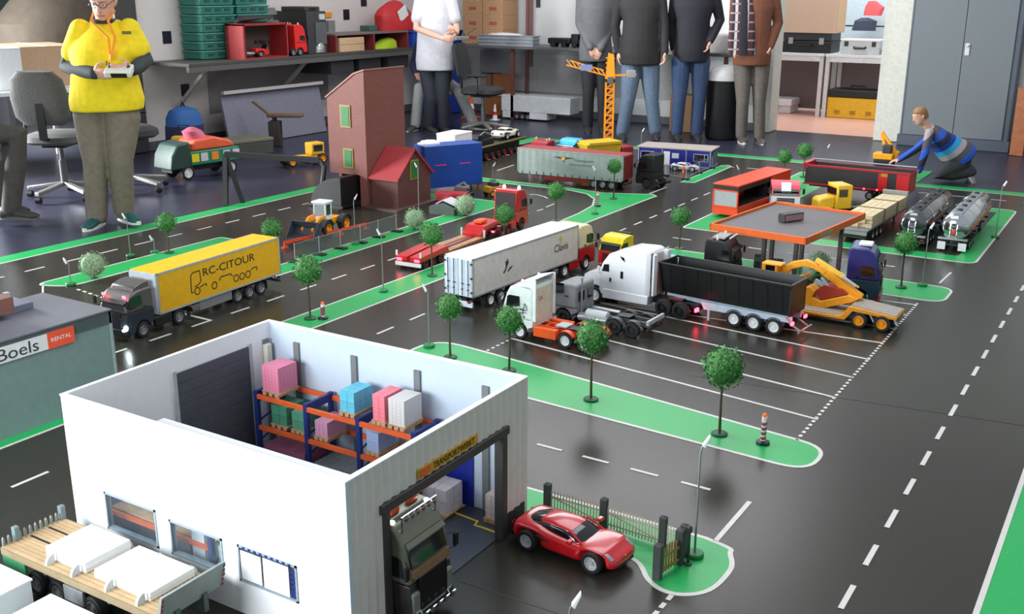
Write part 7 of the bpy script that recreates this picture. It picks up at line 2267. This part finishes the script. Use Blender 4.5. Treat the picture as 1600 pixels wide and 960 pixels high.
dark_j = stand('man in a black zip jacket and dark blue jeans', (-4.475, 10.915), dict(
    pel=(-4.482, 10.911, 0.928), neck=(-4.49, 10.906, 1.692), shR=(-4.646, 10.809, 1.576), shL=(-4.312, 11.016, 1.575), elR=(-4.731, 10.921, 1.231), wrR=(-4.712, 10.956, 0.974), elL=(-4.247, 11.08, 1.273), wrL=(-4.281, 10.918, 1.066),
    hipR=(-4.573, 10.854, 0.848), hipL=(-4.396, 10.964, 0.847), knR=(-4.563, 10.825, 0.428), knL=(-4.383, 10.949, 0.427), anR=(-4.593, 10.865, 0.075), anL=(-4.407, 10.98, 0.074)),
    shirt=(26, 27, 36), trousers=(46, 66, 98), belly=1.08, legr=1.05, hands={'R': (-UP, CAMR, TC, .4), 'L': (-UP - CAMR * .3, -CAMR, TC, .6)}, chestw=1.2)


def dot_mat(name, axis, freq, cols, rough=.8, cross=None):
    """cloth stripes along an axis of the garment (constant colour bands)"""
    m = bpy.data.materials.new(name)
    m.use_nodes = True
    nt = m.node_tree
    b = nt.nodes['Principled BSDF']
    b.inputs['Roughness'].default_value = rough
    tc = nt.nodes.new('ShaderNodeTexCoord')
    d = nt.nodes.new('ShaderNodeVectorMath')
    d.operation = 'DOT_PRODUCT'
    d.inputs[1].default_value = V(axis).normalized()
    nt.links.new(tc.outputs['Object'], d.inputs[0])
    k = nt.nodes.new('ShaderNodeMath')
    k.operation = 'MULTIPLY_ADD'
    k.inputs[1].default_value, k.inputs[2].default_value = freq, 100.0
    nt.links.new(d.outputs['Value'], k.inputs[0])
    fr_ = nt.nodes.new('ShaderNodeMath')
    fr_.operation = 'FRACT'
    nt.links.new(k.outputs[0], fr_.inputs[0])
    rp = nt.nodes.new('ShaderNodeValToRGB')
    rp.color_ramp.interpolation = 'CONSTANT'
    el = rp.color_ramp.elements
    while len(el) < len(cols):
        el.new(.5)
    for i, c in enumerate(cols):
        el[i].position = i / len(cols)
        el[i].color = (*lin([x / 255 for x in c]), 1)
    nt.links.new(fr_.outputs[0], rp.inputs['Fac'])
    out = rp.outputs['Color']
    if cross:
        d2 = nt.nodes.new('ShaderNodeVectorMath')
        d2.operation = 'DOT_PRODUCT'
        d2.inputs[1].default_value = V(cross[0]).normalized()
        nt.links.new(tc.outputs['Object'], d2.inputs[0])
        k2 = nt.nodes.new('ShaderNodeMath')
        k2.operation = 'MULTIPLY_ADD'
        k2.inputs[1].default_value, k2.inputs[2].default_value = cross[1], 100.0
        f2 = nt.nodes.new('ShaderNodeMath')
        f2.operation = 'FRACT'
        g2_ = nt.nodes.new('ShaderNodeMath')
        g2_.operation = 'GREATER_THAN'
        g2_.inputs[1].default_value = .82
        mx = nt.nodes.new('ShaderNodeMixRGB')
        mx.inputs['Color2'].default_value = (*lin([x / 255 for x in cross[2]]), 1)
        nt.links.new(d2.outputs['Value'], k2.inputs[0])
        nt.links.new(k2.outputs[0], f2.inputs[0])
        nt.links.new(f2.outputs[0], g2_.inputs[0])
        nt.links.new(g2_.outputs[0], mx.inputs['Fac'])
        nt.links.new(out, mx.inputs['Color1'])
        out = mx.outputs['Color']
    nt.links.new(out, b.inputs['Base Color'])
    return m


plaid = dot_mat('plaid_cloth', CAMR, 9, [(74, 40, 44), (74, 40, 44), (34, 34, 48), (190, 180, 178)], cross=(UP, 11, (150, 136, 134)))
dm = stand('man in a brown leather jacket over a plaid shirt, right of the standing men', (-3.82, 11.071), dict(
    pel=(-3.857, 11.048, 0.913), neck=(-3.877, 11.036, 1.689), shR=(-4.029, 10.941, 1.575), shL=(-3.707, 11.141, 1.574), elR=(-4.043, 10.956, 1.253), wrR=(-4.004, 10.933, 0.993), elL=(-3.648, 11.201, 1.252), wrL=(-3.671, 11.069, 1.022),
    hipR=(-3.934, 11.0, 0.833), hipL=(-3.772, 11.101, 0.833), knR=(-3.903, 10.984, 0.435), knL=(-3.755, 11.088, 0.433), anR=(-3.913, 11.037, 0.074), anL=(-3.747, 11.14, 0.059)),
    shirt=(112, 66, 46), trousers=(96, 88, 82), belly=1.12, legr=1.0, shoes=(70, 66, 62), sole=(196, 192, 184), hands={'R': (-UP, CAMR, TC, .4), 'L': (-UP - CAMR * .3, -CAMR, TC, .6)}, chestw=1.2)
cp = [(-3.943, 10.889, 1.6), (-3.916, 10.841, 1.347), (-3.903, 10.831, 1.091), (-3.897, 10.841, 0.935)]
off_part(M().rings([(V(p), CAMR * w_, TC * .03) for p, w_ in zip(cp, (.08, .125, .14, .145))], 16, 3), 'plaid_shirt', plaid, dm, smooth=60)
off_part(M().rings([(V(p) + CAMR * .01 + TC * .018, CAMR * w_, TC * .018) for p, w_ in zip(cp, (.03, .045, .05, .05))], 14, 3), 'dark_tee', mat('tee_navy_black', (34, 34, 44), .8), dm, smooth=60)

# kneeling boy
BX = (-1.64, 9.641)
S_ = .62
J = dict(pel=(-1.485, 9.737, 0.233), neck=(-1.74, 9.579, 0.448), head=(-1.803, 9.517, 0.564), shR=(-1.719, 9.722, 0.384), shL=(-1.706, 9.471, 0.424),
         elR=(-1.849, 9.7, 0.244), wrR=(-1.965, 9.652, 0.157), elL=(-1.714, 9.419, 0.257), wrL=(-1.742, 9.425, 0.111),
         hipR=(-1.476, 9.825, 0.167), hipL=(-1.454, 9.674, 0.189), knR=(-1.641, 9.723, 0.055), knL=(-1.611, 9.565, 0.053), anR=(-1.408, 9.879, 0.087), anL=(-1.372, 9.713, 0.097))
tax = V(J['neck']) - V(J['pel'])
stripes = dot_mat('striped_jersey', tax * .8 + UP * .06, 3.4, [(34, 84, 190), (76, 74, 82), (160, 150, 152), (40, 150, 200), (30, 60, 160), (34, 36, 60)])
boy = person('small boy in a blue striped jumper kneeling behind the red tipper', BX, J, -CAMR, hair=(150, 108, 70), trousers=(56, 58, 60), shoes=(150, 150, 148), sole=(206, 204, 198), s=S_, jacket_mat=stripes, headf=-CAMR + UP * -.38 + TC * .1, legr=1.3, belly=1.5, chestw=1.35,
             hands={'R': (-CAMR - UP * .2, -UP, TC, .35), 'L': (-CAMR - UP * .25, -UP, -TC, .2)}, toes={'R': CAMR * .6 - UP * .8, 'L': CAMR * .6 - UP * .8}, shoe_k=1.15, torso_r=tuple(TC), hem=-.14)

# seated visitor at the left edge: only the leg is in view
GL = (-6.831, 4.337)
J = dict(pel=(-7.138, 4.146, 0.632), neck=(-7.106, 4.167, 1.149), head=(-7.072, 4.188, 1.291), shR=(-7.313, 4.25, 1.068), shL=(-6.961, 4.045, 1.094), elR=(-7.318, 4.27, 0.838), wrR=(-7.106, 4.308, 0.714), elL=(-6.927, 4.042, 0.879), wrL=(-6.876, 4.168, 0.742),
         hipR=(-7.201, 4.225, 0.601), hipL=(-7.006, 4.111, 0.628), knR=(-6.892, 4.452, 0.614), knL=(-6.653, 4.353, 0.633), anR=(-6.997, 4.376, 0.114), anL=(-6.778, 4.299, 0.114))
person('visitor sitting at the left edge with only dark trouser legs and shoe in view', GL, J, CAMR, shirt=(60, 62, 66), trousers=(74, 70, 66), shoes=(56, 54, 52), sole=(90, 88, 84), torso_r=tuple(TC), legr=1.05, hands={'R': (CAMR, -UP, TC, .3), 'L': (CAMR, -UP, -TC, .3)})
st = thing('visitor_chair', 'plain chair of the visitor at the left edge', 'chair', (-7.138, 4.146, -.004), math.atan2(CAMR.y, CAMR.x))
M().box(-.22, .22, -.21, .21, .42, .45).build('seat', dgrey, st, bev=.006)
M().box(-.24, -.21, -.2, .2, .6, .85).build('backrest', dgrey, st, bev=.006)
for x in (-.2, .2):
    for y in (-.19, .19):
        M().box(x - .012, x + .012, y - .012, y + .012, 0, .42).build('leg', black, st)
for y in (-.19, .19):
    M().box(-.24, -.216, y - .012, y + .012, .42, .7).build('back_post', black, st)
